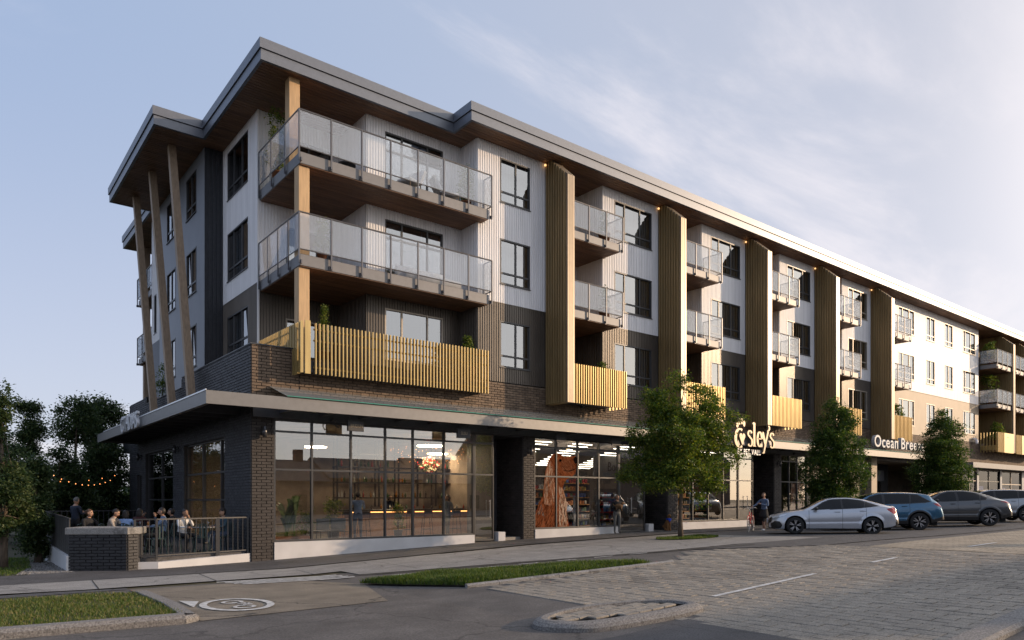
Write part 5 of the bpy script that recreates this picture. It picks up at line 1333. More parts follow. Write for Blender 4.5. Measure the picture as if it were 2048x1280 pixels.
def make_car(name, label, S, rear_wheel=None, rz=0, group='cars parked nose in along the kerb'):
    L_ = S['L']; W = S['W']/2; xf, xr, wr, ar = S['xf'], S['xr'], S['wr'], S['ar']; zc = wr
    t = thing(name, label, S.get('cat', 'car'), (0, 0, 0), 0, group)
    xs = list(np.arange(0, L_+0.001, 0.02)); xs[-1] = L_
    for sx in S['seams']: xs += [sx-0.006, sx+0.006]
    for w0 in (xf, xr): xs += [w0-ar-.002, w0-ar+.002, w0+ar-.002, w0+ar+.002]
    xs = sorted(set(round(x, 4) for x in xs))
    NB, NG, NT = 42, 22, 10
    mb = MB(); cols = []
    for x in xs:
        zt = interp(S['top'], x); zb = min(interp(S['belt'], x), zt-0.012); z0 = interp(S['sill'], x)
        e = min(x, L_-x); wp = interp(S['plan'], x)*W
        arch = 0.0
        for w0 in (xf, xr):
            if abs(x-w0) < ar: z0 = max(z0, zc+math.sqrt(ar*ar-(x-w0)**2)); arch = 1
        row = []
        for i in range(NB+1):
            u = i/NB; z = z0+(zb-z0)*u; uu = (z-0.15)/(zb-0.15)
            y = wp*(0.955+0.045*math.sin(math.pi*min(1, max(0, uu*1.05)))**0.8) - 0.02*max(0, uu-.8)/.2*wp
            y -= 0.012*math.exp(-((uu-0.42)/0.07)**2)*(1 if 1.2 < x < L_-1.0 else 0)
            for w0 in (xf, xr):
                rr = math.hypot(x-w0, z-zc)
                if ar <= rr+1e-4 < ar+0.10: y += 0.022*(1-(rr-ar)/0.10)
            row.append((x, -y, z))
        yb = -row[-1][1]; gh = zt-zb; wr_ = interp(S['roofw'], x)*W
        ytop = min(yb-0.005, wr_) if gh > 0.05 else yb*0.93; k = min(1, gh/0.25)
        ytop = yb*0.93*(1-k)+ytop*k
        ze = zt-0.035-0.05*k*0.6
        for i in range(1, NG+1):
            u = i/NG; row.append((x, -(yb+(ytop-yb)*(u**1.15)), zb+(max(ze, zb+0.004)-zb)*u))
        ye, ze2 = -row[-1][1], row[-1][2]
        for i in range(1, NT+1):
            a = (math.pi/2)*i/NT; yy = ye*math.cos(a)**0.75 if i < NT else 0; row.append((x, -yy, ze2+(zt-ze2)*math.sin(a)**0.9))
        cols.append(row)
    n1 = len(cols[0]); M = 2*n1-1
    for row in cols: mb.v += row+[(x, -y, z) for (x, y, z) in reversed(row[:-1])]
    def inp(p, poly): return inside(p, poly)
    win = S['win']; winb = offset_poly(win if sum(win[i-1][0]*win[i][1]-win[i][0]*win[i-1][1] for i in range(len(win))) > 0 else win[::-1], -0.03)
    for i in range(len(xs)-1):
        xm = (xs[i]+xs[i+1])/2; narrow = xs[i+1]-xs[i] < 0.014
        for j in range(M-1):
            a = i*M+j; jj = j if j < n1-1 else M-2-j; q = (a, a+1, a+M+1, a+M)
            za = sum(mb.v[k][2] for k in q)/4; mi = 0
            if jj < NB+NG:
                if inp((xm, za), win): mi = 1
                elif inp((xm, za), winb): mi = 2
                for pl_, mm_ in S['patch']:
                    if inp((xm, za), pl_): mi = mm_
                if jj < NB and mi == 0 and any(abs(xm-s_) < 0.008 for s_ in S['seams']) and narrow: mi = 3
                if mi == 0 and za < interp(S['sill'], xm)+S.get('clad', 0.06): mi = 2
                if S.get('cladarch') and mi == 0:
                    for w0 in (xf, xr):
                        if math.hypot(xm-w0, za-zc) < ar+0.06: mi = 2
                for pil in S['pillars']:
                    if mi == 1 and abs(xm-(pil[0]+(za-1.0)*pil[1])) < pil[2]: mi = 2
            else:
                for (g0, g1, jm) in S['glasstop']:
                    if g0 < xm < g1 and jj-(NB+NG) >= jm: mi = 1
            mb.f.append(q); mb.m.append(mi)
    f0 = [tuple(range(M))[::-1], tuple((len(xs)-1)*M+k for k in range(M))]
    for f_ in f0: mb.f.append(f_); mb.m.append(2 if f_ is f0[0] else 0)
    body = mb.build('body', [S['paint'], M_cgl, M_blk, M_gap, M_tail, M_head, M_amb], t, True)
    ub = MB(); ub.box(0.25, L_-0.25, -W*.80, W*.80, 0.20, 0.52); 
    for w0 in (xf, xr): ub.box(w0-ar, w0+ar, -W*.74, W*.74, 0.30, zc+ar*.98)
    ub.build('underbody', M_gap, t)
    # wheels: tyre lathe, rim spokes
    def wheel(x, sd):
        tw = 0.225; rr = wr*0.70
        ty = MB(); ty.lathe([(rr, 0.0), (rr+.01, -0.008), (wr-.03, -0.012), (wr-.008, 0.01), (wr, 0.035), (wr, tw-.035), (wr-.03, tw), (rr, tw)], (0, 0, 0), 'y', 36)
        w_ = ty.build('wheel', M_tyre, t, True); w_.location = (x, -W*0.985, wr) if sd < 0 else (x, W*0.985, wr)
        if sd > 0: w_.rotation_euler = (0, 0, math.pi)
        ri = MB(); ri.lathe([(rr+.001, 0.0), (rr-.012, -.004), (rr-.025, 0.012), (rr-.035, .05), (rr-.035, .16)], (0, 0, 0), 'y', 36, 0)
        ri.lathe([(0, .02), (.035, .018), (.06, .03), (.07, .06)], (0, 0, 0), 'y', 18, 0)
        ri.lathe([(0, .11), (rr-.04, .11)], (0, 0, 0), 'y', 24, 2)
        ns = S['spokes']
        for k in range(ns):
            a0 = 2*math.pi*k/ns+0.2
            for da in (-S['split'], S['split']):
                a = a0+da; r0, r1 = .05, rr-.02; p0 = (r0*math.cos(a0), r0*math.sin(a0)); p1 = (r1*math.cos(a), r1*math.sin(a)); L2 = math.hypot(p1[0]-p0[0], p1[1]-p0[1]); ux, uz = (p1[0]-p0[0])/L2, (p1[1]-p0[1])/L2
                h0, h1 = .014, .017; k0 = len(ri.v)
                for (p, h) in ((p0, h0), (p1, h1)):
                    for (s2, yy) in ((-1, .012), (1, .012), (1, .045), (-1, .045)): ri.v.append((p[0]-uz*h*s2, yy-(0.006 if p is p1 else 0), p[1]+ux*h*s2))
                for q in ((0, 1, 5, 4), (1, 2, 6, 5), (2, 3, 7, 6), (3, 0, 4, 7)): ri.f.append(tuple(k0+z for z in q)); ri.m.append(S.get('spm', 1))
        ri.build('rim', [M_rim, M_rim2, M_gap], w_)
    for x in (xf, xr):
        for sd in (-1, 1): wheel(x, sd)
    for sd in (-1, 1):
        m_ = MB(); mx, mz = S['mirror']; yb_ = W*.90
        m_.ball((mx, sd*(yb_+.17), mz), (.075, .11, .07), 12); m_.box(mx-.02, mx+.03, min(sd*yb_, sd*(yb_+.12)), max(sd*yb_, sd*(yb_+.12)), mz-.06, mz-.02); m_.build('mirror', S.get('mirm', M_blk), t, True)
        for (hx, hz) in S['handles']:
            h = MB(); wy = interp(S['plan'], hx)*W*.978; h.bbox(hx-.10, hx+.10, sd*wy-.018, sd*wy+.018, hz-.014, hz+.014, .008); h.build('door_handle', S['paint'], t)
    pl = MB(); pl.box(L_-0.02, L_+0.004, -.26, .26, .78, .90); pl.build('number_plate', M_sign3, t)
    fp = MB(); fp.box(-0.03, 0.02, -.15, .15, .42, .58); fp.build('number_plate', M_sign3, t)
    if rear_wheel:
        t.rotation_euler = (0, 0, rz); c, s_ = math.cos(rz), math.sin(rz); lx, ly = S[rear_wheel[0]], -W*.985
        X, Y = rear_wheel[1]; ox, oy = X-(c*lx-s_*ly), Y-(s_*lx+c*ly)
        cx_, cy_ = ox+c*L_/2, oy+s_*L_/2
        z = S['z']; t.location = (ox, oy, z)
    return t
CRZ = math.atan2(-.8, .6)
def plan(L_, f=.62, r_=.80): return [(0, f), (.12, f+.16), (.4, .93), (.9, 1.0), (L_-1.0, 1.0), (L_-.4, .955), (L_-.1, r_+.06), (L_, r_)]
S1 = dict(L=4.55, W=1.80, xf=.93, xr=3.63, wr=.33, ar=.385, z=gz(19, -8.5)-.01, paint=cpaint('silver_paint', (.50, .52, .56), .3, .45),
  top=[(0, .56), (.05, .66), (.25, .76), (.65, .87), (1.10, .93), (1.25, .97), (1.6, 1.15), (2.0, 1.34), (2.35, 1.405), (2.75, 1.415), (3.2, 1.375), (3.6, 1.285), (4.0, 1.165), (4.3, 1.09), (4.42, 1.085), (4.50, .92), (4.55, .62)],
  belt=[(0, .45), (.05, .60), (.3, .72), (.7, .82), (1.15, .895), (1.5, .915), (2.4, .965), (3.2, 1.01), (3.9, 1.06), (4.3, 1.0), (4.55, .6)],
  sill=[(0, .22), (.3, .17), (.8, .17), (1.5, .19), (3.0, .20), (3.6, .2), (4.2, .26), (4.45, .34), (4.55, .42)],
  roofw=[(0, .7), (1.2, .86), (2.0, .66), (3.0, .64), (3.8, .66), (4.4, .75), (4.55, .7)], plan=plan(4.55, .60, .80),
  win=[(1.52, .935), (1.95, 1.20), (2.25, 1.325), (2.75, 1.345), (3.15, 1.31), (3.5, 1.20), (3.85, 1.085), (3.3, 1.035), (2.5, .985)],
  pillars=[(2.60, -.05, .035), (3.35, .25, .018)], seams=[1.42, 2.60, 3.42], handles=[(2.42, .86), (3.30, .90)], mirror=(1.66, .98),
  glasstop=[(1.22, 2.02, 2), (3.45, 4.15, 3)], clad=.03, spokes=5, split=.17, spm=1,
  patch=[([(.12, .60), (.5, .70), (.62, .76), (.30, .71), (.10, .66)], 5), ([(0.0, .40), (0, .66), (.10, .66), (.12, .58), (.08, .45)], 2), ([(.08, .20), (.06, .40), (.2, .50), (.38, .48), (.47, .33), (.40, .22)], 2), ([(.62, .60), (.70, .64), (.86, .645), (.78, .585)], 6),
         ([(4.12, .97), (4.42, 1.06), (4.52, .95), (4.48, .80), (4.36, .78), (4.22, .88)], 4), ([(4.43, .36), (4.56, .36), (4.56, .62), (4.46, .58)], 2)])
make_car('parked_car', 'silver sporty hatchback with black wheels, nearest of the parked cars', S1, ('xf', (18.15, -7.4)), CRZ)
S2 = dict(L=4.62, W=1.86, xf=.92, xr=3.68, wr=.36, ar=.425, z=gz(24, -9.5)-.01, paint=cpaint('blue_paint', (.035, .12, .21), .3, .5),
  top=[(0, .66), (.06, .82), (.3, .95), (.8, 1.03), (1.15, 1.08), (1.5, 1.30), (1.9, 1.50), (2.3, 1.57), (3.0, 1.58), (3.6, 1.555), (4.0, 1.50), (4.12, 1.46), (4.25, 1.30), (4.45, 1.12), (4.56, .98), (4.62, .70)],
  belt=[(0, .5), (.06, .72), (.4, .88), (1.1, 1.0), (2.0, 1.05), (3.2, 1.09), (3.9, 1.13), (4.3, 1.12), (4.5, .98), (4.62, .65)],
  sill=[(0, .28), (.5, .24), (1.5, .25), (3.5, .27), (4.2, .33), (4.62, .45)], roofw=[(0, .7), (1.15, .86), (2.0, .70), (3.2, .69), (4.1, .68), (4.62, .74)], plan=plan(4.62, .65, .80),
  win=[(1.45, 1.06), (1.85, 1.37), (2.2, 1.48), (3.0, 1.50), (3.65, 1.455), (4.08, 1.19), (3.9, 1.165), (3.2, 1.125), (2.2, 1.085)],
  pillars=[(2.35, 0, .05), (3.32, .12, .03)], seams=[1.4, 2.35, 3.32], handles=[(2.15, .97), (3.12, 1.0)], mirror=(1.6, 1.1), glasstop=[(1.15, 1.95, 2), (4.13, 4.42, 3)], clad=.14, cladarch=True, spokes=5, split=.24,
  patch=[([(.1, .78), (.5, .86), (.6, .93), (.2, .9)], 5), ([(4.20, 1.10), (4.40, 1.13), (4.60, 1.0), (4.60, .95), (4.35, 1.0)], 4), ([(4.3, .3), (4.64, .3), (4.64, .52), (4.35, .46)], 2)])
make_car('parked_car', 'dark blue crossover parked behind the silver hatchback', S2, ('xr', (24.0, -9.5)), CRZ)
S3 = dict(S2, L=4.78, xf=.90, xr=3.86, wr=.375, ar=.43, W=1.94, z=gz(28.7, -10.5)+.02, paint=cpaint('grey_paint', (.085, .088, .092), .3, .5),
  top=[(0, .68), (.06, .82), (.35, .94), (.9, 1.03), (1.25, 1.09), (1.6, 1.30), (2.0, 1.50), (2.35, 1.585), (2.8, 1.595), (3.3, 1.54), (3.8, 1.41), (4.3, 1.22), (4.6, 1.13), (4.70, 1.05), (4.78, .75)],
  belt=[(0, .5), (.06, .72), (.4, .88), (1.2, 1.01), (2.0, 1.06), (3.2, 1.12), (4.0, 1.16), (4.5, 1.08), (4.78, .7)],
  roofw=[(0, .7), (1.2, .86), (2.1, .69), (3.2, .67), (4.2, .68), (4.78, .74)], plan=plan(4.78, .65, .82),
  sill=[(0, .28), (.5, .24), (1.5, .25), (3.6, .27), (4.3, .33), (4.78, .45)],
  win=[(1.52, 1.08), (1.95, 1.38), (2.3, 1.505), (2.8, 1.52), (3.3, 1.455), (3.78, 1.25), (3.7, 1.17), (3.2, 1.145), (2.3, 1.10)],
  pillars=[(2.62, -.05, .05), (3.45, .25, .02)], seams=[1.42, 2.62, 3.5], handles=[(2.42, .98), (3.38, 1.02)], mirror=(1.75, 1.12), glasstop=[(1.25, 2.05, 2), (3.7, 4.4, 3)],
  patch=[([(.1, .78), (.5, .86), (.6, .93), (.2, .9)], 5), ([(4.30, 1.08), (4.60, 1.12), (4.74, 1.0), (4.5, 1.02)], 4), ([(4.5, .3), (4.8, .3), (4.8, .56), (4.52, .5)], 2)], spokes=5, split=.2)
make_car('parked_car', 'dark grey coupe style SUV between the blue crossover and the pale SUV', S3, ('xr', (28.7, -10.5)), CRZ)
S4 = dict(S2, W=1.95, z=gz(33.8, -10.3)+.05, paint=cpaint('pale_paint', (.34, .36, .38), .3, .4), win=[(1.45, 1.08), (1.85, 1.39), (2.2, 1.49), (3.0, 1.51), (3.8, 1.46), (4.2, 1.2), (3.9, 1.175), (3.2, 1.14), (2.2, 1.10)])
make_car('parked_car', 'pale silver SUV cut by the right picture edge', S4, ('xr', (33.9, -10.4)), CRZ)
S5 = dict(S2, L=4.62, z=gz(40, -9), paint=cpaint('white_paint', (.5, .5, .52), .3, .1))
# ------------------------------------------------------------------ people, dog, bicycle
M_skin = mat('skin', (0.42, 0.25, 0.17), 0.55, var=.06); M_skin2 = mat('tan_skin', (0.30, 0.17, 0.11), 0.55, var=.06)
M_hair = mat('dark_hair', (0.018, 0.013, 0.011), 0.55); M_hairb = mat('brown_hair', (0.09, 0.045, 0.022), 0.55); M_hairg = mat('grey_hair', (.12, .115, .11), .7)
M_eye = mat('eye', (.02, .018, .016), .2); M_lip = mat('lips', (.30, .10, .08), .5); M_shoe = mat('white_shoe', (.55, .55, .55), .6); M_shoed = mat('dark_shoe', (.03, .03, .03), .5)
def cloth(n, c): return mat('cloth_'+n, c, .9, var=.12, scale=14, bump=.25, bscale=25)
def V(*a): return Vector(a)
def skin_mesh(verts, radii, edges, root=0, sub=1):
    me = bpy.data.meshes.new('t'); me.from_pydata([tuple(v) for v in verts], edges, []); ob = bpy.data.objects.new('t', me); COL.objects.link(ob)
    sk = ob.modifiers.new('s', 'SKIN'); sk.use_smooth_shade = True; sb = ob.modifiers.new('b', 'SUBSURF'); sb.levels = sub; sb.render_levels = sub
    for i, r_ in enumerate(radii):
        s_ = me.skin_vertices[0].data[i]; s_.radius = (r_ if hasattr(r_, '__len__') else (r_, r_)); s_.use_root = (i == root)
    bpy.context.view_layer.update()
    m2 = bpy.data.meshes.new_from_object(ob.evaluated_get(bpy.context.evaluated_depsgraph_get())); bpy.data.objects.remove(ob); bpy.data.meshes.remove(me); return m2
def mesh_to_mb(me, mb, mi=0):
    k = len(mb.v); mb.v += [tuple(v.co) for v in me.vertices]
    for p in me.polygons: mb.f.append(tuple(k+i for i in p.vertices)); mb.m.append(mi)
def person(label, loc, rz, pose='stand', shirt=None, pants=None, skin=None, hair=None, hairstyle='short', shoes=None, scale=1.0, arms='down', head_turn=0.0, nod=0.0, skirt=False, sub=1, group=None, sleeves='long', lean=0.0, detail=True, cross=False):
    skin = skin or M_skin; hair = hair or M_hair; shoes = shoes or M_shoed
    t = thing('person', label, 'person', loc, rz, group); t.scale = (scale,)*3
    J = {}
    if pose in ('stand', 'walk'):
        J.update(pel=V(0, 0, .97), wst=V(0, .005, 1.10), cst=V(0, -.005, 1.28), nb=V(0, .01, 1.45), hd=V(0, -.01, 1.525))
        for s, n in ((1, 'L'), (-1, 'R')):
            J['sh'+n] = V(s*.185, .01, 1.41); st = (.10 if s > 0 else -.10) if pose == 'walk' else 0
            J['hp'+n] = V(s*.095, 0, .90); J['kn'+n] = V(s*.105, -.02-st, .50); J['an'+n] = V(s*.105, .02-st*.8, .09); J['to'+n] = V(s*.125, -.14-st*.8, .035)
    else:
        J.update(pel=V(0, .05, .52), wst=V(0, .05-lean*.2, .66), cst=V(0, .03-lean*.5, .86), nb=V(0, .02-lean*.8, 1.03), hd=V(0, -.01-lean, 1.095))
        for s, n in ((1, 'L'), (-1, 'R')):
            J['sh'+n] = V(s*.18, .02-lean*.75, .99)
            J['hp'+n] = V(s*.10, .02, .50); J['kn'+n] = V(s*.13, -.42, .52); J['an'+n] = V(s*.13, -.40, .10); J['to'+n] = V(s*.14, -.56, .04)
        if cross: J['knR'] = V(.02, -.45, .60); J['anR'] = V(.20, -.62, .30); J['toR'] = V(.24, -.76, .27)
    A = {'down': (V(.235, .03, -.29), V(.24, -.03, -.54)), 'table': (V(.25, -.14, -.23), V(.12, -.36, -.24)), 'chin': (V(.17, -.20, -.20), V(.02, -.22, .06)),
         'hold': (V(.25, -.02, -.27), V(.04, -.26, -.18)), 'write': (V(.24, -.05, -.27), V(.10, -.30, -.20)), 'reach': (V(.27, -.20, -.22), V(.24, -.46, -.30)), 'bar': (V(.25, -.12, -.26), V(.2, -.36, -.27)), 'pocket': (V(.26, .03, -.28), V(.20, -.03, -.50))}
    for s, n in ((1, 'L'), (-1, 'R')):
        a = arms if isinstance(arms, str) else arms[0 if s > 0 else 1]; e, w_ = A[a]; c = V(J['sh'+n].x-s*.185, J['sh'+n].y, J['sh'+n].z)
        J['el'+n] = c+V(s*e.x, e.y, e.z); J['wr'+n] = c+V(s*w_.x, w_.y, w_.z)
    names = ['pel', 'wst', 'cst', 'nb', 'hd', 'shL', 'elL', 'wrL', 'shR', 'elR', 'wrR', 'hpL', 'knL', 'anL', 'toL', 'hpR', 'knR', 'anR', 'toR']
    rad = dict(pel=(.155, .115), wst=(.135, .10), cst=(.155, .115), nb=(.085, .07), hd=(.056, .058), sh=(.066, .066), el=(.043, .043), wr=(.028, .03), hp=(.098, .10), kn=(.06, .062), an=(.040, .042), to=(.034, .03))
    idx = {n: i for i, n in enumerate(names)}
    E_ = [('pel', 'wst'), ('wst', 'cst'), ('cst', 'nb'), ('nb', 'hd')]
    for n in 'LR': E_ += [('cst', 'sh'+n), ('sh'+n, 'el'+n), ('el'+n, 'wr'+n), ('pel', 'hp'+n), ('hp'+n, 'kn'+n), ('kn'+n, 'an'+n), ('an'+n, 'to'+n)]
    me = skin_mesh([J[n] for n in names], [rad.get(n, rad.get(n[:2])) for n in names], [(idx[a], idx[b]) for a, b in E_], 0, sub)
    mb = MB(); mesh_to_mb(me, mb); bpy.data.meshes.remove(me)
    regs = []
    for a, b in E_:
        k = a[:2]; r_ = (rad.get(a, rad.get(a[:2]))[0]+rad.get(b, rad.get(b[:2]))[0])/2
        mt = 1
        if (a, b) == ('nb', 'hd'): mt = 0
        if k == 'el': mt = 1 if sleeves == 'long' else 0
        if k == 'hp': mt = 2
        if k == 'kn': mt = 0 if skirt else 2
        if k == 'an': mt = 3
        if a == 'pel' and b[:2] == 'hp': mt = 2
        regs.append((J[a], J[b], r_, mt))
    for i, f in enumerate(mb.f):
        c = sum((Vector(mb.v[k]) for k in f), Vector())/len(f); best = 9; mt = 1
        for a, b, r_, m_ in regs:
            d_ = b-a; u = max(0, min(1, (c-a).dot(d_)/d_.length_squared)); q = (c-(a+d_*u)).length/r_
            if q < best: best = q; mt = m_
        if mt == 1 and c.z < J['pel'].z+.02: mt = 2
        if mt == 1 and c.z > J['nb'].z+.01 and abs(c.x) < .08: mt = 0
        mb.m[i] = mt
    # head with brow, nose, chin, ears, eyes and mouth
    hc = J['hd']+V(0, -.015, .085); rot = Matrix.Rotation(head_turn, 3, 'Z') @ Matrix.Rotation(nod, 3, 'X')
    hm = MB(); hm.ball((0, 0, 0), (.076, .095, .115), 20); 
    for i, v in enumerate(hm.v):
        x, y, z = v
        if z < -.02: x *= 1-.35*min(1, (-z-.02)/.09); y = y*(1-.12*min(1, (-z-.02)/.09))-.008*min(1, (-z-.02)/.09)
        if y < -.07 and abs(x) < .02 and -.045 < z < .01: y -= .018
        if y < -.06 and .012 < abs(x) < .045 and 0 < z < .025: y += .008
        hm.v[i] = (x, y, z)
    hm.m = [0]*len(hm.f)
    hm.ball((.03, -.079, .012), (.012, .008, .007), 6, 4); hm.ball((-.03, -.079, .012), (.012, .008, .007), 6, 4); hm.box(-.022, .022, -.094, -.08, -.056, -.048, 5)
    hm.box(-.045, -.016, -.090, -.075, .026, .033, 4); hm.box(.016, .045, -.090, -.075, .026, .033, 4)
    hm.ball((0, -.10, -.022), (.012, .018, .016), 8, 0); hm.ball((.078, .0, .0), (.010, .018, .030), 8, 0); hm.ball((-.078, .0, .0), (.010, .018, .030), 8, 0)
    k = len(mb.v); mb.v += [tuple(rot @ Vector(v)+hc) for v in hm.v]; mb.f += [tuple(k+i for i in f) for f in hm.f]; mb.m += hm.m
    # hands: palm, four curled fingers, thumb
    for s, n in ((1, 'L'), (-1, 'R')):
        w_ = J['wr'+n]; d_ = (w_-J['el'+n]).normalized(); sd = d_.cross(V(0, 0, 1)) if abs(d_.z) < .9 else V(0, 1, 0); sd.normalize(); up = sd.cross(d_)
        mb.path([w_-d_*.02, w_+d_*.03, w_+d_*.085], [.026, .036, .034], 8, 0)
        for q in range(4):
            b0 = w_+d_*.08+sd*(.024-.016*q); l = (.062, .07, .066, .052)[q]; mb.path([b0, b0+d_*l*.5-up*.006, b0+d_*l*.8-up*.03, b0+d_*l*.72-up*.048], [.009, .0085, .008, .006], 6, 0)
        b0 = w_+d_*.03+sd*.028*s; mb.path([b0, b0+d_*.03+sd*.025*s-up*.01, b0+d_*.06+sd*.02*s-up*.02], [.011, .010, .007], 6, 0)
    mb.build('body', [skin, shirt, pants, shoes, M_eye, M_lip], t, True)
    # hair
    h = MB(); h.ball((0, .014, .022), (.087, .098, .108), 18); keep = []
    for f in h.f:
        c = sum((Vector(h.v[k]) for k in f), Vector())/len(f)
        if c.z > .055 or (c.y > .01-.25*(c.z) and c.z > (-.07 if hairstyle != 'cropped' else -.03)): keep.append(f)
    h.f = keep; h.m = [0]*len(keep)
    if hairstyle == 'long': h.ball((0, .055, -.07), (.095, .06, .15), 14)
    if hairstyle == 'bun': h.ball((0, .10, .05), .045, 10)
    if hairstyle == 'curly':
        rg = random.Random(4)
        for _ in range(40):
            a, b = rg.uniform(0, 6.28), rg.uniform(.1, 1.3); h.ball((.085*math.cos(a)*math.sin(b), .01+.095*math.sin(a)*math.sin(b), .03+.10*math.cos(b)), .026, 6)
    h.v = [tuple(rot @ Vector(v)+hc) for v in h.v]; h.build('hair', hair, t, True)
    if skirt:
        k_ = MB(); k_.lathe([(.15, .98), (.175, .88), (.20, .72), (.215, .60), (.205, .60), (.16, .88)], (0, 0, 0), 'z', 20); k_.build('skirt', pants, t, True)
    return t
FP = 0.33   # patio floor height
c_nav, c_wht, c_blu, c_blk = cloth('navy', (.018, .025, .045)), cloth('white', (.62, .61, .60)), cloth('denim_blue', (.12, .17, .27)), cloth('black', (.015, .015, .017))
c_grt, c_mar, c_tea, c_bei, c_sky, c_jean = cloth('grey_trousers', (.14, .14, .135)), cloth('maroon', (.05, .012, .014)), cloth('teal', (.03, .06, .085)), cloth('beige', (.34, .30, .26)), cloth('sky_blue', (.22, .34, .60)), cloth('jeans', (.045, .065, .11))
seat_g = 'guests seated on the patio'
CAMYAW = lambda x, y: math.atan2(CAM.y-y, CAM.x-x)+math.pi/2      # facing the camera
def seated(label, x, y, yaw, **k): return person(label, (x, y, FP), yaw, 'sit', group=seat_g, **k)
f0 = CAMYAW(-3, 3)
person('waiter in a navy waistcoat standing with his back half turned on the patio', (-3.95, 5.4, FP-.02), f0+2.3, 'stand', c_nav, c_blk, M_skin, M_hairg, 'cropped', arms='write', nod=.45, scale=.97)
seated('laughing woman in black with tied back brown hair left on the patio', -4.0, 2.3, f0+.7, shirt=c_blk, pants=c_blk, hair=M_hairb, hairstyle='bun', arms='table', head_turn=.3)
seated('bearded man in a beige shirt looking down at the patio table', -3.45, 2.1, f0+1.1, shirt=c_bei, pants=c_jean, hairstyle='short', arms='table', nod=.35, lean=.12)
seated('guest with dark hood of hair and a sky blue top seen from behind', -3.05, 2.2, f0+2.9, shirt=c_sky, pants=c_jean, hairstyle='long', arms='table', scale=.97)
seated('guest in a maroon top with long black hair deep in the patio', -2.45, 3.3, f0+2.6, shirt=c_mar, pants=c_blk, hairstyle='long', arms=('chin', 'table'))
seated('man in a grey blue shirt drinking with his back to the railing', -2.2, 1.35, f0-1.7, shirt=c_blu, pants=c_blk, hairstyle='short', arms=('table', 'chin'), scale=1.03)
seated('man in black sitting behind the man in the grey blue shirt', -1.65, 2.6, f0-1.9, shirt=c_blk, pants=c_blk, hairstyle='short', arms='table')
seated('woman in a white top resting her chin on her hand', -1.72, .95, f0+.5, shirt=c_wht, pants=c_blk, skin=M_skin2, hairstyle='bun', arms=('chin', 'table'), lean=.08)
seated('curly haired man in a teal shirt at the railing corner by the wall', -.58, .85, f0-1.15, shirt=c_tea, pants=c_jean, hairstyle='curly', arms='table', cross=True)
person('man in a light blue shirt leaning at the bar seen through the cafe glass', (4.15, 1.2, .42), math.pi-.25, 'stand', cloth('light_blue', (.36, .44, .58)), c_jean, sleeves='short', hairstyle='short', arms=('bar', 'bar'), scale=1.02)
person('bartender in dark clothes behind the bar', (8.0, 5.9, .42), .1, 'stand', c_nav, c_blk, hairstyle='long', arms='bar', scale=.98)
person('long haired woman in grey blue walking inside the cafe door', (8.6, 2.2, .42), -1.2, 'walk', cloth('slate', (.12, .15, .19)), c_grt, hairstyle='long', arms='down', scale=.97)
person('bearded man in a dark sweater and grey trousers standing by the pet shop door', (15.72, -.42, gz(15.7, -.4)+.005), CAMYAW(15.7, -.4)+.35, 'stand', c_blk, c_grt, M_skin2, M_hairb, 'short', arms='hold', head_turn=.4, scale=.98, sub=2)
sd_ = MB(); sd_.ball((0, 0, 0), (.10, .17, .11), 12); sd_.ball((.02, -.17, .12), (.07, .08, .07), 10); sd_.ball((.02, -.25, .10), (.03, .05, .03), 8); sd_.ball((.075, -.15, .13), (.018, .03, .055), 8); sd_.ball((-.04, -.15, .13), (.018, .03, .055), 8); sd_.path([(0, .15, 0), (0, .22, .03), (0, .26, .1)], [.03, .02, .01], 6)
for q in (-.06, .06): sd_.path([(q, -.08, -.05), (q, -.11, -.16), (q, -.14, -.2)], [.03, .022, .018], 6); sd_.path([(q, .1, -.05), (q, .12, -.15)], [.03, .02], 6)
o = sd_.build('small_dog', mat('tan_fur', (.16, .09, .045), .95, var=.4, scale=30, bump=.6, bscale=60), None, True); o.location = (15.52, -.72, gz(15.7, -.4)+1.22); o.rotation_euler = (0, 0, .8); tag(o, 'small tan dog carried in the arms of the man by the door', 'dog')
gx, gy = 20.45, -4.35
person('young woman in a denim jacket and black shorts holding the red bicycle', (gx+.25, gy-.1, gz(gx, gy)+.008), CAMYAW(gx, gy)-.75, 'walk', c_blu, c_blk, M_skin, M_hairb, 'bun', M_shoe, .97, ('hold', 'reach'), .5, skirt=True, sub=2)
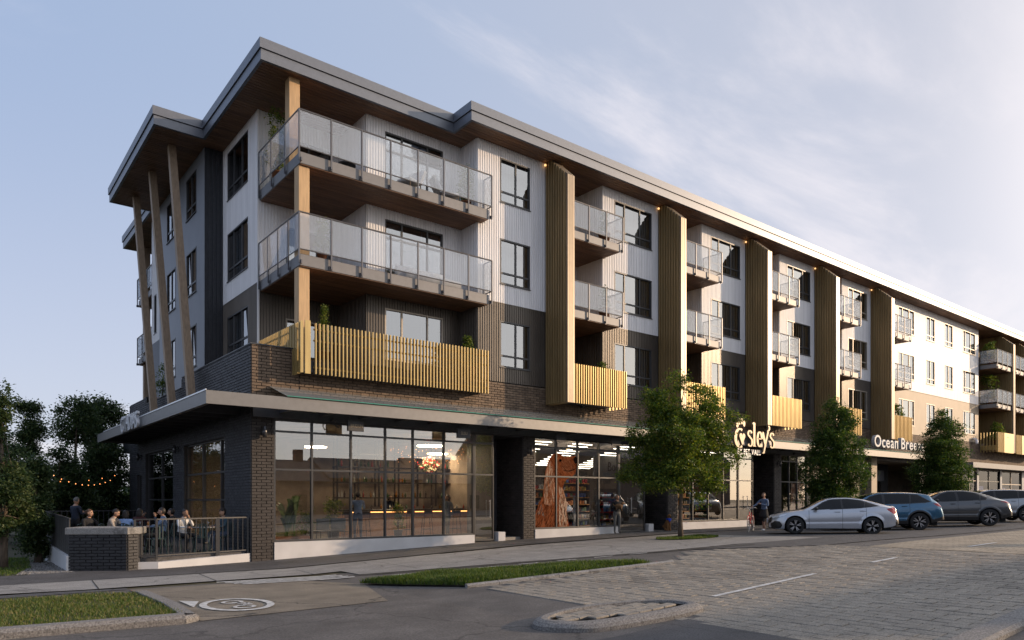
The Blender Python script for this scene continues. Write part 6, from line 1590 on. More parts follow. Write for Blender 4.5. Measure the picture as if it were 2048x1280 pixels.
# ---- bicycle
def bicycle(loc, rz):
    t = thing('bicycle', 'red step through city bicycle with white tyres held by the young woman', 'bicycle', loc, rz); R_ = .34; M_red = mat('red_enamel', (.45, .012, .012), .25, coat=.6); M_wt = mat('cream_tyre', (.5, .48, .44), .8); M_st = MATS['steel']
    def ywheel(x):
        w_ = MB(); n = 30
        for i in range(n):
            a = 2*math.pi*i/n; b = 2*math.pi*(i+1)/n
        w_.lathe([(R_-.018+.018*math.cos(q), .018*math.sin(q)) for q in np.linspace(0, 2*math.pi, 9)], (0, 0, 0), 'y', 36); o_ = w_.build('wheel', M_wt, t, True); o_.location = (x, 0, R_)
        r_ = MB(); r_.lathe([(R_-.045, -.01), (R_-.035, -.012), (R_-.035, .012), (R_-.045, .01), (R_-.045, -.01)], (0, 0, 0), 'y', 36); r_.build('rim', M_st, o_)
        s_ = MB(); 
        for i in range(20): a = 2*math.pi*i/20; s_.tube((0, .02*(-1)**i, 0), ((R_-.04)*math.cos(a), 0, (R_-.04)*math.sin(a)), .0022, n=4, cap=False)
        s_.tube((0, -.04, 0), (0, .04, 0), .02); s_.build('spokes', M_st, o_)
        f = MB(); f.path([((R_+.03)*math.cos(a), 0, (R_+.03)*math.sin(a)) for a in np.linspace(.3, 2.6, 14)], .015, 6); f.build('mudguard', M_red, o_, True)
    ywheel(-.52); ywheel(.52)
    f = MB(); bb = (.08, 0, .30); hd0, hd1 = (-.36, 0, .62), (-.31, 0, .86); st = (.20, 0, .82)
    f.path([hd0, (-.2, 0, .42), bb], .022); f.path([hd1, (-.15, 0, .56), (.12, 0, .42)], .018); f.tube(bb, st, .018); f.tube(hd0, hd1, .024)
    for s in (-.05, .05): f.tube(bb, (.52, s, .34), .012); f.tube((.17, 0, .70), (.52, s, .34), .011); f.path([hd0, (-.40, s, .50), (-.52, s, .34)], .013)
    f.build('frame', M_red, t, True)
    h = MB(); h.tube(hd1, (-.29, 0, 1.0), .014); h.path([(-.12, -.27, 1.0), (-.25, -.24, 1.05), (-.30, -.1, 1.02), (-.30, .1, 1.02), (-.25, .24, 1.05), (-.12, .27, 1.0)], .012); h.build('handlebar', M_st, t, True)
    s_ = MB(); s_.tube(st, (.22, 0, .93), .013); s_.ball((.24, 0, .95), (.13, .085, .035), 12); s_.build('saddle', M_blk, t, True)
    p = MB(); p.lathe([(0, -.01), (.09, -.01), (.09, .0), (0, .0)], (bb[0], -.04, bb[2]), 'y', 18); p.tube((bb[0], -.06, bb[2]), (bb[0]+.1, -.06, bb[2]-.13), .01); p.tube((bb[0], .06, bb[2]), (bb[0]-.1, .06, bb[2]+.13), .01); p.box(bb[0]+.05, bb[0]+.15, -.15, -.06, bb[2]-.15, bb[2]-.13); p.box(bb[0]-.15, bb[0]-.05, .06, .15, bb[2]+.12, bb[2]+.14); p.build('pedals', M_blk, t)
    return t
bicycle((gx-.42, gy+.12, gz(gx, gy)), R(24))
# ---- sitting dog
dv_ = [V(0, .12, .14), V(0, .06, .30), V(0, -.06, .44), V(0, -.12, .56), V(0, -.15, .66), V(.07, .05, .14), V(.11, -.02, .10), V(.10, -.10, .03), V(-.07, .05, .14), V(-.11, -.02, .10), V(-.10, -.10, .03), V(.06, -.12, .36), V(.06, -.14, .18), V(.06, -.15, .04), V(-.06, -.12, .36), V(-.06, -.14, .18), V(-.06, -.15, .04), V(.05, .28, .05), V(.15, .36, .05), V(.06, -.2, .02), V(-.06, -.2, .02)]
dr = [.13, .135, .12, .085, .07, .08, .06, .035, .08, .06, .035, .055, .036, .03, .055, .036, .03, .03, .025, .028, .028]
de = [(0, 1), (1, 2), (2, 3), (3, 4), (0, 5), (5, 6), (6, 7), (0, 8), (8, 9), (9, 10), (2, 11), (11, 12), (12, 13), (2, 14), (14, 15), (15, 16), (0, 17), (17, 18), (13, 19), (16, 20)]
me = skin_mesh(dv_, dr, de, 1, 2); mb = MB(); mesh_to_mb(me, mb)
mb.ball((0, -.19, .72), (.075, .085, .075), 14); mb.path([(0, -.24, .71), (0, -.30, .69), (0, -.34, .68)], [.045, .036, .028], 10)
for s in (-1, 1): mb.ball((s*.078, -.17, .69), (.02, .04, .065), 10); mb.ball((s*.03, -.262, .745), .009, 6, 1)
mb.ball((0, -.365, .685), .018, 8, 1)
t = thing('sitting_dog', 'golden brown dog sitting in the dark doorway with a blue neckerchief', 'dog', (19.2, -.35, gz(19.2, -.3)+.005), CAMYAW(19, 0)+.5)
mb.build('body', [mat('golden_fur', (.24, .12, .045), .95, var=.35, scale=26, bump=.7, bscale=70), M_eye], t, True)
k_ = MB(); k_.lathe([(.10, -.03), (.125, 0), (.115, .03), (.08, .04)], (0, -.12, .56), 'z', 16); k_.extrude([(-.09, .56), (.09, .56), (0, .40)], 'xz', -.235, -.225); k_.build('neckerchief', mat('blue_cloth', (.01, .06, .5), .8), t, True)
# ------------------------------------------------------------------ patio
pt = thing('patio', 'raised cafe patio slab with white kerb wall left of the brick corner', 'patio')
m_ = MB(); m_.box(-4.62, -0.01, 0.35, 12.6, 0.05, FP-.01); m_.extrude([(-4.62, .35), (-3.3, -.30), (-2.76, -.44), (-.03, .20), (-.03, .35)], 'xy', -.05, FP-.011); m_.build('floor_slab', M_path, pt)
def wall_run(mb, pts, z0s, z1s, th):
    for i in range(len(pts)-1):
        a, b = Vector(pts[i]), Vector(pts[i+1]); d_ = (b-a).normalized(); n_ = Vector((-d_.y, d_.x))*th; k = len(mb.v)
        for (p, z0, z1) in ((a, z0s[i], z1s[i]), (b, z0s[i+1], z1s[i+1])): mb.v += [(p.x, p.y, z0), (p.x, p.y, z1), (p.x+n_.x, p.y+n_.y, z1), (p.x+n_.x, p.y+n_.y, z0)]
        for q in ((0, 4, 5, 1), (1, 5, 6, 2), (2, 6, 7, 3), (0, 1, 2, 3), (4, 7, 6, 5)): mb.f.append(tuple(k+z for z in q)); mb.m.append(0)
kb = MB(); wall_run(kb, [(-3.28, -.50), (-2.76, -.66), (-0.03, 0.02)], [-.1, -.1, -.1], [.20, .19, .27], .22); kb.build('kerb_wall', M_pl, pt)
kb = MB(); wall_run(kb, [(-4.83, 12), (-4.83, 0.1)], [-.1, -.1], [.70, .42], .2); kb.build('kerb_wall', M_pl, pt)
pl_ = thing('brick_planter', 'black brick planter block with pale concrete cap at the patio corner', 'planter', (-4.78, .12, -.02), math.atan2(-.82, 1.25))
br1 = brick_faces('y', 0.0, 0.0, 1.5, 0.0, 1.0, bw=.30, bh=.083); M_plb = mat('planter_brick', (.026, .026, .029), .55, var=.25, scale=4, bump=.4, bscale=70); put_bricks(br1, pl_, M_plb, 300, jit=.003)
side = bpy.data.objects.new('end_face', None); COL.objects.link(side); side.parent = pl_; side.location = (1.5, 0, 0); side.rotation_euler = (0, 0, R(58))
put_bricks(brick_faces('y', 0.0, 0.0, .30, 0.0, 1.0, bw=.30, bh=.083), side, M_plb, 60, jit=.003)
m_ = MB(); m_.extrude([(0.005, 0.005), (1.495, 0.005), (1.65, .25), (1.6, .75), (0.02, .75)], 'xy', -.05, .995); m_.build('core', M_mortl, pl_)
m_ = MB(); cap = [(-.06, -.06), (1.53, -.06), (1.74, .26), (1.66, .82), (-.06, .82)]; n = 5
for z, o_ in ((1.0, .012), (1.02, 0), (1.17, 0), (1.19, .02)):
    for p in offset_poly(cap, o_): m_.v.append((*p, z))
for r_ in range(3):
    for i in range(n): j = (i+1) % n; m_.f.append((r_*n+i, r_*n+j, (r_+1)*n+j, (r_+1)*n+i)); m_.m.append(0)
m_.f += [(4, 3, 2, 1, 0), tuple(15+i for i in range(5))]; m_.m += [0, 0]; m_.build('cap', M_conc, pl_)
# railing at the front
M_rl2 = mat('patio_rail_metal', (0.05, .05, .052), .5, .3)
rl = thing('patio_railing', 'dark metal picket railing along the front of the patio', 'railing', (-2.7, -.5, .2))
def run(pts, zt, zb, picks, posts, wide=()):
    for i, (a, b) in enumerate(zip(pts, pts[1:])):
        A, Bv = Vector((*a, 0))-rl.location, Vector((*b, 0))-rl.location; A.z = Bv.z = -rl.location.z; L_ = (Bv-A).length; d_ = (Bv-A).normalized()
        for z, h in ((zt, .028), (zb+.05, .022)): m_ = MB(); m_.path([A+V(0, 0, z), Bv+V(0, 0, z)], h, 4); m_.build('rail', M_rl2, rl)
        for k in range(picks[i]+1):
            p = A+d_*(L_*k/picks[i]); q = MB(); h = .009
            if k in posts[i]: h = .028
            if k in wide[i]: h = .055
            q.box(p.x-h, p.x+h, p.y-min(h, .028), p.y+min(h, .028), zb-(.06 if h > .02 else -.05)-rl.location.z, zt-rl.location.z); q.build('post' if h > .02 else 'picket', M_rl2, rl)
run([(-3.30, -.45), (-2.78, -.56), (-.08, .10)], 1.37, .32, [3, 17], [(0, 3), (17,)], [(), (11,)])
# solid board fence along the left side
fn = thing('patio_fence', 'tall dark board fence along the left side of the patio', 'fence', (-4.75, 0, .4))
me = MB(); me.box(-.012, .012, 0, .188, 0, 1.0); me = me.mesh('fence_board', mat('dark_fence_board', (.058, .053, .052), .6, var=.15))
for k in range(52):
    y = .15+.2*k; link('fence_board', me, fn, (0.004*(k % 2), y, (.02+.022*y)), (0, 0, 0))
f_ = MB(); f_.path([(0, .1, 1.0), (0, 10.6, 1.15)], .03, 4); f_.build('rail', M_rl2, fn); f_ = MB(); f_.path([(.03, .1, .08), (.03, 10.6, .30)], .025, 4); f_.build('rail', M_rl2, fn)
# back railing of the patio
bk = thing('patio_railing', 'dark picket railing closing the far end of the patio', 'railing', (-2.4, 12.5, FP)); f_ = MB(); f_.path([(-2.3, 0, 1.1), (2.2, 0, 1.1)], .03, 4); f_.build('rail', M_rl2, bk)
for k in range(24): q = MB(); q.box(-2.3+.19*k-.01, -2.3+.19*k+.01, -.01, .01, 0, 1.1); q.build('picket', M_rl2, bk)
# tables and chairs
M_tt = mat('table_top', (.22, .22, .22), .45); M_ch = mat('chair_metal', (.05, .085, .085), .4, .5)
def table(label, x, y, r_=.36):
    t = thing('cafe_table', label, 'table', (x, y, FP)); m_ = MB(); m_.lathe([(0, .72), (r_, .72), (r_+.01, .735), (r_, .75), (0, .75)], (0, 0, 0), 'z', 24); m_.build('table_top', M_tt, t, True)
    m_ = MB(); m_.tube((0, 0, .03), (0, 0, .72), .025); m_.build('leg', M_ch, t); m_ = MB(); m_.lathe([(0, 0), (.22, 0), (.22, .012), (.03, .04), (0, .04)], (0, 0, 0), 'z', 20); m_.build('foot', M_ch, t)
TB = [('round cafe table in front of the curly haired man', -1.15, .85), ('round cafe table beside the man in the grey blue shirt', -2.55, 1.9), ('round cafe table of the bearded man and the laughing woman', -3.65, 1.55), ('round cafe table deep in the patio near the wall', -1.6, 3.9)]
for l, x, y in TB: table(l, x, y)
def bottle_or_glass(x, y, z, lab, col, h=.16, r_=.03):
    m_ = MB(); m_.lathe([(0, 0), (r_, 0), (r_*1.1, h*.6), (r_*.9, h), (0, h)], (0, 0, 0), 'z', 12); o = m_.build('drinking_glass', col, None, True); o.location = (x, y, z); tag(o, lab, 'glass')
M_amber = mat('amber_drink', (.45, .16, .02), .1, emit=None); M_clear = glass_mat('clear_glass', (.9, .92, .95), 1.0, ior=1.5, minr=.15)
bottle_or_glass(-1.05, .75, FP+.75, 'clear glass on the table of the curly haired man', M_clear); bottle_or_glass(-2.5, 1.8, FP+.75, 'amber drink beside the man in the grey blue shirt', M_amber); bottle_or_glass(-2.68, 2.0, FP+.75, 'clear glass behind the amber drink', M_clear)
def chair(loc, rz, first=[None]):
    t = first[0]
    if t is None:
        t = thing('cafe_chair', 'x', 'chair', (0, 0, 0), 0, 'metal chairs on the patio')
        s_ = MB(); s_.bbox(-.2, .2, -.2, .2, .44, .465, .02); s_.build('seat', M_ch, t)
        for sx_ in (-1, 1):
            l = MB(); l.tube((sx_*.18, -.18, .44), (sx_*.22, -.23, 0), .013, n=6); l.build('leg', M_ch, t); l = MB(); l.tube((sx_*.18, .18, .44), (sx_*.22, .24, 0), .013, n=6); l.build('leg', M_ch, t)
        b = MB(); b.path([(-.19, .19, .45), (-.20, .25, .7), (-.15, .28, .83), (0, .29, .87), (.15, .28, .83), (.20, .25, .7), (.19, .19, .45)], .012, 6)
        for q in (-.08, 0, .08): b.box(q-.02, q+.02, .26, .27, .46, .86)
        b.build('backrest', M_ch, t); first[0] = t; remember(t); c = t
    else: c = copy_tree(t)
    c.location = loc; c.rotation_euler = (0, 0, rz); return c
CH = [(-4.0, 2.35, f0+.7, 'under the laughing woman in black'), (-3.45, 2.15, f0+1.1, 'under the bearded man in beige'), (-3.05, 2.2, f0+2.9, 'under the guest in the sky blue top'), (-2.45, 3.3, f0+2.6, 'under the guest in maroon'), (-2.2, 1.35, f0-1.7, 'under the man in the grey blue shirt'),
      (-1.65, 2.6, f0-1.9, 'under the man in black'), (-1.72, .98, f0+.5, 'under the woman in the white top'), (-.58, .85, f0-1.15, 'under the curly haired man'), (-3.15, .75, 2.6, 'empty, right behind the brick planter'), (-2.6, .35, 3.3, 'empty, at the left railing post'), (-1.35, .35, 3.0, 'empty, against the railing before the white topped woman')]
for x, y, a, l in CH: chair((x, y, FP), a)['label'] = 'dark metal tube chair '+l
# string lights in the trees
M_bulb = mat('warm_bulb', (1, .6, .3), emit=(1, .32, .09), estr=1.8)
def string(label, a, b, n, sag=.35):
    t = thing('string_lights', label, 'string lights', a); A = Vector(a); Bv = Vector(b); pts = []
    for i in range(n*2+1): f = i/(n*2); pts.append((Bv-A)*f+V(0, 0, -sag*4*f*(1-f)))
    w_ = MB(); w_.path(pts, .008, 4); w_.build('cable', M_blk, t)
    bm2 = MB(); bm2.ball((0, 0, -.05), .017, 8); bm2 = bm2.mesh('bulb', M_bulb, True)
    for p in pts[1::2]: link('bulb', bm2, t, p)
string('string of warm bulbs above the waiter', (-4.4, 8.2, 2.9), (-1.2, 15.5, 2.9), 10); string('string of warm bulbs reaching left into the dark trees', (-6.2, 9.0, 2.6), (-4.4, 8.2, 2.9), 4, .2); string('warm bulbs sagging deep behind the patio', (-5.5, 13.0, 3.0), (-0.6, 17.0, 3.2), 8)
string('string of bulbs low in the left hand trees', (-7.6, 6.0, 2.2), (-5.2, 9.5, 2.4), 5, .3)

# ------------------------------------------------------------------ cafe interior
M_disc = mat('pendant_disc', (1, .9, .75), emit=(1, .74, .45), estr=34.0); M_led = mat('led_strip', (1, .95, .9), emit=(1, .88, .72), estr=7.0); M_glow = mat('bar_glow', (1, .6, .3), emit=(1, .42, .12), estr=3.0)
def pend(label, x, y, z, r_=.5):
    t = thing('pendant_lamp', label, 'ceiling lamp', (x, y, z)); m_ = MB(); m_.lathe([(0, -.03), (r_, -.03), (r_, 0), (0, 0)], (0, 0, 0), 'z', 28); m_.build('lamp_disc', M_disc, t); m_ = MB(); m_.tube((0, 0, 0), (0, 0, 4.45-z), .01); m_.lathe([(0, .02), (r_+.01, .001), (r_+.01, .015), (0, .06)], (0, 0, 0), 'z', 24); m_.build('lamp_rod', M_blk, t)
pend('large round disc lamp over the middle of the bar', 8.3, 3.0, 4.12, .55); pend('round disc lamp over the left cafe tables', 3.6, 3.6, 3.9, .4); pend('small glowing dome lamp at the far left of the cafe', 1.9, 4.5, 2.95, .25); pend('round disc lamp deep at the right end of the bar', 10.3, 5.6, 4.0, .45)
bar_ = thing('bar_counter', 'long bar with dark top and warm glow under its edge', 'bar counter', (8.4, 4.4, .42)); m_ = MB(); m_.box(-3.4, 3.0, -.3, .3, 0, 1.0); m_.build('front_panel', mat('bar_terracotta', (.30, .16, .09), .7, var=.2), bar_); m_ = MB(); m_.bbox(-3.5, 3.1, -.42, .35, 1.03, 1.09, .01); m_.build('counter_top', M_blk, bar_); m_ = MB(); m_.box(-3.35, 2.95, -.315, -.302, .96, .995); m_.build('light_strip', M_glow, bar_)
sh = thing('bottle_rack', 'tall black steel rack of bottles hanging behind the bar', 'shelf', (8.3, 5.6, 1.6)); m_ = MB()
for x in np.arange(-2.9, 3.0, .96): m_.box(x-.03, x+.03, -.03, .03, 0, 2.85); m_.box(x-.03, x+.03, .33, .37, 0, 2.85)
m_.build('upright', M_blk, sh)
for z in (.35, 1.0, 1.65, 2.2): m_ = MB(); m_.box(-2.95, 2.95, -.03, .38, z, z+.055); m_.build('shelf', M_blk, sh)
BM = [mat('bottle_'+n, c, .15, spec=.8) for n, c in (('green', (.03, .10, .04)), ('amber', (.30, .12, .02)), ('clear', (.45, .45, .42)), ('red', (.3, .03, .02)), ('dark', (.03, .02, .02)))]
bme = []
for m in BM:
    b = MB(); b.lathe([(0, 0), (.038, 0), (.04, .18), (.014, .24), (.014, .30), (0, .30)], (0, 0, 0), 'z', 10); bme.append(b.mesh('bottle', m, True))
rb_ = random.Random(9); cnt = 0
for z in (.38, 1.03, 1.68):
    for x in np.arange(-2.8, 2.85, .17):
        if rb_.random() < .72: 
            o = link('bottle', bme[rb_.randrange(5)], None, (8.3+x, 5.62+rb_.uniform(0, .25), 1.6+z), (0, 0, 0)); o.scale = (1, 1, rb_.uniform(.75, 1.1)); tag(o, o.data.materials[0].name.replace('bottle_', '')+' glass bottle on the '+{.38: 'lowest', 1.03: 'middle', 1.68: 'upper'}[z]+' shelf behind the bar', 'bottle', 'bottles on the bar rack')
for x in np.arange(5.5, 11.2, .42):
    o = link('bottle', bme[rb_.randrange(5)], None, (x, 4.45+rb_.uniform(-.1, .15), 1.51)); o.scale = (1, 1, .6); tag(o, 'short '+o.data.materials[0].name.replace('bottle_', '')+' bottle standing on the bar top', 'bottle', 'glassware on the bar top')
def stool(label, x, y):
    t = thing('bar_stool', label, 'bar stool', (x, y, .42), random.uniform(-.3, .3), 'bar stools along the counter'); s_ = MB(); s_.bbox(-.19, .19, -.18, .18, .72, .75, .015); s_.build('seat', mat('stool_wood', (.16, .09, .05), .5), t)
    for a in (-1, 1):
        for b in (-1, 1): l = MB(); l.tube((a*.15, b*.14, .72), (a*.21, b*.2, 0), .012, n=6); l.build('leg', M_blk, t)
    l = MB(); l.path([(-.17, -.16, .74), (-.18, -.2, 1.0), (.18, -.2, 1.0), (.17, -.16, .74)], .012, 6); l.box(-.17, .17, -.212, -.19, .9, 1.02); l.build('backrest', M_blk, t); l = MB(); l.path([(-.19, -.18, .25), (.19, -.18, .25), (.19, .18, .25), (-.19, .18, .25), (-.19, -.18, .25)], .01, 6); l.build('foot_ring', M_blk, t)
for l, x in (('bar stool right beside the man in light blue', 5.6), ('bar stool third from the left at the cafe bar', 7.6), ('bar stool before the centre of the glowing bar', 8.5), ('bar stool at the right end of the bar', 9.9), ('leftmost bar stool half hidden by the flowers', 4.7)): stool(l, x, 3.6)
def lounge(label, x, y, rz, m=M_ch, z=.42):
    t = thing('low_chair', label, 'chair', (x, y, z), rz); s_ = MB(); s_.bbox(-.26, .26, -.24, .24, .40, .44, .02); s_.build('seat', m, t); b = MB(); b.bbox(-.26, .26, .22, .26, .46, .85, .02); b.build('backrest', m, t)
    for a in (-1, 1):
        for b_ in (-1, 1): l = MB(); l.tube((a*.22, b_*.2, .40), (a*.25, b_*.24, 0), .014, n=6); l.build('leg', m, t)
lounge('grey low chair behind the second cafe pane, left one', 2.6, 1.0, math.pi+.2, mat('grey_plastic', (.11, .12, .12), .5)); lounge('grey low chair behind the second cafe pane, right one', 3.3, 1.1, math.pi-.2, MATS['grey_plastic'])
pf_ = thing('big_leaf_plant', 'large bird of paradise plant in a terracotta trough in the first cafe window', 'plant', (1.3, .55, .42)); m_ = MB(); m_.bbox(-.5, .75, -.2, .2, 0, .30, .01); m_.build('pot', M_pot, pf_)
bl_ = MB(); rg = random.Random(5)
for i in range(24):
    a = rg.uniform(0, 6.28); H_ = rg.uniform(.6, 1.45); rad = rg.uniform(.2, .65)*(1.6-H_*.6); px_, py_ = .1+rg.uniform(-.15, .2), rg.uniform(-.05, .05); pts = []
    for k in range(7): f = k/6; pts.append(V(px_+math.cos(a)*rad*f**1.5, py_+math.sin(a)*rad*.55*f**1.5, .28+H_*math.sin(f*1.75)/math.sin(1.45)))
    sdv = V(-math.sin(a), math.cos(a), 0)*1.0; wd = [.008, .015, .05, .09, .085, .05, .004]
    k0 = len(bl_.v)
    for p, w0 in zip(pts, wd): bl_.v += [tuple(p-sdv*w0+V(0, 0, w0*.3)), tuple(p), tuple(p+sdv*w0+V(0, 0, w0*.3))]
    for k in range(6):
        for q in (0, 1): bl_.f.append((k0+3*k+q, k0+3*k+q+1, k0+3*k+q+4, k0+3*k+q+3)); bl_.m.append(0)
L_big = leaf_mat('big_leaf', (.08, .13, .06), (.13, .2, .09), (.22, .3, .15)); bl_.build('leaf', L_big, pf_, True)
plant('flowering plant behind the second cafe pane', (3.55, 1.9, .42), 1.5, .7, 21, .45, 60, 14, L_mapl, .08, .1, M_potd); plant('slim potted plant by the third cafe pane', (6.0, 1.6, .42), 1.35, .4, 22, .35, 50, 14, L_mapl, .07, .1, M_potd); plant('dark bushy plant right of the big leaf plant', (2.1, .9, .42), 1.1, .7, 23, .3, 50, 14, L_mapl, .07, .2, M_potd)
fl_ = thing('hanging_flowers', 'hanging bouquet of red and cream flowers with fairy lights over the bar', 'flowers', (8.6, 3.6, 3.35)); rg = random.Random(6)
for nm, c in (('red_flower', (.45, .02, .02)), ('cream_flower', (.7, .6, .45)), ('leaf_cluster', (.05, .1, .03))):
    m_ = MB()
    for _ in range(90): a, b = rg.uniform(0, 6.28), rg.uniform(0, 3.14); r_ = rg.uniform(.1, .42); m_.ball((r_*1.3*math.cos(a)*math.sin(b), r_*math.sin(a)*math.sin(b), r_*.8*math.cos(b)+(.0 if nm != 'leaf_cluster' else -.1)), .035, 5)
    m_.build(nm, mat(nm, c, .8), fl_)['kind'] = 'stuff'
m_ = MB()
for _ in range(70): m_.ball((rg.uniform(-1.7, 1.6), rg.uniform(-.3, .3), rg.uniform(.1, .75)), .014, 5)
m_.build('fairy_lights', M_bulb, fl_)['kind'] = 'stuff'

# ------------------------------------------------------------------ pet shop
M_fur = mat('poster_fur', (.12, .034, .013), 1.0, spec=0.0, col2=(.27, .085, .035), scale=5, stretch=(4, 1, .9), detail=9); M_fur2 = mat('poster_ear', (.26, .10, .055), 1.0, spec=0.0, col2=(.18, .055, .025), scale=7, stretch=(5, 1, .8), detail=9); M_fur3 = mat('poster_chest', (.40, .28, .20), 1.0, spec=0.0, col2=(.24, .10, .05), scale=6, stretch=(4, 1, 1), detail=9)
M_mblk = mat('print_black', (.008, .006, .006), 1.0, spec=0.0)
po = thing('dog_poster', 'large window graphic of a long eared red setter looking up', 'window graphic', (11.4, .058, .75))
def pp(pts, y, m, nm='print'):
    b = MB(); b.extrude([(p[0]-11.4, p[1]-.75) for p in pts][::-1], 'xz', y, y+.004); b.build(nm, m, po)
pp([(11.42, .77), (11.42, 1.25), (11.62, 1.75), (11.9, 2.1), (12.0, 2.6), (12.05, 3.1), (12.15, 3.5), (12.38, 3.78), (12.6, 3.84), (12.85, 3.78), (13.05, 3.68), (13.4, 3.72), (13.68, 3.76), (13.8, 3.66), (13.78, 3.35), (13.66, 3.02), (13.45, 2.86), (13.2, 2.76), (13.02, 2.62), (12.95, 2.4), (13.05, 2.1), (13.2, 1.75), (13.18, 1.4), (13.22, 1.1), (13.3, .77)], 0, M_fur)
pp([(12.12, 3.45), (11.98, 3.05), (11.9, 2.5), (11.84, 2.0), (11.95, 1.75), (12.02, 1.9), (12.1, 1.68), (12.2, 1.85), (12.3, 1.66), (12.42, 1.8), (12.5, 2.1), (12.52, 2.6), (12.46, 3.1), (12.38, 3.4), (12.25, 3.55)], -.006, M_fur2, 'ear')
pp([(12.72, 2.5), (12.95, 2.35), (13.1, 2.0), (13.2, 1.7), (13.16, 1.35), (13.22, 1.0), (13.2, .78), (12.75, .78), (12.85, 1.2), (12.75, 1.6), (12.8, 2.0), (12.7, 2.25)], -.006, M_fur3, 'chest')
pp([(12.82, 3.55), (13.3, 3.6), (13.62, 3.3), (13.5, 3.1), (13.2, 3.0), (12.9, 3.15)], -.006, mat('poster_muzzle', (.20, .085, .045), 1.0, spec=0.0, col2=(.12, .04, .02), scale=9, detail=8), 'muzzle')
pp([(13.54, 3.62), (13.66, 3.74), (13.82, 3.67), (13.81, 3.48), (13.64, 3.42)], -.016, M_mblk, 'nose'); pp(arc(12.80, 3.54, .075, .055, 0, 330, 10), -.016, M_mblk, 'eye'); pp([(11.5, 1.3), (11.75, 1.75), (11.85, 1.5), (11.95, 1.2), (11.7, 1.3)], -.005, mat('poster_shade', (.05, .015, .008), .6), 'fur_patch')
FT = [mat('fur_strand_'+n, tuple(q*.72 for q in c), 1.0, spec=0.0) for n, c in (('dark', (.07, .02, .009)), ('red', (.22, .07, .03)), ('rust', (.33, .13, .06)), ('light', (.46, .24, .15)), ('cream', (.62, .47, .36)))]
rgf = random.Random(17)
def strands(poly, n, tones, lo, hi, wv, y, ang=0.0, amp=.025):
    bs = [MB() for _ in FT]; xa = min(p[0] for p in poly); xb = max(p[0] for p in poly); za = min(p[1] for p in poly); zb = max(p[1] for p in poly); c = 0
    while c < n:
        x, z = rgf.uniform(xa, xb), rgf.uniform(za, zb)
        if not inside((x, z), poly): continue
        c += 1; L_ = rgf.uniform(lo, hi); ph = rgf.uniform(0, 6.28); fq = rgf.uniform(14, 20); t = rgf.choice(tones); a = ang+rgf.uniform(-.15, .15); pts = []
        for k in range(9):
            f = k/8; d_ = L_*f; px_ = x+math.sin(a)*d_+amp*math.sin(ph+fq*d_)*f**.3; pz_ = z-math.cos(a)*d_; w_ = wv*math.sin(math.pi*min(1, .12+.88*f))*.5+.0015
            if not inside((px_, pz_), poly): break
            pts.append((px_-11.4, pz_-.75, w_))
        if len(pts) < 3: continue
        b = bs[t]; k0 = len(b.v); yy = y-.0004*(c % 9)
        for (p, q, w_) in pts: b.v += [(p-w_, yy, q), (p+w_, yy, q)]
        for k in range(len(pts)-1): b.f.append((k0+2*k, k0+2*k+1, k0+2*k+3, k0+2*k+2)); b.m.append(0)
    for b, m in zip(bs, FT):
        if b.f: b.build('fur_print', m, po)['kind'] = 'stuff'
EAR = [(12.12, 3.45), (11.98, 3.05), (11.9, 2.5), (11.84, 2.0), (11.92, 1.72), (12.1, 1.66), (12.3, 1.64), (12.45, 1.78), (12.5, 2.1), (12.52, 2.6), (12.46, 3.1), (12.38, 3.4), (12.25, 3.55)]
strands(EAR, 420, [0, 1, 2, 2, 3, 3, 4], .35, .9, .022, -.008)
strands([(12.72, 2.5), (12.95, 2.35), (13.1, 2.0), (13.2, 1.7), (13.16, 1.35), (13.22, 1.0), (13.2, .78), (12.72, .78)], 260, [1, 2, 3, 4, 4, 4, 0], .2, .5, .022, -.008, .15)
strands([(11.42, .77), (11.42, 1.25), (11.62, 1.75), (11.9, 2.1), (12.3, 1.7), (12.7, 1.9), (12.75, .77)], 420, [0, 0, 1, 1, 2], .12, .3, .02, -.005, -.5, .01)
strands([(12.05, 3.1), (12.15, 3.5), (12.38, 3.78), (12.6, 3.84), (12.85, 3.78), (13.05, 3.68), (13.4, 3.72), (13.68, 3.76), (13.78, 3.35), (13.66, 3.02), (13.2, 2.76), (12.9, 2.4), (12.5, 2.4), (12.45, 3.2)], 520, [0, 0, 1, 1, 1, 2], .06, .2, .016, -.009, .9, .006)
pp([(12.98, 3.14), (13.15, 3.10), (13.3, 3.09), (13.55, 3.15), (13.74, 3.25), (13.5, 3.18), (13.28, 3.12)], -.016, M_mblk, 'mouth'); pp([(12.54, 3.3), (12.60, 2.7), (12.64, 2.2), (12.56, 2.2), (12.53, 2.7)], -.016, M_mblk, 'ear_shade'); pp([(12.73, 3.52), (12.80, 3.60), (12.86, 3.56), (12.80, 3.50)], -.016, M_mblk, 'eye_shade')
M_prod = [mat('product_'+n, c, .5, var=.3, scale=20) for n, c in (('orange', (.5, .16, .03)), ('yellow', (.5, .34, .06)), ('white', (.5, .5, .48)), ('blue', (.06, .12, .35)), ('red', (.4, .03, .03)), ('green', (.08, .2, .06)), ('brown', (.16, .08, .04)))]
pm = []
for m in M_prod: b = MB(); b.bbox(-.07, .07, -.05, .05, 0, .2, .012); pm.append(b.mesh('product_box', m))
rg = random.Random(12); npk = 0
SHL = {}
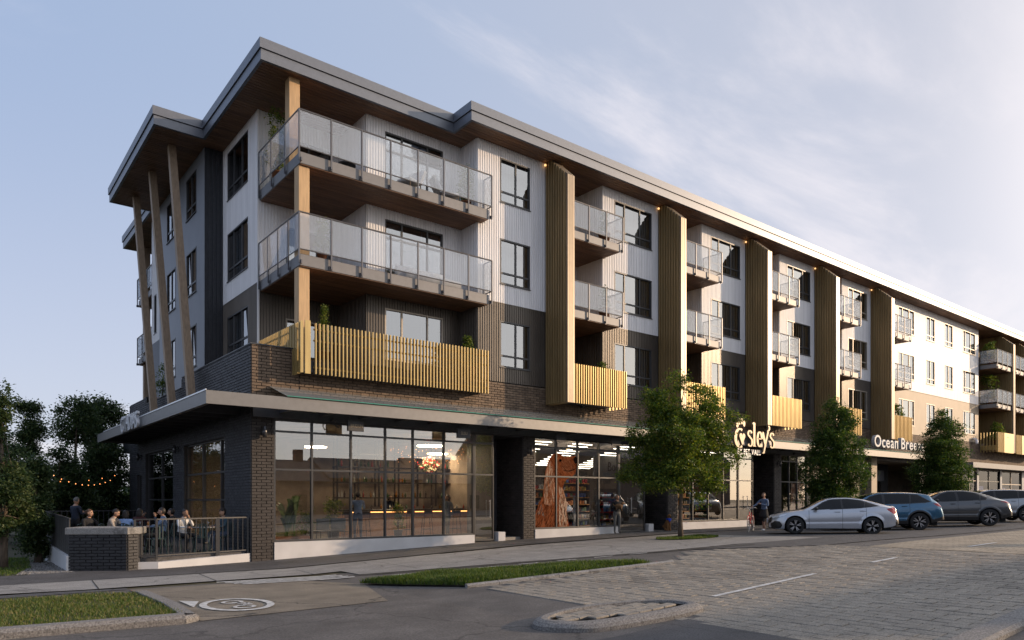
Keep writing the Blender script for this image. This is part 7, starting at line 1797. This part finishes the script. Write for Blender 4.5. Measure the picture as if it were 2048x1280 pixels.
def shelf(label, x, y, w_, z0, nlev, rz=0, edge=None):
    global npk
    SHL[label] = ' '.join(label.split()[:7])
    t = thing('shop_shelf', label, 'shelf', (x, y, z0), rz, None); m_ = MB()
    for q in (-w_/2, w_/2): m_.box(q-.02, q+.02, -.2, .2, 0, .36*nlev+.2)
    m_.box(-w_/2, w_/2, .18, .2, 0, .36*nlev+.2); m_.build('shelf_frame', mat('shelf_dark', (.08, .075, .07), .6), t)
    for k in range(nlev): 
        m_ = MB(); m_.box(-w_/2+.02, w_/2-.02, -.2, .18, .12+.36*k, .14+.36*k); m_.build('shelf_board', MATS['shelf_dark'], t)
        e = MB(); e.box(-w_/2+.02, w_/2-.02, -.215, -.201, .10+.36*k, .15+.36*k); e.build('price_strip', edge or mat('price_orange', (.45, .2, .05), .6), t)
    c, s_ = math.cos(rz), math.sin(rz)
    for k in range(nlev):
        a = -w_/2+.12; base = rg.randrange(7)
        while a < w_/2-.1:
            b = pm[(base+rg.choice([0, 0, 1, 2])) % 7]; o = link('product', b, None, (x+c*a+s_*.08, y+s_*a-c*.08, z0+.14+.36*k), (0, 0, rz)); sc_ = rg.uniform(.75, 1.15); o.scale = (sc_, 1, sc_)
            tag(o, b.materials[0].name.replace('product_', '')+' pack, one of many on the '+SHL[label], 'product', 'packaged goods on the pet shop shelves'); npk += 1; a += .16*sc_+.03
M_redp = mat('price_red', (.5, .02, .03), .6)
shelf('shelf of orange packages behind the dog poster', 14.3, 3.0, 2.4, .44, 6); shelf('long product shelf along the back wall of the pet shop', 17.5, 4.8, 3.0, .44, 7); shelf('red edged product shelf right inside the pet shop door', 18.3, 2.6, 1.6, .44, 5, 0, M_redp); shelf('colourful shelf behind the street tree trunk', 22.3, 1.6, 1.6, .44, 6); shelf('product shelf right of the street tree, near the girl', 25.1, 2.6, 2.2, .44, 6)
def leds(label, x0, y0, n, ln, m=M_led):
    t = thing('ceiling_light_rows', label, 'ceiling light', (x0, y0, 4.34)); me = MB(); me.box(0, ln, -.013, .013, 0, .022); me = me.mesh('light_tube', m)
    for k in range(n): link('light_tube', me, t, (0.13*k, .42*k, -.072*k))
leds('rows of white tube lights above the dog poster', 11.7, .8, 11, 1.3); leds('rows of white tube lights over the middle of the pet shop', 14.2, .8, 11, 1.2); leds('rows of white tube lights above the pet shop door', 17.0, .7, 12, 1.3); leds('rows of white tube lights right of the street tree', 23.2, .8, 12, 1.4); leds('rows of tube lights in the shop behind the silver car', 29.8, .9, 6, 1.0)
sp = MB(); 
for q in (-.12, 0, .12): sp.ball((q, 0, 0), .035, 8)
o = sp.build('spotlight', mat('spot_bulb', (1, .8, .5), emit=(1, .7, .35), estr=30), None); o.location = (13.95, .7, 4.1); tag(o, 'three bright warm spotlights beside the nose of the dog poster', 'spotlight')
text_thing('inner_shop_sign', 'black Bosleys wall sign inside above the pet shop door', 'sign', "Bosley's", (17.2, 1.55, 3.25), (0, 0, 0), .62, .01, M_blk, sx=.8, gap=.06)
o = MB(); o.box(16.4, 19.3, 1.7, 1.75, 3.0, 3.95); o.build('shop_partition', mat('sign_band', (.22, .22, .21), .8), B)
ct = thing('cat_tree', 'white cat tree behind the third pet shop pane', 'cat tree', (14.5, 1.0, .44)); m_ = MB(); m_.tube((0, 0, 0), (0, 0, 1.6), .045); m_.build('post', M_pl, ct); 
for z, q in ((0, .3), (.6, .22), (1.1, .24), (1.6, .2)): m_ = MB(); m_.lathe([(0, z), (q, z), (q, z+.04), (0, z+.04)], (0, 0, 0), 'z', 16); m_.build('platform', M_pl, ct)
for i, (x, l) in enumerate(((31.0, 'orange and white poster in the window behind the silver car, left one'), (31.75, 'orange and white poster in the window behind the silver car, right one'))):
    m_ = MB(); m_.box(-.32, .32, 0, .01, 0, 1.9); o = m_.build('window_poster', mat('poster_orange', (.5, .42, .38), .6, col2=(.55, .18, .05), scale=2.2, detail=6)); o.location = (x, .12, 1.0); tag(o, l, 'poster')

# ------------------------------------------------------------------ balcony furniture
M_cush = mat('white_cushion', (.62, .61, .60), .9, bump=.2, bscale=12)
def blounge(label, x, y, z, rz):
    t = thing('lounge_chair', label, 'lounge chair', (x, y, z), rz); s_ = MB(); s_.bbox(-.3, .3, -.35, .3, .28, .40, .04); s_.build('cushion', M_cush, t, True); b = MB(); k = len(b.v)
    b.v = [(-.28, .25, .38), (.28, .25, .38), (.28, .55, .95), (-.28, .55, .95), (-.28, .37, .33), (.28, .37, .33), (.28, .66, .90), (-.28, .66, .90)]; b.f = [(0, 1, 2, 3), (7, 6, 5, 4), (0, 4, 5, 1), (1, 5, 6, 2), (2, 6, 7, 3), (3, 7, 4, 0)]; b.m = [0]*6; b.build('backrest', M_cush, t)
    for a in (-1, 1):
        for q in (-.3, .28): l = MB(); l.tube((a*.28, q, .3), (a*.3, q*1.1, 0), .02, n=6); l.build('leg', M_timb2, t)
blounge('white cushioned lounge chair on the top corner balcony', 5.6, .1, Z5, -1.2); blounge('second white lounge chair near the plant on the top balcony', 7.3, .2, Z5, 1.3)
def sofa(label, x, y, z, w_):
    t = thing('outdoor_sofa', label, 'sofa', (x, y, z)); s_ = MB(); s_.bbox(-w_/2, w_/2, -.35, .35, .12, .40, .04); s_.build('seat', M_cush, t, True); b = MB(); b.bbox(-w_/2, w_/2, .30, .48, .40, .75, .04); b.build('backrest', M_cush, t, True); b = MB(); b.box(-w_/2+.05, w_/2-.05, -.3, .4, .0, .12); b.build('base', M_blk, t)
sofa('long low white sofa behind the glass of the middle balcony', 6.6, .35, Z4, 2.4)
o = MB(); o.lathe([(0, .36), (.3, .36), (.3, .40), (0, .40)], (0, 0, 0), 'z', 20); o.tube((0, 0, 0), (0, 0, .36), .03); o.lathe([(0, 0), (.18, 0), (.18, .02), (0, .02)], (0, 0, 0), 'z', 16); o = o.build('side_table', M_blk); o.location = (3.3, .3, Z5); tag(o, 'small black side table on the top corner balcony', 'side table')

# ------------------------------------------------------------------ across the street (seen in the shop glass, and what casts the evening shade)
M_hw = mat('house_brick', (.16, .10, .07), .9, var=.25, scale=3); M_hr = mat('slate_roof', (.05, .05, .055), .8, var=.2)
def house(label, x0, x1, y, d_, zw, zr, ch=True):
    t = thing('terrace_house', label, 'house', (x0, y, 0)); L_ = x1-x0; w_ = MB(); w_.box(0, L_-.02, -d_, 0, -.5, zw); w_.build('wall', M_hw, t)
    r_ = MB(); r_.v = [(-.1, .2, zw), (L_+.08, .2, zw), (L_+.08, -d_/2, zr), (-.1, -d_/2, zr), (-.1, -d_-.2, zw), (L_+.08, -d_-.2, zw)]; r_.f = [(0, 1, 2, 3), (3, 2, 5, 4), (0, 3, 4), (1, 5, 2), (0, 4, 5, 1)]; r_.m = [0]*5; r = r_.build('roof', M_hr, t)
    if ch: c = MB(); c.box(L_*.8, L_*.8+.7, -d_/2-.3, -d_/2+.3, zr-.5, zr+.9); c.build('chimney', M_hw, t)
    for k in range(2):
        for z in (1.0, 3.6):
            if z+1.3 < zw: q = MB(); q.box(L_*(.2+.4*k), L_*(.2+.4*k)+1.1, .0, .05, z, z+1.3); q.build('window', M_cgl, t)
hx = [-34, -27, -20, -12, -5, 3, 10, 18, 27, 36, 45, 54, 63, 74]
for i, (a, b) in enumerate(zip(hx, hx[1:])):
    house('terraced brick house number %s across the street behind the camera' % ['one', 'two', 'three', 'four', 'five', 'six', 'seven', 'eight', 'nine', 'ten', 'eleven', 'twelve', 'thirteen'][i], a, b, -34.0-(i % 3)*.2, 8.0, (3.4+.3*(i % 2)) if a < 35 else 6.6, (5.3+.3*(i % 3)) if a < 35 else 10.0, i % 2 == 0)
